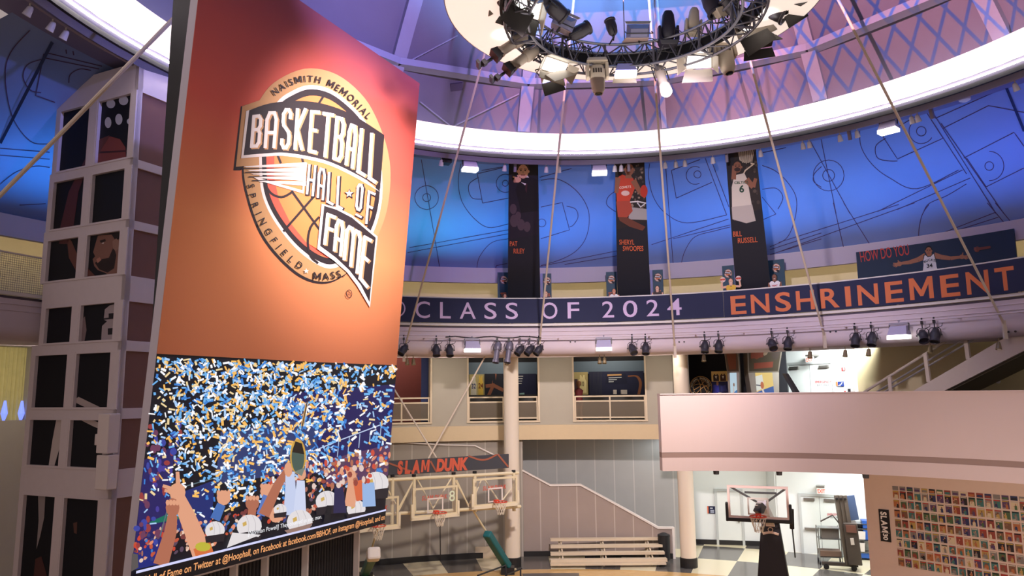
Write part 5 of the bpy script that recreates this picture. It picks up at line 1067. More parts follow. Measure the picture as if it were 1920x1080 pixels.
# ================================================================== DOORS AND SIGNS
def wall_frame(a, b):
    a, b = Vector((a.x, a.y, 0)), Vector((b.x, b.y, 0)); u = (b-a).normalized(); n = Vector((u.y, -u.x, 0))
    if n.y > 0: n = -n
    def pt(px, py, l=0): return P_pl(px, py, a+n*l, n)
    def uz(px, py): q = P_pl(px, py, a, n); return (q-a).dot(u), q.z
    def at(s, z, l=0): return a+u*s+n*l+Vector((0, 0, z))
    return pt, uz, at, n
DOORM = mat('door_paint', C(222, 226, 222), .45, noise=.03); DFR = mat('door_frame_paint', C(186, 190, 188), .45)
def door(name, wall, s0, s1, z0, z1, leaves, label=None, closers=True, knob=None, bars=False):
    pt, uz, at, n = wall; d = MB(); d.hexa([at(s0, z0, .02), at(s1, z0, .02), at(s1, z0, .06), at(s0, z0, .06), at(s0, z1, .02), at(s1, z1, .02), at(s1, z1, .06), at(s0, z1, .06)])
    o = build(name, d, DOORM); o['kind'] = 'structure'
    f = MB()
    for q in ((s0-.1, s0, z0, z1+.1), (s1, s1+.1, z0, z1+.1), (s0, s1, z1, z1+.1)): f.hexa([at(q[0], q[2], 0), at(q[1], q[2], 0), at(q[1], q[2], .1), at(q[0], q[2], .1), at(q[0], q[3], 0), at(q[1], q[3], 0), at(q[1], q[3], .1), at(q[0], q[3], .1)])
    build('door_frame', f, DFR, o)
    w = (s1-s0)/leaves
    for k in range(leaves):
        if k: build('door_gap', MB().bar(at(s0+w*k, z0, .062), at(s0+w*k, z1, .062), .015, .006, up=n), mat('gap_grey', C(140, 144, 144), .6), o)
        if closers:
            c_ = s0+w*k+(.32 if k == 0 else w-.32); build('door_closer', MB().box((0, 0, 0), (.42, .09, .1), Matrix.Translation(at(c_, z1-.12, .1)) @ frame((0, 0, 0), (0, 0, 1), at(1, 0)-at(0, 0))), STEEL, o)
        if bars: build('push_bar', MB().bar(at(s0+w*k+.08, z0+1.0, .13), at(s0+w*(k+1)-.08, z0+1.0, .13), .05, .09), STEEL, o)
    if knob is not None: build('door_handle', MB().lathe([(.03, 0), (.03, .05), (.05, .06), (.05, .1), (.0, .12)], frame(at(knob, z0+1.02, .06), n), 10), STEEL, o)
    return o
WA = wall_frame(wa0, wa1); WB = wall_frame(wb0, wb1); WC = wall_frame(c0, c1)
sA0, sA1 = WA[1](1346, 970)[0], WA[1](1390, 970)[0]
door('door_1', WA, sA0, sA1, 0, WA[1](1368, 921)[1], 1, closers=False, knob=sA1-.12)
sB0, sB1 = WB[1](1505, 985)[0], WB[1](1575, 985)[0]; zB = WB[1](1540, 931)[1]
door('door_2', WB, sB0, sB1, 0, zB, 2, bars=True)
sC0, sC1 = WC[1](1482, 715)[0], WC[1](1563, 715)[0]; zC = WC[1](1520, 683)[1]
door('door_3', WC, sC0, sC1, 5.3, zC, 2, bars=True)
def ink_on(wall, lift): return Art(lambda x, y, l=0: wall[0](x, y, lift+l), .003)
d3 = bpy.data.objects['door_3']; a_ = ink_on(WC, .066); a_.text('EMERGENCY', 1528.5, 718.2, 4.6, C(196, 60, 66), w=30, bold=.02); a_.text('EXIT ONLY', 1532, 723.6, 3.2, C(90, 90, 96), w=23, bold=.01); build('lettering', a_, INK, d3)
d2 = bpy.data.objects['door_2']; a_ = ink_on(WB, .066); a_.text('EMERGENCY', 1551, 966.5, 4.2, C(196, 60, 66), w=25, bold=.02); a_.text('EXIT ONLY', 1557, 971.6, 3.2, C(90, 90, 96), w=18, bold=.01); build('lettering', a_, INK, d2)
def exit_sign(px, py, wall, w, h, label, drop=0):
    q = wall[0](px, py, .45); n = wall[3]; t = thing('exit_sign', label, 'sign', q-Vector((0, 0, h/2)), 'red exit signs'); u = Vector((-n.y, n.x, 0))
    if u.x < 0: u = -u
    M = Matrix((u, -n, Vector((0, 0, 1)))).transposed().to_4x4(); M.translation = q
    build('sign_case', MB().box((0, 0, 0), (w, .06, h), M), WHITE, t)
    build('mounting_arm', MB().box((-w*.1, .2, h*.5+.05), (w*.9, .42, .06), M), STEEL, t)
    a = MB(); letter(a, 'EXIT', lambda x, y, l=0: M @ Vector((x, -.033, y)), h=h*.72, w=w*.82, v0=-h*.36, u0=0, align=.5, bold=.02); build('lettering', a, mat('exit_red', C(235, 60, 44), .5, emit=1.0, ecol=(1, .08, .04, 1)), t)
exit_sign(1518.5, 674, WC, .36, .22, 'red lettered exit sign above the upper white double door'); exit_sign(1540, 920.5, WB, .34, .22, 'red lettered exit sign above the lower corridor double door')
def plate(px0, py0, px1, py1, wall, col, label, cat='sign', draw=None, name='wall_sign', group=None, d=.03):
    s0, z1 = wall[1](px0, py0); s1, z0 = wall[1](px1, py1); at = wall[2]
    o = build(name, MB().hexa([at(s0, z0, 0), at(s1, z0, 0), at(s1, z0, d), at(s0, z0, d), at(s0, z1, 0), at(s1, z1, 0), at(s1, z1, d), at(s0, z1, d)]), col); tag(o, label, cat, group)
    if draw: a = Art(lambda x, y, l=0: at(s0+(s1-s0)*x, z1+(z0-z1)*y, d+.003+l), .003); draw(a); build('print', a, INK, o)
    return o
SGN = mat('sign_blue', C(40, 60, 130), .5); SGR = mat('sign_red', C(190, 56, 56), .5)
def dsign(a): a.p([(0, 0), (.13, 0), (.13, 1), (0, 1)], C(226, 112, 60)); a.text('Rest', .34, .34, .14, C(230, 230, 235), w=.4); [a.p([(.36, .5+.14*k), (.8, .5+.14*k), (.8, .57+.14*k), (.36, .57+.14*k)], C(210, 214, 226)) for k in range(3)]
def dsign(a):
    a.p([(0, 0), (.13, 0), (.13, 1), (0, 1)], C(226, 112, 60))
    a.p([(.34, .2), (.66, .2), (.66, .3), (.34, .3)], C(226, 228, 234)); [a.p([(.36, .5+.14*k), (.82, .5+.14*k), (.82, .58+.14*k), (.36, .58+.14*k)], C(200, 206, 222)) for k in range(3)]
plate(1326, 949, 1342, 963, WA, NAVY, 'navy wall sign with an orange edge left of the corridor door', draw=dsign)
def dstair(a): a.p([(-.35, .05), (-.02, .0), (-.02, .9), (-.35, .8)], C(226, 120, 70)); a.line([(.1, .85), (.4, .85), (.4, .55), (.65, .55), (.65, .25), (.92, .25)], .1, C(236, 238, 244))
plate(1571.5, 715.5, 1583, 724.5, WC, SGN, 'blue stair sign right of the upper white double door', draw=dstair)
plate(1578, 689, 1585, 695, WC, SGR, 'small red alarm plate high on the bright wall end', draw=lambda a: a.p([(.55, .15), (.9, .15), (.9, .85), (.55, .85)], C(240, 236, 236)))
plate(1583.5, 733, 1588.5, 739.5, WC, SGR, 'small red alarm plate low on the bright wall end', draw=lambda a: a.ell(.5, .5, .28, .3, C(236, 220, 220), 12))
o = plate(1590, 719, 1604, 743, WC, WHITE, 'white wall cabinet with a dark opening beside the stair', 'cabinet', lambda a: a.p([(.3, .42), (.75, .42), (.75, .95), (.3, .95)], C(44, 44, 48)), 'wall_cabinet', d=.16)
plate(1591.5, 958, 1601, 969, WB, SGN, 'blue stair sign behind the folded machine', draw=dstair)
# ================================================================== DARK EXHIBIT, KIOSKS
WD = wall_frame(dk0, dk1)
R_ = thing('round_emblem', 'round black emblem with a gold basketball outline on the dark exhibit wall', 'emblem', WD[0](1315, 748, .05)); pt, uz, at, n = WD
s_, z_ = uz(1315, 726.5); rr_ = abs(uz(1336.5, 726.5)[0]-s_)*1.0
fr_ = frame(at(s_, z_, 0), n, at(1, 0)-at(0, 0)); build('disc', MB().lathe([(rr_, 0), (rr_, .08), (0, .08)], fr_, 40), mat('emblem_black', C(24, 22, 22), .4), R_)
g_ = Art(lambda x, y, l=0: at(s_+x*rr_, z_+y*rr_, .084+l), .003); GO = C(214, 164, 96)
ci = lambda r, k=40: [(r*cos(2*pi*i/k), r*sin(2*pi*i/k)) for i in range(k)]
g_.line(ci(.96), .05, GO, True); g_.line(ci(.66), .03, GO, True)
for L in ([(-.6, -.2), (-.1, .1), (.3, .5)], [(-.2, .62), (-.05, .2), (.0, -.6)], [(-.62, .2), (-.1, .3), (.5, .1), (.62, -.1)], [(.1, .62), (.25, .1), (.5, -.35)], [(-.4, -.5), (.1, -.05), (.6, .2)]): g_.line(smooth_pts(L, 5), .05, GO)
for txt, a0_, a1_ in (('NATIONAL BASKETBALL', 175, 5),): g_.text_path(txt, [(.74*cos(radians(a)), .74*sin(radians(a))) for a in range(172, 6, -14)], .15, C(230, 214, 180), .03, .8) if False else None
for i, ch in enumerate('NATIONAL BASKETBALL'):
    a = 172-164*i/18
    if ch != ' ': g_.text(ch, .73*cos(radians(a)), .73*sin(radians(a)), .16, C(230, 214, 180), down=False, bold=.03, ang=radians(a-90), align=.5)
for i, ch in enumerate('ASSOCIATION'): a = 212+116*i/10; g_.text(ch, .89*cos(radians(a)), .89*sin(radians(a)), .16, C(230, 214, 180), down=False, bold=.03, ang=radians(a+90), align=.5)
build('emblem_print', g_, INK, R_)
JW, JY = C(236, 230, 216), C(232, 196, 84)
def jersey(a, x, y, w, h, col, num, ncol):
    a.p([(x-w*.5, y+h), (x-w*.5, y+h*.35), (x-w*.34, y+h*.22), (x-w*.3, y), (x-w*.14, y), (x, y+h*.16), (x+w*.14, y), (x+w*.3, y), (x+w*.34, y+h*.22), (x+w*.5, y+h*.35), (x+w*.5, y+h)], col); a.up(); a.text(num, x, y+h*.62, h*.26, ncol, bold=.02, align=.5); a.up()
def dn1(a):
    a.p([(0, 0), (1, 0), (1, .42), (0, .42)], C(236, 200, 120)); a.p([(0, .42), (1, .42), (1, 1), (0, 1)], C(38, 44, 96)); a.up()
    for x, c in ((.28, C(60, 44, 40)), (.7, C(80, 50, 36))): a.p([(x-.17, .4), (x-.17, .18), (x-.08, .1), (x, .17), (x+.08, .1), (x+.17, .18), (x+.17, .4)], c); a.up(); a.p([(x-.07, .2), (x+.07, .2), (x, .32)], C(236, 226, 206)); a.up()
    a.p([(.1, .56), (.4, .52), (.45, .9), (.05, .92)], C(60, 62, 170)); a.p([(.55, .6), (.85, .56), (.9, .8), (.55, .82)], C(52, 58, 130)); a.ell(.35, .5, .07, .09, C(180, 130, 100), 10); a.p([(.38, .86), (.56, .86), (.56, 1), (.38, 1)], C(190, 180, 160))
plate(1335.5, 696.5, 1369, 742, WD, BLACK, 'lit yellow display case with two small jerseys beside the round emblem', 'display case', dn1, 'display_case', d=.2)
def kiosk(x0, x1, label, tilt, top_art, scr_art):
    b = P_fw((x0+x1)/2, 745, 29.0); t = thing('display_kiosk', label, 'kiosk', Vector((b.x, b.y, 5.3)), 'leaning display kiosks'); w = (P_fw(x1, 720, 29.0)-P_fw(x0, 720, 29.0)).length
    u = Vector((cos(radians(tilt)), sin(radians(tilt)), 0)); n = Vector((u.y, -u.x, 0)); zk = P_fw(x0, 699, 29.0).z; zt2 = 8.85; o = Vector((b.x, b.y, 0))
    KM = mat('kiosk_grey', C(130, 122, 112), .5, .2)
    def kq(x, z, d): return o+u*(x*w)+n*d+Vector((0, 0, z))
    build('body', MB().hexa([kq(-.36, 5.3, .15), kq(.36, 5.3, .15), kq(.36, 5.3, -.4), kq(-.36, 5.3, -.4), kq(-.5, zk, .0), kq(.5, zk, .0), kq(.5, zk, -.45), kq(-.5, zk, -.45)]), KM, t)
    build('header', MB().hexa([kq(-.5, zk, -.02), kq(.5, zk, -.02), kq(.5, zk, -.45), kq(-.5, zk, -.45), kq(-.62, zt2, .45), kq(.62, zt2, .45), kq(.62, zt2, -.05), kq(-.62, zt2, -.05)]), KM, t)
    def lowf(x, y, l=0): z = zk+(5.9-zk)*y; f = (zk-z)/(zk-5.3); return kq((x-.5)*.56, z, .15*f+.006+l)
    def topf(x, y, l=0): z = zt2-.05+(zk+.06-zt2+.05)*y; f = (z-zk)/(zt2-zk); return kq((x-.5)*(.92+.22*f), z, -.02+.47*f+.006+l)
    a = Art(lowf, .003); scr_art(a); build('screen', a, print_mat('kiosk_screen', .75), t); a = Art(topf, .003); top_art(a); build('header_print', a, INK, t)
def scr1(a):
    a.p([(0, 0), (1, 0), (1, .45), (0, .6)], C(200, 226, 240)); a.p([(0, .6), (1, .45), (1, 1), (0, 1)], C(60, 126, 190)); a.up(); a.ell(.55, .32, .12, .05, C(150, 110, 90), 10); a.taper((.5, .38), (.45, .7), .1, .16, C(226, 196, 180)); a.p([(.25, .7), (.65, .66), (.7, 1), (.2, 1)], C(236, 236, 240))
def scr2(a):
    a.p([(0, 0), (1, 0), (1, .36), (0, .52)], C(250, 214, 120)); a.p([(0, .1), (.4, .05), (.45, .4), (0, .5)], C(240, 240, 230)); a.p([(0, .52), (1, .36), (1, 1), (0, 1)], C(50, 92, 170)); a.up()
    a.line([(.02, .33), (.3, .35)], .03, C(60, 60, 80)); a.ell(.35, .34, .10, .10, C(206, 110, 62), 16); a.taper((.34, .44), (.48, .66), .08, .1, C(240, 224, 214)); a.taper((.48, .66), (.62, .76), .1, .12, C(240, 224, 214)); a.p([(.56, .76), (.82, .74), (.9, 1), (.56, 1)], C(240, 240, 244)); a.ell(.70, .67, .065, .075, C(150, 100, 80), 12); a.p([(.63, .62), (.77, .62), (.76, .65), (.64, .65)], C(200, 60, 50)); a.text('USA', .62, .9, .06, C(50, 60, 120), w=.16)
def top1(a): a.p([(0, 0), (1, 0), (1, 1), (0, 1)], C(84, 70, 62)); a.up(); a.p([(.25, .1), (.75, .05), (.7, .4), (.3, .42)], C(120, 100, 92)); a.p([(.1, .5), (.9, .46), (.8, .95), (.2, .95)], C(112, 64, 48)); a.line([(.4, .1), (.6, .3)], .06, C(200, 190, 186)); a.line([(.6, .08), (.42, .32)], .06, C(200, 190, 186))
def top2(a):
    a.p([(0, 0), (1, 0), (1, 1), (0, 1)], C(70, 62, 50)); a.up()
    for x, y, r, c in ((.2, .15, .13, C(110, 100, 86)), (.4, .1, .12, C(190, 150, 110)), (.62, .12, .14, C(90, 92, 90)), (.82, .1, .12, C(214, 168, 80)), (.5, .4, .12, C(150, 130, 110)), (.85, .5, .13, C(70, 60, 56)), (.25, .5, .12, C(120, 70, 50))): a.ell(x, y, r, r*1.5, c, 12)
    a.up(); a.text('WORLD', .08, .64, .2, C(176, 84, 56), w=.4, bold=.02); a.text('LEGENDS', .26, .9, .2, C(176, 70, 50), w=.6, bold=.02)
def top2b(a):
    top2(a)
def top2(a):
    a.p([(0, 0), (1, 0), (1, 1), (0, 1)], C(70, 62, 50)); a.up()
    for x, y, r, c in ((.2, .15, .13, C(110, 100, 86)), (.4, .1, .12, C(190, 150, 110)), (.62, .12, .14, C(90, 92, 90)), (.82, .1, .12, C(214, 168, 80)), (.5, .4, .12, C(150, 130, 110)), (.85, .5, .13, C(70, 60, 56)), (.25, .5, .12, C(120, 70, 50))): a.ell(x, y, r, r*1.5, c, 12)
    a.up()
    for x0_, x1_, y in ((.06, .46, .5), (.16, .8, .78)): a.p([(x0_, y), (x1_, y-.04), (x1_, y+.12), (x0_, y+.16)], C(122, 62, 48))
kiosk(1366, 1388, 'narrow leaning kiosk with a blue screen next to the round emblem', -26, top1, scr1)
kiosk(1405, 1464, 'wide leaning kiosk with a bright screen of a player reaching for the ball', 3, top2, scr2)
o = build('leaning_panel', MB().prism([P_fw(1472, 700, 27.0), P_fw(1478, 700, 27.0), P_z(1538, 825, 5.31)*0+Vector((P_fw(1540, 800, 27.0).x, 27.0, 5.31)), Vector((P_fw(1528, 800, 27.0).x, 27.0, 5.31))], (0, .3, 0)), DARK); tag(o, 'dark slanted panel edge in front of the upper white double door', 'panel')
# ================================================================== DISPLAYS IN THE GALLERY OPENINGS
def cw(R): return (lambda x, y, l=0: (lambda q: cyl(R-l, az(q), q.z))(P_cyl(x, y, R)))
def cplate(px0, py0, px1, py1, R, m, label, cat, draw=None, name='display', group=None):
    q0, q1 = P_cyl(px0, py0, R), P_cyl(px1, py1, R); a0_, a1_ = az(q0), az(q1); z1_, z0_ = q0.z, q1.z
    o = build(name, MB().ring([(R, z0_), (R, z1_), (R+.08, z1_), (R+.08, z0_)], CB, a1_, a0_, 4), m); tag(o, label, cat, group)
    if draw:
        a = Art(lambda x, y, l=0: cyl(R-.004-l, a0_+(a1_-a0_)*x, z1_+(z0_-z1_)*y), .004); draw(a); build('print', a, INK, o)
    return o
YD = mat('olive_display', C(176, 158, 104), .6, emit=.06, ecol=(1, .8, .4, 1))  # weak emission put into the backing in place of display lighting
def dj1(a): jersey(a, .28, .1, .36, .8, JW, '32', C(40, 50, 120)); jersey(a, .74, .06, .32, .86, JY, '24', C(120, 60, 50))
def dj2(a): jersey(a, .6, .12, .56, .8, JY if False else C(240, 226, 170), '10', C(120, 110, 80)); a.p([(.02, .3), (.26, .3), (.26, .85), (.02, .85)], C(80, 60, 70)); a.p([(.06, .4), (.22, .4), (.22, .6), (.06, .6)], C(210, 130, 80))
cplate(880, 702, 909, 746, 20.6, YD, 'lit yellow jersey display in the opening left of the tall column', 'display', dj1, 'jersey_display', 'jersey displays')
def dn2(a):
    a.p([(0, 0), (1, 0), (1, 1), (0, 1)], C(30, 32, 46)); a.up(); a.line([(.22, .95), (.46, .5), (.54, .08)], .17, C(140, 88, 68)); a.line([(.12, .55), (.46, .52), (.92, .72)], .16, C(140, 88, 68))
cplate(909, 701, 944, 742, 20.5, NAVY, 'dark panel with a big brown mark left of the tall column', 'display', dn2, 'exhibit_mural')
def dn3(a):
    for k in range(4): a.line([(.0, .1+.1*k), (.25-.03*k, .1+.1*k)], .03, C(206, 206, 206))
    a.p([(.05, .8), (.32, .78), (.32, .96), (.05, .96)], C(150, 190, 190))
cplate(972, 701, 1006, 746, 20.5, NAVY, 'dark panel with white lines right of the tall column', 'display', dn3, 'exhibit_mural')
cplate(1076, 698, 1103, 740, 20.6, YD, 'lit yellow jersey display at the left end of the third opening', 'display', dj2, 'jersey_display', 'jersey displays')
def dn4(a):
    for k in range(9): a.line([(.03+.025*k, 0), (.03+.025*k, 1)], .006, C(60, 62, 70))
    a.p([(.32, .1), (.68, .1), (.7, .5), (.3, .5)], C(28, 32, 60)); a.up()
    a.p([(.34, .12), (.6, .11), (.6, .17), (.34, .19)], C(206, 160, 110))
    for k in range(3): a.p([(.36, .24+.08*k), (.6-.03*k, .23+.08*k), (.6-.03*k, .27+.08*k), (.36, .28+.08*k)], C(190, 196, 206))
    a.line(smooth_pts([(.74, .2), (.88, .22), (.94, .5), (.9, .95)], 6), .05, C(150, 96, 66))
cplate(1104, 697, 1208, 742, 20.5, NAVY, 'wide dark exhibit wall panel with lines of light text and an orange arc', 'display', dn4, 'exhibit_mural')
for x, w, h, m, lb in ((1153, 6, 8, WHITE, 'small white object on the exhibit shelf in the third opening'), (1170, 11, 8, WHITE, 'white box on the exhibit shelf near the orange arc')):
    q = P_cyl(x, 739, 20.1); sc_ = (q.y/F); o = build('exhibit_item', MB().box(q+Vector((0, 0, h*sc_/2)), (w*sc_, .15, h*sc_)), m); tag(o, lb, 'exhibit')
for x0_, x1_, lb in ((880, 1008, 'dark exhibit counter in the opening crossed by the tall column'), (1078, 1209, 'dark exhibit counter in the third gallery opening')):
    zc_ = P_cyl(x0_, 740, 20.1).z-.02; o = build('exhibit_counter', MB().ring([(19.8, 5.3), (19.75, zc_), (20.4, zc_), (20.4, 5.3)], CB, azx(x1_, 20, 740), azx(x0_, 20, 740), 8), mat('counter_dark', C(60, 56, 52), .4)); tag(o, lb, 'counter')
q = P_cyl(1086, 770, 19.2); t = thing('mannequin', 'slim mannequin in a dark red kit at the left of the third opening', 'mannequin', Vector((q.x, q.y, 5.3)))
M_ = Matrix.Translation((q.x, q.y, 5.3)); build('torso', MB().lathe([(.10, .85), (.17, 1.0), (.15, 1.2), (.2, 1.45), (.08, 1.53), (.05, 1.56), (.0, 1.56)], M_, 14), mat('dark_red_cloth', C(110, 40, 44), .7), t, smooth=True)
build('head', MB().lathe([(.05, 1.54), (.05, 1.62), (.10, 1.68), (.11, 1.76), (.08, 1.85), (.0, 1.88)], M_, 14), mat('mannequin_skin', C(170, 120, 90), .6), t, smooth=True)
for s in (-.09, .09): build('leg', MB().lathe([(.06, 0), (.07, .45), (.09, .9)], M_ @ Matrix.Translation((s, 0, 0)), 10), mat('mannequin_skin', C(170, 120, 90), .6), t, smooth=True)
# ================================================================== PRACTICE HOOPS ON THE LONG PIPE FRAME
GE = Vector((cos(radians(30)), sin(radians(30)), 0)); GN = Vector((sin(radians(30)), -cos(radians(30)), 0))
G0 = P_fw(817, 941, 26.1)
def GP(px, py, d=0): return P_pl(px, py, G0+GN*d, GN)
def gz(px, py, d=0): q = GP(px, py, d); return (q-G0).dot(GE), q.z
def GQ(s, z, d=0): q = G0+GE*s+GN*d; return Vector((q.x, q.y, z))
FRC = mat('cream_steel', C(226, 212, 178), .4, .1); RIMR = mat('orange_rim', C(214, 70, 44), .4); NETM = mat('white_net', C(226, 216, 200), .8)
def make_hoop(t, M, w, h, rim_dz, inner=True, fcol=None, ncol=NETM):
    """backboard with frame, painted box, rim and net; local x across, -y to the player, z up, origin at the board's centre"""
    fcol = fcol or FRC; f = MB(); b = .07
    for q in (((0, 0, h/2-b/2), (w, .07, b)), ((0, 0, -h/2+b/2), (w, .07, b)), ((-w/2+b/2, 0, 0), (b, .07, h-2*b)), ((w/2-b/2, 0, 0), (b, .07, h-2*b))): f.box(*q, M)
    build('board_frame', f, fcol, t); build('glass_board', MB().box((0, 0, 0), (w-2*b, .015, h-2*b), M), GLASS, t)
    bx = MB(); bw, bh, bz, e = .6, .45, -h/2+.36, .05
    for q in (((0, -.012, bz+bh/2), (bw, .006, e)), ((0, -.012, bz-bh/2), (bw, .006, e)), ((-bw/2+e/2, -.012, bz), (e, .006, bh)), ((bw/2-e/2, -.012, bz), (e, .006, bh))): bx.box(*q, M)
    build('target_box', bx, WHITE, t)
    r = .235; rz = -h/2+rim_dz; c = Vector((0, -.15-r, rz)); rm = MB(); rm.tube([M @ (c+Vector((r*cos(k*pi/12), r*sin(k*pi/12), 0))) for k in range(24)], .016, 6, closed=True)
    rm.box((0, -.08, rz-.02), (.16, .14, .12), M); rm.bar(M @ Vector((-.12, -.1, rz-.03)), M @ (c+Vector((-r*.75, r*.6, -.01))), .02); rm.bar(M @ Vector((.12, -.1, rz-.03)), M @ (c+Vector((r*.75, r*.6, -.01))), .02)
    ro = build('rim', rm, RIMR, t, smooth=True); n = MB(); NS = 12
    def npt(k, l): rr = r*(1-.14*l if l < 4 else .46+.0*l); return M @ (c+Vector((rr*cos(2*pi*(k+.5*(l % 2))/NS), rr*sin(2*pi*(k+.5*(l % 2))/NS), -.11*l)))
    for l in range(4):
        for k in range(NS): n.tube([npt(k, l), npt(k, l+1)], .0075, 4); n.tube([npt(k, l), npt(k+(1 if l % 2 else -1), l+1)], .0075, 4)
    build('net', n, ncol, ro)
GM = lambda q: Matrix((GE, -GN, Vector((0, 0, 1)))).transposed().to_4x4() if False else (lambda m: m)(Matrix.Translation(q) @ Matrix((GE, -GN, Vector((0, 0, 1)))).transposed().to_4x4())
fsu = thing('hoop_frame', 'long cream pipe frame carrying the practice hoops below the slam dunk sign', 'frame', GQ(gz(850, 940)[0], 0, -.5))
dz = -.35
def pipe(nm, a, b, r=.06): build(nm, MB().tube([GP(*a, dz), GP(*b, dz)], r, 8), FRC, fsu, smooth=True)
pipe('top_pipe', (690, 902), (972, 886.5)); pipe('bottom_pipe', (690, 966), (976, 949.5))
for (a, b) in (((736, 893), (735, 990)), ((776, 892), (777, 960)), ((850.5, 888), (851, 958)), ((890, 886), (891, 960)), ((963, 884), (964, 958))):
    pipe('upright', a, b, .065); q = GP(*a, dz); build('pipe_cap', MB().lathe([(.075, -.03), (.075, .05)], Matrix.Translation(q), 10), BLACK, fsu)
for a, b in (((783, 900), (812, 953)), ((846, 897), (812, 953)), ((776, 900), (745, 957)), ((772, 908), (748, 957)), ((853, 900), (880, 950)), ((856, 900), (878, 948)), ((728, 920), (742, 945)), ((908, 898), (934, 938)), ((903, 898), (892, 925)), ((958, 916), (942, 938)), ((883, 938), (878, 950))): pipe('brace', a, b, .028)
def board(px, py, w, h, rim_dz, label, marks):
    q = GP(px, py); t = thing('practice_hoop', label, 'basketball hoop', q-Vector((0, 0, h/2)), 'practice hoops on the pipe frame'); M = GM(q); make_hoop(t, M, w, h, rim_dz)
    a = Art(lambda x, y, l=0: M @ Vector((x, -.014-l, y)), .002)
    a.text('SLAM DUNK', -.5, h/2-.42, .15, C(198, 84, 66), w=.95, down=False, bold=.03, shear=.2)
    if marks: a.text(marks, *((.52, h/2-.52, .36) if marks == '8' else (-.2, -.15, .5)), C(216, 226, 196), down=False, bold=.01)
    build('board_print', a, INK, t)
    p = MB(); p.box((0, -.01, -h/2-.03), (w+.12, .1, .1), M)
    for s in (-1, 1): p.box((s*(w/2+.02), -.01, -h/2+.2), (.08, .1, .5), M)
    build('edge_padding', p, mat('cream_padding', C(224, 212, 186), .6), t)
s8a, s8b = gz(774, 940)[0], gz(858, 940)[0]; s9a, s9b = gz(887, 920)[0], gz(970, 920)[0]
H8 = gz(817, 913)[1]-gz(817, 968)[1]; H9 = gz(928, 895)[1]-gz(928, 947)[1]
board(816, 940, s8b-s8a, H8, .16, 'practice hoop with the number 8 on its glass, middle of the frame', '8')
board(928.5, 921, s9b-s9a, H9, .16, 'practice hoop beside the tall column at the right end of the frame', None)
board(702, 962, s8b-s8a, H8, .14, 'practice hoop partly hidden behind the screen edge', '7')
# struts with pads
def pad_strut(a, b, top, label, da=-.35, white=False):
    A_, B_ = GP(*a, da), P_z(b[0], b[1], .25); t = thing('padded_strut', label, 'strut', Vector((B_.x, B_.y, 0)), 'padded struts of the hoop frame')
    k = .0; build('pole', MB().tube([GP(*top, da), B_], .035, 8), FRC, t, smooth=True)
    p = MB(); d = (B_-A_).normalized(); p.bar(A_, B_, .30, .26); build('pad', p, TEAL, t, bevel=.05)
    build('foot', MB().box((B_.x, B_.y, .12), (.5, .5, .24)), BLACK, t)
    if white: build('white_pad', MB().bar(A_-d*.3, A_+d*.2, .42, .4), WHITE, t, bevel=.08)
pad_strut((913, 1000), (952, 1062), (884, 952), 'long teal padded strut leaning in front of the tall column')
pad_strut((700, 1040), (684, 1075), (708, 990), 'teal padded strut with a white cover beside the base of the big screen', .2, True)
fr2 = thing('floor_stand', 'low black tube stand on the floor beside the teal padded strut', 'stand', P_z(945, 1100, 0), None)
for a, b, za, zb2 in (((948, 1060), (896, 1079), .6, .6), ((948, 1060), (949, 1100), .6, 0), ((976, 1068), (977, 1104), .5, 0), ((950, 1078), (978, 1066), .5, .5), ((896, 1079), (893, 1118), .6, 0)): build('tube', MB().tube([P_z(*a, za), P_z(*b, zb2)], .03, 8), BLACK, fr2)
o = build('dark_cord', MB().tube([P_pl(825, 985, G0-GN*1.6, GN), P_pl(826, 1051, G0-GN*1.6, GN)], .02, 6), BLACK); tag(o, 'thin dark vertical rod behind the hoop with number 8', 'rod')
o = build('wall_box', MB().box(P_cyl(912, 1038, 17.95), (.9, .08, .55)), CREAM); tag(o, 'pale box on the wall low down behind the teal strut', 'box')
# SLAM DUNK sign and its two stays
SD0 = G0-GN*.9
def SG(px, py, l=0): return P_pl(px, py, SD0+GN*l, GN)
P4 = [SG(690, 866.5), SG(954, 851), SG(954, 877.5), SG(690, 894)]
sg = build('hanging_sign', MB().prism(P4, -GN*.06), mat('slate_sign', C(66, 66, 72), .6, noise=.05)); tag(sg, 'dark hanging sign with orange slanted words SLAM DUNK', 'sign')
a = Art(lambda x, y, l=0: SG(x, y, .008+l), .004)
for L in ([(731, 869), (750, 876), (775, 885)], [(880, 855.5), (900, 862), (915, 860.5), (930, 853)], [(934, 852.5), (952, 874)], [(808, 866), (818, 884)]): a.line(smooth_pts(L, 4), 3.2, C(160, 92, 70))
a.up(); a.text('SLAM', 745, 888, 23, C(206, 96, 72), w=61, bold=.06, ang=-.055, shear=.22); a.text('DUNK', 818, 883, 22, C(206, 96, 72), w=61, bold=.06, ang=-.055, shear=.22); build('lettering', a, INK, sg)
for k, (b, e) in enumerate((((803, 860), (912, 664)), ((818, 858), (731, 716)))):
    A_ = SG(*b, -.03); B_ = P_cyl(e[0], e[1], 15.6) if k == 0 else P_cyl(690, 650, 15.6); o = build('sign_stay', MB().tube([A_, B_], .03, 8), ROPE, smooth=True); tag(o, 'cream stay of the slam dunk sign %s' % ('rising to the right across the first gallery opening' if k == 0 else 'rising to the left behind the screen'), 'cable', 'stays of the slam dunk sign')
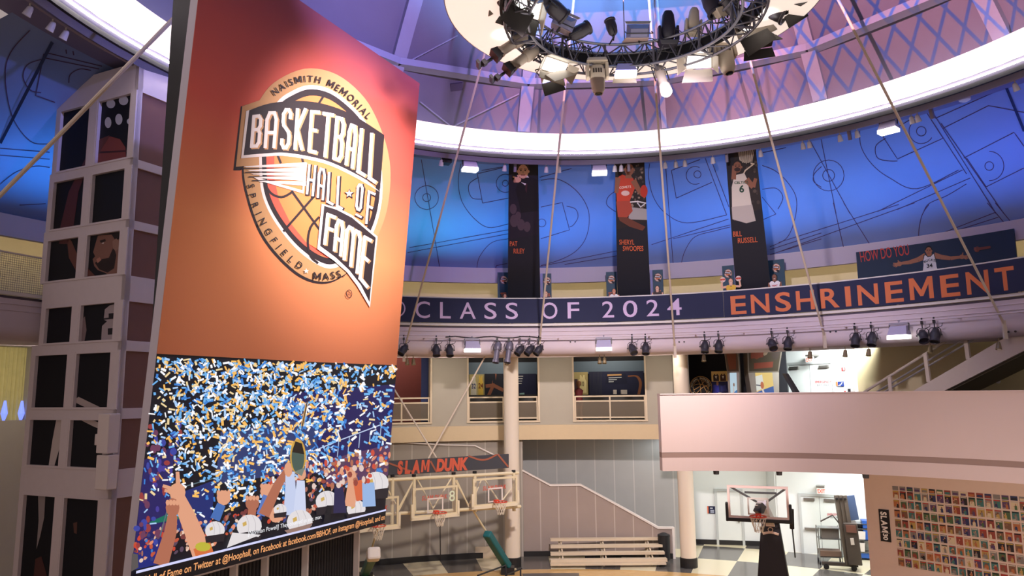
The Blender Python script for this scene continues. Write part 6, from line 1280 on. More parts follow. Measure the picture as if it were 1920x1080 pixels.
# ================================================================== BLEACHERS
bl_ = thing('bleachers', 'five row cream bench bleachers in front of the stair wall', 'bleachers', P_z(1140, 1066, 0))
rows_ = [(1008.5, 1032, 1237, 31.05, .09), (1021, 1032, 1241, 30.65, .10), (1034.5, 1032, 1245, 30.2, .10), (1047.5, 1032, 1250, 29.75, .11), (1055, 1032, 1248, 29.6, .07)]
pts_ = []
for y, x0, x1, fw, th in rows_:
    A_, B_ = P_fw(x0, y, fw), P_fw(x1, y, fw); z = (A_.z+B_.z)/2; pts_.append((A_, B_, z)); build('bench_plank', MB().hexa([Vector((A_.x, fw-.14, z-th)), Vector((B_.x, fw-.14, z-th)), Vector((B_.x, fw+.14, z-th)), Vector((A_.x, fw+.14, z-th)), Vector((A_.x, fw-.14, z)), Vector((B_.x, fw-.14, z)), Vector((B_.x, fw+.14, z)), Vector((A_.x, fw+.14, z))]), CREAM, bl_)
for f in (.08, .46, .87):
    for k in range(4): A_, B_, z = pts_[k]; x = A_.x+(B_.x-A_.x)*f; build('leg', MB().bar((x, A_.y, 0), (x, A_.y, z-.05), .06), CREAM, bl_)
    A_, B_, z = pts_[0]; C_, D2, z3 = pts_[3]; x = A_.x+(B_.x-A_.x)*f; build('frame_bar', MB().bar((x+.07, A_.y, z-.12), (x+.07, C_.y, z3-.12), .05), CREAM, bl_)
q = P_fw(1246, 1045, 30.75); o = thing('waste_bin', 'tall black bin standing at the right end of the bleachers', 'bin', Vector((q.x, q.y, 0)))
build('body', MB().lathe([(.22, 0), (.24, .9)], Matrix.Translation((q.x, q.y, 0)), 16), BLACK, o, smooth=True); build('lid', MB().lathe([(.25, .9), (.25, .97), (.1, 1.04), (0, 1.04)], Matrix.Translation((q.x, q.y, 0)), 16), BLACK, o, smooth=True)
# ================================================================== FREE-STANDING HOOP
HE = Vector((cos(radians(-20)), sin(radians(-20)), 0)); HN = Vector((HE.y, -HE.x, 0)); H0 = P_fw(1421, 942, 22.5)
if HN.y > 0: HN = -HN
hw = (P_pl(1479, 944, H0, HN)-P_pl(1364, 938, H0, HN)).length; hh = P_pl(1421, 911, H0, HN).z-P_pl(1421, 973, H0, HN).z
th_ = thing('basketball_hoop', 'free-standing glass basketball hoop on a black padded pedestal', 'basketball hoop', Vector((H0.x, H0.y, 0))-HN*1.3)
HM = Matrix.Translation(H0) @ Matrix((HE, -HN, Vector((0, 0, 1)))).transposed().to_4x4()
make_hoop(th_, HM, hw, hh, .13, fcol=mat('pale_frame', C(226, 200, 192), .45))
p = MB(); p.box((0, -.02, -hh/2-.04), (hw+.1, .12, .10), HM)
for s in (-1, 1): p.box((s*(hw/2+.03), -.02, -hh/2+.18), (.08, .12, .55), HM)
build('edge_padding', p, BLACK, th_, bevel=.02)
def HP(px, py, d): return P_pl(px, py, H0+HN*d, HN)
arms_ = MB()
for a, b in (((1369, 912.5), (1419, 941)), ((1472, 917), (1438, 941)), ((1396, 923), (1456, 925))): arms_.tube([HP(*a, -.12), HP(*b, -.30)], .032, 8)
build('support_arms', arms_, BLACK, th_)
bm_ = MB().bar(HP(1428, 946, -.2), HP(1421, 962, -.05), .22, .2); build('rim_bracket', bm_, BLACK, th_)
wv = MB()
for k in range(4): wv.box((-.02+.03*k, .11, -.17-.0+.07*k), (.20, .02, .03), HM)
build('bracket_stripes', wv, WHITE, th_)
boom = MB(); boom.bar(HP(1428, 944, -.3), HP(1448, 985, -1.6), .24, .22); build('boom', boom, mat('boom_grey', C(206, 200, 204), .45), th_)
pb = HP(1443, 960, -1.5); ped = MB(); zt_p = HP(1440, 975, -1.5).z; pcx = Vector((pb.x, pb.y, 0))
def pq(x, y, z): return pcx+HE*x-HN*y+Vector((0, 0, z))
ped.hexa([pq(-.5, -.4, .55), pq(.5, -.4, .55), pq(.5, .5, .55), pq(-.5, .5, .55), pq(-.26, -.16, zt_p), pq(.26, -.16, zt_p), pq(.26, .25, zt_p), pq(-.26, .25, zt_p)]); build('padded_mast', ped, mat('black_padding', C(34, 28, 34), .6), th_, bevel=.04)
build('base', MB().hexa([pq(-.68, -1.0, .08), pq(.68, -1.0, .08), pq(.68, 1.2, .08), pq(-.68, 1.2, .08), pq(-.6, -.75, .62), pq(.6, -.75, .62), pq(.6, 1.1, .62), pq(-.6, 1.1, .62)]), MATS['black_padding'], th_, bevel=.04)
for s in (-.5, .5): build('wheel', MB().lathe([(.08, -.04), (.08, .04)], frame(pq(s, -.7, .08), HE), 12), BLACK, th_)
a = Art(lambda x, y, l=0: pq(x, -.415+(.24*(y-.55)/(zt_p-.55))-.01-l, y), .003)
PB_ = C(220, 190, 170); a.p([(-.13, zt_p-.16), (.13, zt_p-.16), (.13, zt_p-.08), (-.13, zt_p-.08)], PB_); a.line([(.07*cos(k*pi/8), zt_p-.25+.06*sin(k*pi/8)) for k in range(16)], .02, PB_, True); a.line(smooth_pts([(-.2, zt_p-.37), (0, zt_p-.33), (.2, zt_p-.37)], 5), .07, PB_); build('mast_print', a, INK, th_)
rs = P_fw(1490, 1035, 24.2); t = thing('crank_rod', 'thin blue grey rod with a black grip leaning right of the free-standing hoop', 'rod', Vector((rs.x, rs.y, 0)))
build('shaft', MB().tube([P_fw(1491, 1045, 23.6), P_fw(1485, 985, 22.6)], .022, 6), mat('blue_grey_metal', C(90, 104, 120), .4, .4), t); build('grip', MB().tube([P_fw(1485, 991, 22.6), P_fw(1484, 955, 22.5)], .07, 8), BLACK, t)
# ================================================================== CARTS AND FOLDED MACHINE IN THE CORRIDOR
def cart(t, c, w, d, h, ang, shelves, m, r=.02):
    u = Vector((cos(ang), sin(ang), 0)); v = Vector((-u.y, u.x, 0)); Q_ = lambda x, y, z: c+u*x+v*y+Vector((0, 0, z))
    for sx in (-1, 1):
        for sy in (-1, 1):
            build('leg', MB().tube([Q_(sx*w/2, sy*d/2, .1), Q_(sx*w/2, sy*d/2, h)], r, 6), m, t); build('wheel', MB().lathe([(.07, -.025), (.07, .025)], frame(Q_(sx*w/2, sy*d/2, .07), u), 10), BLACK, t)
    for z in shelves: build('shelf', MB().hexa([Q_(-w/2, -d/2, z-.025), Q_(w/2, -d/2, z-.025), Q_(w/2, d/2, z-.025), Q_(-w/2, d/2, z-.025), Q_(-w/2, -d/2, z), Q_(w/2, -d/2, z), Q_(w/2, d/2, z), Q_(-w/2, d/2, z)]), m, t)
    return Q_
CHR = mat('chrome_wire', C(150, 154, 158), .25, .8)
cp = P_z(1557, 1056, .0); zc = P_fw(1557, 987, cp.y).z
t = thing('utility_cart', 'grey tubular utility cart with a wooden box before the corridor double door', 'cart', cp); CQ = cart(t, cp, .8, .55, zc, -.25, (.28, .95, zc-.02), CHR)
build('top_box', MB().hexa([CQ(-.28, -.2, zc-.42), CQ(.36, -.2, zc-.42), CQ(.36, .2, zc-.42), CQ(-.28, .2, zc-.42), CQ(-.28, -.2, zc-.06), CQ(.36, -.2, zc-.06), CQ(.36, .2, zc-.06), CQ(-.28, .2, zc-.06)]), mat('taupe_box', C(112, 104, 98), .6), t)
build('low_box', MB().hexa([CQ(-.38, -.26, .3), CQ(.38, -.26, .3), CQ(.38, .26, .3), CQ(-.38, .26, .3), CQ(-.38, -.26, .5), CQ(.38, -.26, .5), CQ(.38, .26, .5), CQ(-.38, .26, .5)]), mat('wood_box', C(120, 96, 84), .6), t)
mp_ = P_z(1590, 1068, 0); mz = P_fw(1580, 927, mp_.y).z; t = thing('folded_machine', 'tall dark grey folded shooting machine on wheels beside the blue cart', 'machine', mp_)
DG = mat('machine_grey', C(84, 76, 72), .5, .2)
u = Vector((cos(-.35), sin(-.35), 0)); v = Vector((-u.y, u.x, 0)); Q_ = lambda x, y, z: mp_+u*x+v*y+Vector((0, 0, z))
build('cabinet', MB().hexa([Q_(.0, -.42, .25), Q_(.48, -.42, .25), Q_(.48, .3, .25), Q_(.0, .3, .25), Q_(-.08, -.42, 1.75), Q_(.40, -.42, 1.75), Q_(.40, .3, 1.75), Q_(-.08, .3, 1.75)]), DG, t, bevel=.03)
for k in range(3): build('folded_arm', MB().bar(Q_(-.02+.14*k, -.3, .25), Q_(-.24+.14*k, -.3, mz), .11, .14), mat('arm_taupe', C(104, 94, 86), .45, .3), t); build('arm_knob', MB().lathe([(.04, 0), (.05, .04), (0, .05)], frame(Q_(-.23+.14*k, -.37, mz-.12), -v), 10), BLACK, t)
build('blue_panel', MB().bar(Q_(.26, -.05, 1.8), Q_(.16, -.05, mz-.04), .08, .5), mat('dusty_blue', C(70, 86, 120), .5), t)
build('control_panel', MB().hexa([Q_(.02, -.46, 1.42), Q_(.36, -.46, 1.42), Q_(.36, -.41, 1.42), Q_(.02, -.41, 1.42), Q_(.0, -.46, 1.68), Q_(.34, -.46, 1.68), Q_(.34, -.41, 1.68), Q_(.0, -.41, 1.68)]), BROWN, t)
build('label_plate', MB().bar(Q_(.2, -.44, .98), Q_(.18, -.44, 1.22), .12, .02, up=v), WHITE, t)
build('lever_arm', MB().tube([Q_(-.2, -.3, 1.7), Q_(-.42, -.36, 2.0), Q_(-.85, -.3, 1.75)], .03, 6), DG, t)
build('base_beam', MB().bar(Q_(-.9, -.1, .2), Q_(.35, -.1, .2), .14, .12), DG, t)
for s in (-.75, .2): build('wheel', MB().lathe([(.10, -.04), (.10, .04)], frame(Q_(s, -.2, .10), v), 14), BLACK, t)
c2_ = P_z(1616, 1048, 0); t = thing('ball_cart', 'chrome wire cart with blue bins at the corridor end behind the folded machine', 'cart', c2_); zc = P_fw(1620, 965, c2_.y).z
CQ = cart(t, c2_, .8, .55, zc, -.3, (.3, .75, 1.2, zc-.3), CHR, .018)
BLU = mat('blue_plastic', C(44, 92, 180), .4)
for (x0, z0, x1, z1, m) in ((-.34, .08, .36, .28, BLU), (-.3, .32, .1, .66, WHITE), (-.3, .78, .15, 1.1, WHITE), (.12, .78, .36, 1.15, BLU), (.1, 1.22, .36, 1.5, BLU)): build('bin', MB().hexa([CQ(x0, -.24, z0), CQ(x1, -.24, z0), CQ(x1, .24, z0), CQ(x0, .24, z0), CQ(x0-.02, -.26, z1), CQ(x1+.02, -.26, z1), CQ(x1+.02, .26, z1), CQ(x0-.02, .26, z1)]), m, t)
# ================================================================== MAGAZINE WALL
m0 = P_fw(1626, 990, 20.9); md = Vector((.64, -.77, 0)).normalized(); mn = Vector((-.77, -.64, 0)).normalized(); m0 = Vector((m0.x, m0.y, 0))
def MP(px, py, l=0): return P_pl(px, py, m0+mn*l, mn)
def msz(px, py): q = MP(px, py); return (q-m0).dot(md), q.z
def MQ(s, z, l=0): return m0+md*s+mn*l+Vector((0, 0, z))
mw = MB(); mw.hexa([MQ(0, 0), MQ(5.2, 0), MQ(5.2, 0, -.25), MQ(0, 0, -.25), MQ(0, 4.6), MQ(5.2, 4.6), MQ(5.2, 4.6, -.25), MQ(0, 4.6, -.25)]); struct('wall_magazine', mw, mat('rose_taupe_wall', C(214, 188, 174), .65, noise=.04))
s0_, z1_ = msz(1648, 955); s1_, z0_ = msz(1671.5, 1016); z1_ = (msz(1648, 955)[1]+msz(1668, 955.5)[1])/2
s1_ = msz(1669, 985)[0]; z0_ = msz(1660, 1015)[1]
ss = build('vertical_sign', MB().hexa([MQ(s0_, z0_, 0), MQ(s1_, z0_, 0), MQ(s1_, z0_, .03), MQ(s0_, z0_, .03), MQ(s0_, z1_, 0), MQ(s1_, z1_, 0), MQ(s1_, z1_, .03), MQ(s0_, z1_, .03)]), BLACK); tag(ss, 'vertical black sign with white letters SLAM 30 beside the magazine wall', 'sign')
a = Art(lambda x, y, l=0: MQ(s0_+(s1_-s0_)*(.5-y), z1_-x, .034+l), .003); Hs = z1_-z0_; Ws = 1.0
a.text('SLAM', .05, .30, .60, C(236, 228, 224), w=Hs*.66-.05, down=True, bold=.04) if False else None
vs, fs, W_ = text2d('SLAM', .04); kx_ = (Hs*.64)/W_; a._add([MQ(s0_+(s1_-s0_)*(.2+.6*vv), z1_-.06-uu*kx_, .036) for uu, vv in vs], fs, C(236, 228, 224))
vs, fs, W_ = text2d('30', .04); kx_ = (Hs*.2)/W_; a._add([MQ(s0_+(s1_-s0_)*(.3+.45*vv), z1_-Hs*.75-uu*kx_, .036) for uu, vv in vs], fs, C(236, 228, 224))
a.poly([MQ(s0_+.01, z1_-Hs*.715, .036), MQ(s1_-.01, z1_-Hs*.715, .036), MQ(s1_-.01, z1_-Hs*.725, .036), MQ(s0_+.01, z1_-Hs*.725, .036)], C(200, 190, 186))
build('lettering', a, INK, ss)
cs0 = msz(1675.6, 940)[0]; cdx = (msz(1911, 950)[0]-cs0)/15.9; rz = [msz(1682, y)[1] for y in (927.5, 944.8, 962.8, 980.8, 998.8, 1016.5, 1034.5, 1052.5)]
rows_z = [rz[0]+ (rz[0]-rz[1])*.62]+rz; cdz = (rz[0]-rz[-1])/7; cr = random.Random(11)
names = {'red': (140, 64, 54), 'orange': (170, 104, 66), 'yellow': (176, 146, 84), 'navy': (48, 52, 88), 'black': (40, 36, 40), 'brown': (120, 86, 66), 'teal': (64, 110, 108), 'grey': (128, 120, 116), 'green': (74, 96, 66), 'purple': (86, 62, 96), 'cream': (206, 186, 156)}
ordw = ['first', 'second', 'third', 'fourth', 'fifth', 'sixth', 'seventh', 'eighth', 'ninth', 'tenth', 'eleventh', 'twelfth', 'thirteenth', 'fourteenth', 'fifteenth', 'sixteenth', 'seventeenth']
for r_ in range(9):
    for c_ in range(17):
        s = cs0+cdx*c_; w = cdx*.80; h_ = cdz*.80 if r_ else cdz*.42; z = rows_z[r_]-(0 if r_ else -.02); nm = cr.choice(list(names)); base = C(*names[nm])
        zt_m, zb_m = z+h_/2, z-h_/2; k = MB(); k.hexa([MQ(s, zb_m, 0), MQ(s+w, zb_m, 0), MQ(s+w, zb_m, .012), MQ(s, zb_m, .012), MQ(s, zt_m, 0), MQ(s+w, zt_m, 0), MQ(s+w, zt_m, .012), MQ(s, zt_m, .012)], base)
        f = lambda x, y, l=0: MQ(s+w*x, zb_m+h_*y, .014+l); a = Art(f, .002); sk = cr.choice([C(150, 100, 76), C(118, 76, 58), C(190, 140, 112)]); sh = C(*cr.choice(list(names.values())))
        if r_:
            a.p([(.05, .84), (.95, .84), (.95, .97), (.05, .97)], C(*cr.choice([(170, 56, 48), (190, 176, 160), (176, 146, 70), (30, 30, 34)]))); a.up()
            for p_ in range(cr.choice([1, 1, 2, 3])):
                x = cr.uniform(.3, .7); a.p([(x-.2, 0), (x+.2, 0), (x+.17, .45), (x+.05, .54), (x-.05, .54), (x-.17, .45)], sh); a.ell(x, .62, .1, .11, sk, 9)
                a.taper((x-.15, .42), (x-.3, .2+.4*cr.random()), .1, .07, sk)
            a.up(); a.p([(.06, .06), (.5, .06), (.5, .13), (.06, .13)], C(190, 176, 156))
        else: a.p([(.1, .1), (.9, .1), (.9, .6), (.1, .6)], sh)
        k.v += a.v; off = 8; k.f += [[i+off for i in f_] for f_ in a.f]; k.c += a.c
        o = build('magazine_cover', k, INK); tag(o, '%s magazine cover on the wall grid, %s row from top, %s from left' % (nm, ordw[r_], ordw[c_]), 'magazine cover', 'magazine covers on the wall grid')

light('magazine_wall_fill', 'AREA', (7.5, 12.5, 4.4), 170, (1, .84, .74), (11.5, 19.6, 1.6), size=2.5, size_y=.8)  # unseen warm area lamp added to brighten the magazine wall
# ================================================================== LAMPS
def I4(): return Matrix.Identity(4)
def proto_par(tilt, turn=0):
    """black theatre spotlight hanging in a yoke; origin at the clamp; -y is the way it looks"""
    t = thing('theatre_spotlight', 'x', 'spotlight', (0, 0, 0))
    build('clamp', MB().box((0, 0, -.04), (.07, .09, .12)).tube([(0, 0, .12), (0, 0, .06)], .03, 8), BLACK, t); build('stem', MB().tube([(0, 0, -.08), (0, 0, -.26)], .018, 6), BLACK, t)
    y = MB(); y.tube([(-.19, 0, -.50), (-.19, 0, -.32), (-.13, 0, -.25), (.13, 0, -.25), (.19, 0, -.32), (.19, 0, -.50)], .014, 6); build('yoke', y, BLACK, t)
    M = Matrix.Translation((0, 0, -.5)) @ Matrix.Rotation(radians(turn), 4, 'Y') @ Matrix.Rotation(radians(tilt), 4, 'X')
    build('body', MB().lathe([(.05, .25), (.10, .22), (.13, .12), (.165, .05), (.17, -.04), (.15, -.12), (.15, -.2), (.165, -.22), (.165, -.27), (.14, -.27), (.13, -.22)], M, 20), mat('lamp_black', C(46, 42, 50), .4), t, smooth=True)
    build('lens', MB().lathe([(.135, -.21), (.001, -.22)], M, 16), mat('dark_lens', C(24, 22, 28), .1), t)
    build('tilt_knob', MB().box((.2, 0, -.5), (.05, .05, .05)).box((-.2, 0, -.5), (.05, .05, .05)), BLACK, t)
    build('plug_cable', MB().tube([(.02, .1, -.3), (.12, .12, -.22), (.22, .06, -.2), (.26, .0, -.12)], .012, 5), BLACK, t)
    return t
def proto_flood(lit=True, door=False, w=.58):
    """box floodlight shining down and forward (-y)"""
    t = thing('flood_light', 'x', 'floodlight', (0, 0, 0)); FG = mat('flood_grey', C(168, 160, 186), .45)
    build('mount', MB().box((0, 0, -.12), (w*.95, .12, .07)).tube([(0, 0, 0), (0, 0, -.1)], .03, 6), mat('mount_grey', C(150, 144, 158), .45), t)
    y = MB(); y.bar((-w*.5, 0, -.12), (-w*.5, -.04, -.34), .03); y.bar((w*.5, 0, -.12), (w*.5, -.04, -.34), .03); build('bracket', y, DARK, t)
    b = MB(); b.hexa([(-w*.5, -.26, -.48), (w*.5, -.26, -.48), (w*.5, .12, -.48), (-w*.5, .12, -.48), (-w*.42, -.12, -.2), (w*.42, -.12, -.2), (w*.42, .08, -.2), (-w*.42, .08, -.2)]); build('housing', b, FG, t)
    l = MB(); l.hexa([(-w*.5, -.30, -.62), (w*.5, -.30, -.62), (w*.5, .1, -.60), (-w*.5, .1, -.60), (-w*.5, -.27, -.485), (w*.5, -.27, -.485), (w*.5, .12, -.485), (-w*.5, .12, -.485)]); build('glowing_lens', l, LAMP, t)
    if door: build('barn_door', MB().hexa([(-w*.45, .14, -.72), (w*.45, .14, -.72), (w*.45, .17, -.72), (-w*.45, .17, -.72), (-w*.45, .12, -.5), (w*.45, .12, -.5), (w*.45, .15, -.5), (-w*.45, .15, -.5)]), TAN, t)
    return t
def proto_ellip(tilt, turn, col):
    t = thing('profile_spotlight', 'x', 'spotlight', (0, 0, 0)); M = Matrix.Translation((0, 0, -.42)) @ Matrix.Rotation(radians(turn), 4, 'Y') @ Matrix.Rotation(radians(tilt), 4, 'X')
    build('clamp', MB().box((0, 0, -.04), (.07, .09, .12)), BLACK, t); y = MB(); y.tube([(-.15, 0, -.42), (-.15, 0, -.2), (-.1, 0, -.1), (.1, 0, -.1), (.15, 0, -.2), (.15, 0, -.42)], .014, 6); build('yoke', y, BLACK, t)
    build('lamp_house', MB().lathe([(.04, .34), (.10, .3), (.13, .18), (.14, .05), (.12, 0)], M, 16), col, t, smooth=True); build('barrel', MB().lathe([(.10, 0), (.10, -.36), (.125, -.38), (.125, -.47), (.11, -.47), (.10, -.42)], M, 16), col, t, smooth=True)
    build('lens', MB().lathe([(.105, -.43), (.001, -.44)], M, 14), MATS['dark_lens'], t); build('shutter_handles', MB().box((.13, 0, -.02), (.08, .02, .02), M).box((-.13, 0, -.02), (.08, .02, .02), M).box((0, .13, -.02), (.02, .08, .02), M), BLACK, t)
    return t
def Mrad(P, c=CB, s=1):
    """stand at P, -y pointing to the hall's middle"""
    d = Vector((c[0]-P.x, c[1]-P.y, 0)).normalized(); y = -d; x = y.cross(Vector((0, 0, 1))); M = Matrix((x, y, Vector((0, 0, 1)))).transposed().to_4x4() @ Matrix.Scale(s, 4); M.translation = P; return M
RP = 14.42; zp = P_cyl(960, 634, RP).z
pp = thing('lamp_pipe', 'thin pale pipe carrying the spotlights along the gallery edge', 'pipe', cyl(RP, 85, zp))
build('pipe', MB().ring([(RP+.025*cos(k*pi/3), zp+.025*sin(k*pi/3)) for k in range(6)], CB, 26, 118, 80), PINKISH, pp, smooth=True)
for k in range(14): a = 28+6.7*k; build('stand_off', MB().bar(cyl(RP, a, zp), cyl(14.73, a, zp), .04), PINKISH, pp)
pr_par = proto_par(-24); u1 = []; pr_side = proto_par(-20, 38); u2 = []; pr_away = proto_par(-35, -22); u3 = []
GS = 'black spotlights along the gallery edge'
for px, lb in ((818, 'left of the pair below the letter L of CLASS'), (843, 'right of the pair below the letter L of CLASS'), (1210, 'right of the pair below the digits 20'), (1321, 'left of the pair below the end of the lilac words'), (1347, 'right of the pair below the end of the lilac words'),
               (1477, 'right of the pair below the letter N of ENSHRINEMENT'), (1604, 'left of the pair beside the stair wall corner'), (1635, 'right of the pair beside the stair wall corner'), (1754, 'right of the pair above the stair railing')):
    P = P_cyl(px, 634, RP); place(pr_par, u1, Mrad(Vector((P.x, P.y, zp-.02)), s=.88), 'black theatre spotlight, '+lb, GS)
for px, lb in ((1185, 'left, turned one of the pair below the digits 20'), (1447, 'left, turned one of the pair below the letter N of ENSHRINEMENT'), (1731, 'left one of the pair above the stair railing')):
    P = P_cyl(px, 634, RP); place(pr_away, u3, Mrad(Vector((P.x, P.y, zp-.02)), s=.88), 'black theatre spotlight, '+lb, GS)
for px, lb in ((975, 'first of the three tilted ones above the column'), (993, 'middle of the three tilted ones above the column'), (1010, 'last of the three tilted ones above the column'), (757, 'tilted one half behind the poster edge')):
    P = P_cyl(px, 634, RP); place(pr_side, u2, Mrad(Vector((P.x, P.y, zp-.02)), s=.85), 'black theatre spotlight, '+lb, GS)
pr_el = proto_ellip(-14, 10, mat('barrel_grey', C(112, 106, 120), .4, .3)); u4 = []
for px, lb in ((932, 'left of the two long grey spotlights beside the three tilted black ones'), (954, 'right of the two long grey spotlights beside the three tilted black ones')):
    P = P_cyl(px, 634, RP); place(pr_el, u4, Mrad(Vector((P.x, P.y, zp-.02)), s=1.05), lb, 'long grey spotlights on the gallery edge')
pr_fl = proto_flood(); u5 = []
for px, lb in ((885, 'lilac floodlight with glowing lens hanging on the gallery edge below CLASS'), (1132, 'lilac floodlight with glowing lens hanging on the gallery edge below 2024'), (1688, 'large lilac floodlight with glowing lens near the stair railing')):
    P = P_cyl(px, 634, RP); place(pr_fl, u5, Mrad(Vector((P.x, P.y, zp+.08)), s=1.0), lb, 'floodlights on the gallery edge')
for px, py, lb in ((880, 288, 'small glowing floodlight under the roof ring left of the first banner'), (1123, 294, 'small glowing floodlight under the roof ring left of the red player banner'), (1664, 203, 'small glowing floodlight under the right part of the roof ring')):
    P = P_cyl(px, py, 12.6, CL); place(pr_fl, u5, Mrad(Vector((P.x, P.y, 15.06)), CL, .92), lb, 'floodlights under the roof ring')
# black cable along the pipe near the tilted lamps
o = build('lamp_cable', MB().tube([cyl(RP-.03, azx(835+18*k, RP, 634), zp+.03+.03*sin(k*1.7)) for k in range(11)], .02, 5), MATS['black_cable']); tag(o, 'black cable running along the lamp pipe above the column', 'cable')
for k, px in enumerate((1074, 1278, 1562, 1897)):
    P = P_cyl(px, 641 if k < 2 else 622, 14.70); t = thing('wall_socket', 'pair of small dark sockets on the gallery edge, %s' % ['below the digit 2', 'just right of the third stay cable', 'right of the fourth stay cable', 'right of the last stay cable'][k], 'socket', P, 'socket pairs on the gallery edge')
    for s in (-.09, .09): q = cyl(14.715, az(P)+s*3.9, P.z); build('socket_hole', MB().lathe([(.03, 0), (.03, .015), (.001, .016)], frame(q, Vector((CB[0]-q.x, CB[1]-q.y, 0))), 10), BLACK, t)
# downlights below the soffit
def proto_down():
    t = thing('track_spotlight', 'x', 'spotlight', (0, 0, 0)); TN = mat('bronze_lamp', C(150, 132, 104), .35, .4)
    build('arm', MB().tube([(0, 0, 0), (0, 0, -.16)], .018, 6), TN, t); M = Matrix.Translation((0, 0, -.16)) @ Matrix.Rotation(radians(-18), 4, 'X')
    build('shade', MB().lathe([(.04, .02), (.07, 0), (.09, -.2), (.10, -.26), (.085, -.26), (.05, -.1)], M, 14), TN, t, smooth=True); build('lamp', MB().lathe([(.05, -.2), (.0, -.23)], M, 10), mat('dim_lamp', (1, .9, .7, 1), .4, emit=1.5), t); return t
pd = proto_down(); u6 = []
for px, py, lb in ((763, 664, 'left one of the twin lamps under the gallery beside the screen'), (775, 664, 'right one of the twin lamps under the gallery beside the screen'), (950, 668, 'lamp under the gallery right at the tall column top'), (1124, 664, 'left one of the twin lamps above the third opening'), (1133, 664, 'right one of the twin lamps above the third opening'),
                   (1319, 652, 'lamp under the gallery above the round emblem'), (1518, 648, 'lamp under the gallery left above the upper white doors'), (1584, 645, 'dark lamp under the gallery at the end of the bright wall'), (1628, 645, 'lamp under the gallery beside the stair wall corner'), (1743, 638, 'lamp under the gallery above the middle stair post'), (1872, 628, 'lamp under the gallery at the far right')):
    P = P_cyl(px, py, 15.1); place(pd, u6, Mrad(Vector((P.x, P.y, 8.09)), s=.85), 'small bronze '+lb, 'bronze lamps under the gallery')
# small white spots on the track below the roof ring
def proto_spot():
    t = thing('ring_spotlight', 'x', 'spotlight', (0, 0, 0)); build('arm', MB().tube([(0, 0, .02), (0, 0, -.1)], .014, 6), WHITE, t); M = Matrix.Translation((0, 0, -.12)) @ Matrix.Rotation(radians(28), 4, 'X')
    build('shade', MB().lathe([(.03, .06), (.05, .03), (.07, -.12), (.06, -.12), (.04, -.05)], M, 12), mat('spot_white', C(206, 200, 206), .4), t, smooth=True); return t
ps_ = proto_spot(); u7 = []
places = [(57, 2, 'first in the upper left corner'), (101, 14, 'second in the upper left corner'), (126, 27, 'third in the upper left corner'), (828, 285, 'just right of the poster'), (946, 292, 'left above the pointing man'), (1024, 294, 'right of the pointing man banner'), (1048, 294, 'second right of the pointing man banner'), (1152, 292, 'left above the red player'), (1164, 291, 'above the red player head'), (1246, 286, 'right of the red player banner'),
          (1266, 284, 'second right of the red player banner'), (1283, 281, 'third right of the red player banner'), (1335, 272, 'left of the net banner'), (1424, 256, 'right above the net banner'), (1503, 240, 'left one of two right of the net banner'), (1515, 238, 'right one of two right of the net banner'), (1572, 225, 'left one before the right floodlight'), (1604, 217, 'nearest left of the right floodlight'),
          (1706, 188, 'left one right of the right floodlight'), (1717, 185, 'right one right of the right floodlight'), (1899, 122, 'far right under the roof ring')]
for px, py, lb in places:
    P = P_cyl(px, py, 12.66, CL); place(ps_, u7, Mrad(Vector((P.x, P.y, 14.95)), CL, 1.25), 'small white ring spotlight, '+lb, 'small white spotlights under the roof ring')
for px, py, lb in ((966, 292, 'grey spotlight box above the banner of the pointing man'), (1178, 288, 'grey spotlight box above the banner of the red player'), (1361, 272, 'grey spotlight box above the net banner'), (1589, 222, 'slim grey spotlight box left of the right floodlight'), (1742, 181, 'slim grey spotlight box right of the right floodlight')):
    P = P_cyl(px, py, 12.7, CL); P = Vector((P.x, P.y, 15.02)); M = Mrad(P, CL); t = thing('banner_light', lb, 'spotlight', P, 'grey box lights under the roof ring')
    build('arm', MB().tube([M @ Vector((0, 0, .04)), M @ Vector((0, 0, -.1))], .02, 6), DARK, t); build('box', MB().box((0, 0, -.22), (.10, .12, .30), M @ Matrix.Rotation(radians(20), 4, 'X')), mat('box_grey', C(130, 122, 140), .4), t, bevel=.01)
P = P_cyl(836, 287, 12.75, CL); o = build('projector', MB().box((0, 0, -.14), (.34, .4, .2), Mrad(Vector((P.x, P.y, 15.0)), CL)), BLACK, bevel=.02); tag(o, 'small black projector box under the roof ring beside the poster', 'projector')
P = P_cyl(1806, 160, 13.0, CL); o = build('smoke_detector', MB().lathe([(.16, 0), (.15, -.06), (.08, -.1), (0, -.1)], Matrix.Translation((P.x, P.y, 15.06)), 18), WHITE, smooth=True); tag(o, 'white round detector under the roof ring at the right', 'detector')
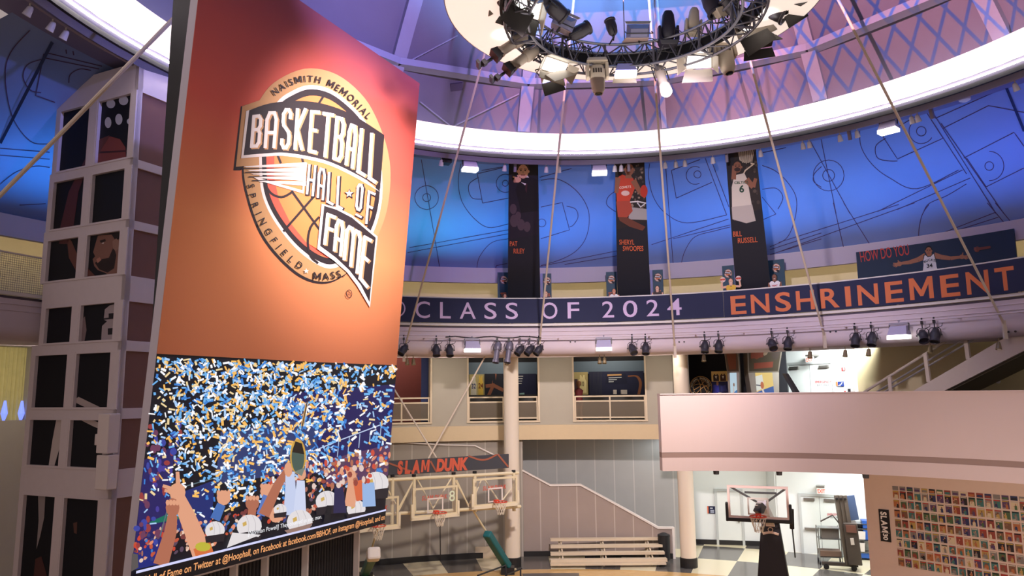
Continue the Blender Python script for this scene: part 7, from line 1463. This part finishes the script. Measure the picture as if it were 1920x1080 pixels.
# ------------------------------------------------------------------ fixtures on the truss
def MD(px, py, fw, beam, xh=(1, 0, 0), s=1.0):
    P = P_fw(px, py, fw); m = frame(P, -Vector(beam), xh); return m @ Matrix.Scale(s*1.36, 4)
def up_to_truss(t, M, h, sp=None):
    """short hanger from the lamp to the nearest point of the truss"""
    p = M @ Vector((0, 0, h)); a = az(p, CL); z = 13.84 if p.z < 14.1 else 14.36; b = cyl(min(2.52, max(2.06, hypot(p.x-CL[0], p.y-CL[1]))), a, z, CL)
    q = t.matrix_world.inverted() if False else M.inverted(); m = MB().tube([q @ p, q @ b], .025, 6); build('hanger', m, BLACK, t, origin=(0, 0, 0))
def fix_flood(t, door=None, lid=None, col=None, lens=None):
    """lamp with beam along local -z"""
    col = col or mat('lamp_tan', C(146, 134, 122), .45)
    build('housing', MB().hexa([(-.30, -.17, 0), (.30, -.17, 0), (.30, .17, 0), (-.30, .17, 0), (-.22, -.10, .24), (.22, -.10, .24), (.22, .10, .24), (-.22, .10, .24)]), col, t, bevel=.01)
    build('lens', MB().box((0, 0, -.012), (.54, .28, .02)), lens or LAMP, t)
    y = MB(); y.tube([(-.34, 0, .1), (-.34, 0, .34), (.34, 0, .34), (.34, 0, .1)], .016, 6); build('yoke', y, BLACK, t)
    for sgn, ln, m in (door or ()): build('barn_door', MB().hexa([(-.30, sgn*.17, -.02), (.30, sgn*.17, -.02), (.30, sgn*.185, -.02), (-.30, sgn*.185, -.02), (-.34, sgn*(.17+ln*.45), -ln), (.34, sgn*(.17+ln*.45), -ln), (.34, sgn*(.185+ln*.45), -ln), (-.34, sgn*(.185+ln*.45), -ln)]), m, t)
    if lid:
        for sgn in (-1, 1): build('side_door', MB().hexa([(sgn*.30, -.15, -.02), (sgn*.315, -.15, -.02), (sgn*.315, .15, -.02), (sgn*.30, .15, -.02), (sgn*.44, -.2, -lid), (sgn*.455, -.2, -lid), (sgn*.455, .2, -lid), (sgn*.44, .2, -lid)]), col, t)
TL_ = mat('lamp_tan', C(146, 134, 122), .45); BD = mat('barn_black', C(40, 36, 34), .5); WD_ = mat('barn_inside', C(150, 142, 130), .5)
def truss_lamp(name, label, cat, M, fn, h=.34):
    t = thing(name, label, cat, (0, 0, 0), 'lamps on the round truss'); fn(t); up_to_truss(t, M, h); t.matrix_world = M; return t
# big black barn door at the left
MF = MD(982, 10, 13.9, (-.35, -.5, -.75), (.85, -.1, -.45), .95); MG = MD(1424, 80, 14.9, (.1, -.35, -.93), (.85, .1, .5), .74)
truss_lamp('soft_light', 'soft light with one big black barn door at the left end of the truss', 'stage light', MD(982, 10, 13.9, (-.35, -.5, -.75), (.85, -.1, -.45), .95), lambda t: (fix_flood(t, [(-1, .5, WD_), (1, .25, BD)], .3), build('big_flag', MB().prism([MF.inverted() @ P_fw(*q) for q in ((936, 34, 13.15), (959, 7, 13.2), (1002, 29, 13.35), (979, 70, 13.3))], MF.inverted().to_3x3() @ Vector((.01, .03, .02))), BD, t)))
# moving heads
def head(t, col=None):
    col = col or mat('head_beige', C(178, 164, 148), .42)
    build('base', MB().hexa([(-.26, -.18, .28), (.26, -.18, .28), (.26, .18, .28), (-.26, .18, .28), (-.22, -.15, .40), (.22, -.15, .40), (.22, .15, .40), (-.22, .15, .40)]), col, t, bevel=.02)
    for s in (-1, 1): build('yoke_arm', MB().hexa([(s*.20, -.10, -.12), (s*.27, -.10, -.12), (s*.27, .10, -.12), (s*.20, .10, -.12), (s*.19, -.13, .28), (s*.27, -.13, .28), (s*.27, .13, .28), (s*.19, .13, .28)]), col, t, bevel=.02)
    b = MB(); P = [(.10, .09, -.52), (.15, .13, -.42), (.185, .16, -.10), (.19, .17, .06), (.15, .13, .2)]; n = 16
    for (rx, ry, z) in P: b.v += [Vector((rx*(abs(cos(q))**.7)*(1 if cos(q) > 0 else -1), ry*(abs(sin(q))**.7)*(1 if sin(q) > 0 else -1), z)) for q in [2*pi*k/n for k in range(n)]]
    for i in range(4):
        for k in range(n): b.f.append([i*n+k, i*n+(k+1) % n, (i+1)*n+(k+1) % n, (i+1)*n+k]); b.c.append(None)
    b.f += [list(range(n))[::-1], list(range(4*n, 5*n))]; b.c += [None, None]; build('head', b, col, t, smooth=True)
    v = MB()
    for k in range(4): v.box((-.105+.06*k, -.165, .02), (.035, .02, .11))
    build('vent', v, mat('vent_dark', C(60, 50, 44), .6), t); build('lens', MB().lathe([(.08, -.525), (.0, -.53)], None, 14), MATS['dark_lens'], t)
truss_lamp('moving_head', 'beige moving head lamp left of the middle of the truss', 'stage light', MD(1120, 140, 15.6, (.02, -.15, -1), (1, 0, 0), .68), head, .4)
truss_lamp('moving_head', 'beige moving head lamp tilted at the right part of the truss', 'stage light', MD(1357, 100, 15.4, (.14, -.2, -1), (1, .12, .12), .74), head, .4)
truss_lamp('moving_head', 'black moving head lamp standing on top of the truss', 'stage light', MD(1253, 58, 15.4, (0, -.1, 1), (1, 0, 0), .62), lambda t: head(t, mat('head_black', C(36, 34, 46), .4)), .4)
truss_lamp('moving_head', 'small beige lamp box standing on top of the truss right of the black one', 'stage light', MD(1300, 44, 15.2, (.1, 0, 1), (1, 0, 0), .5), head, .4)
# floods below
truss_lamp('flood_light', 'lit floodlight with open barn doors below the left part of the truss', 'stage light', MD(1040, 124, 15.2, (.25, -.62, -.72), (.86, .1, -.42), .72), lambda t: fix_flood(t, [(1, .22, WD_), (-1, .3, WD_)], .25))
truss_lamp('flood_light', 'floodlight with two long dark barn doors under the left part of the truss', 'stage light', MD(1036, 143, 15.4, (.5, -.2, -.85), (.88, .1, -.3), .62), lambda t: fix_flood(t, [(1, .3, BD), (-1, .45, TL_)], None))
truss_lamp('flood_light', 'blue lilac floodlight with a bright white lens in the middle below the truss', 'stage light', MD(1173, 137, 15.7, (0, -.12, -1), (1, 0, 0), .60), lambda t: (fix_flood(t, [(1, .16, TL_)], None, mat('flood_blue', C(140, 140, 200), .45)), build('glow_box', MB().box((0, -.02, -.05), (.58, .3, .07)), LAMP, t)))
truss_lamp('flood_light', 'lit floodlight with a grey visor right of the hanging lamp on the truss', 'stage light', MD(1310, 116, 15.5, (-.3, -.62, -.72), (.92, .1, .33), .72), lambda t: fix_flood(t, [(-1, .3, WD_), (1, .34, TL_)], .22))
truss_lamp('soft_light', 'bright soft light with open barn doors at the right end of the truss', 'stage light', MD(1414, 38, 14.6, (-.1, -.78, -.62), (.75, .2, .62), .72), lambda t: fix_flood(t, [(-1, .3, WD_), (1, .3, WD_)], .3))
truss_lamp('flood_light', 'black barn door lamp hanging below the right end of the truss', 'stage light', MD(1424, 80, 14.9, (.1, -.35, -.93), (.85, .1, .5), .74), lambda t: (fix_flood(t, [(-1, .3, BD), (1, .2, BD)], None, BD, BD), build('big_flag', MB().prism([MG.inverted() @ P_fw(*q) for q in ((1387, 76, 14.5), (1439, 53, 14.4), (1456, 72, 14.3), (1404, 106, 14.4))], MG.inverted().to_3x3() @ Vector((0, .03, .02))), BD, t)))
truss_lamp('flood_light', 'dark lamp at the right end of the truss next to the frame edge', 'stage light', MD(1492, 8, 14.0, (.6, -.2, -.7), (.8, .2, .3), .7), lambda t: fix_flood(t, [(-1, .25, BD), (1, .25, BD)], None, BD, BD))
# profile spots at the left, lamp with round lens
def prof(t, col):
    build('lamp_house', MB().lathe([(.05, .42), (.12, .36), (.15, .2), (.15, .05), (.12, 0)], None, 16), col, t, smooth=True); build('barrel', MB().lathe([(.11, .02), (.11, -.34), (.13, -.36), (.13, -.42)], None, 16), col, t, smooth=True)
    build('hood', MB().hexa([(-.14, -.12, -.58), (.14, -.12, -.58), (.14, .12, -.58), (-.14, .12, -.58), (-.11, -.1, -.4), (.11, -.1, -.4), (.11, .1, -.4), (-.11, .1, -.4)]), BLACK, t)
    y = MB(); y.tube([(-.18, 0, .1), (-.18, 0, .42), (.18, 0, .42), (.18, 0, .1)], .016, 6); build('yoke', y, BLACK, t)
    f = MB(); f.bar((-.05, .18, -.55), (-.05, .18, -.95), .07, .05); f.bar((-.05, .2, -.95), (-.05, -.12, -1.02), .10, .06); f.box((0, .02, -.86), (.12, .12, .10)); build('colour_arm', f, BLACK, t)
truss_lamp('profile_spotlight', 'upper one of two tan profile spotlights pointing left from the truss', 'stage light', MD(962, 82, 14.6, (-.80, -.25, -.66), (.4, 0, -.5), .68), lambda t: prof(t, TL_), .42)
truss_lamp('profile_spotlight', 'lower one of two tan profile spotlights pointing left from the truss', 'stage light', MD(984, 108, 14.9, (-.80, -.25, -.70), (.4, 0, -.5), .68), lambda t: prof(t, TL_), .42)
def strand(t):
    build('lamp_house', MB().lathe([(.12, .5), (.13, .3), (.10, .25), (.10, -.05), (.13, -.1), (.14, -.3), (.13, -.32)], None, 16), TL_, t, smooth=True); build('lens', MB().lathe([(.13, -.32), (.10, -.37), (.0, -.39)], None, 16), LAMP, t, smooth=True); y = MB(); y.tube([(-.16, 0, .1), (-.16, 0, .55), (.16, 0, .55), (.16, 0, .1)], .016, 6); build('yoke', y, BLACK, t)
truss_lamp('follow_spotlight', 'slim tan hanging spotlight with a round glowing lens below the truss', 'stage light', MD(1244, 156, 15.8, (.10, -.45, -.9), (1, 0, 0), .72), strand, .55)
# fixtures on top of the truss
def lidbox(t):
    fix_flood(t, [(-1, .42, mat('lid_brown', C(160, 136, 132), .5)), (1, .1, TL_)], None, mat('box_slate', C(104, 104, 136), .45), BD)
truss_lamp('soft_light', 'slate box lamp with a raised brown lid on top of the truss in the middle', 'stage light', MD(1196, 58, 15.2, (0, .8, .6), (1, 0, 0), .62), lidbox, 0)
truss_lamp('soft_light', 'slate box lamp with raised brown lid on the left part of the truss', 'stage light', MD(1058, 40, 14.9, (.3, .8, .5), (.9, .2, -.3), .62), lidbox, 0)
def parl(t): build('body', MB().lathe([(.06, .25), (.13, .18), (.16, 0), (.15, -.2), (.17, -.22), (.17, -.26), (.13, -.26), (.13, -.2)], None, 18), mat('lamp_black', C(46, 42, 50), .4), t, smooth=True); build('yoke', MB().tube([(-.2, 0, 0), (-.2, 0, .3), (.2, 0, .3), (.2, 0, 0)], .016, 6), BLACK, t); build('lens', MB().lathe([(.14, -.2), (0, -.21)], None, 14), MATS['dark_lens'], t)
for px, py, fw, b, lb, s in ((1086, 60, 15.1, (.8, .1, .5), 'black round lamp lying on the truss beside the left brown lid', .7), (1147, 52, 15.2, (-.2, .1, 1), 'small black round lamp standing on the truss left of the middle lid box', .55), (1000, 14, 14.2, (-.6, .2, -.4), 'black round lamp at the upper left of the truss', 1.0), (1040, 16, 14.4, (.5, .3, -.3), 'black round lamp second from the upper left of the truss', .8),
                            (1333, 6, 14.4, (.2, -.1, -.6), 'black round lamp at the upper right of the truss', .8), (1372, 14, 14.2, (-.4, -.1, .5), 'black round lamp second from the right end of the truss', .7), (950, 6, 13.6, (-.5, -.2, .5), 'black round lamp at the far left frame edge of the truss', .7), (1450, 20, 14.2, (.6, -.2, -.5), 'black round lamp behind the bright soft light at the right', .8)):
    truss_lamp('round_spotlight', lb, 'stage light', MD(px, py, fw, b, (0, 1, .2), s), parl, .3)
truss_lamp('flood_light', 'beige box lamp on the inner right side of the truss', 'stage light', MD(1357, 12, 14.3, (-.3, -.2, .8), (.9, .1, .3), .6), lambda t: fix_flood(t, None, None, TL_, BD), .3)
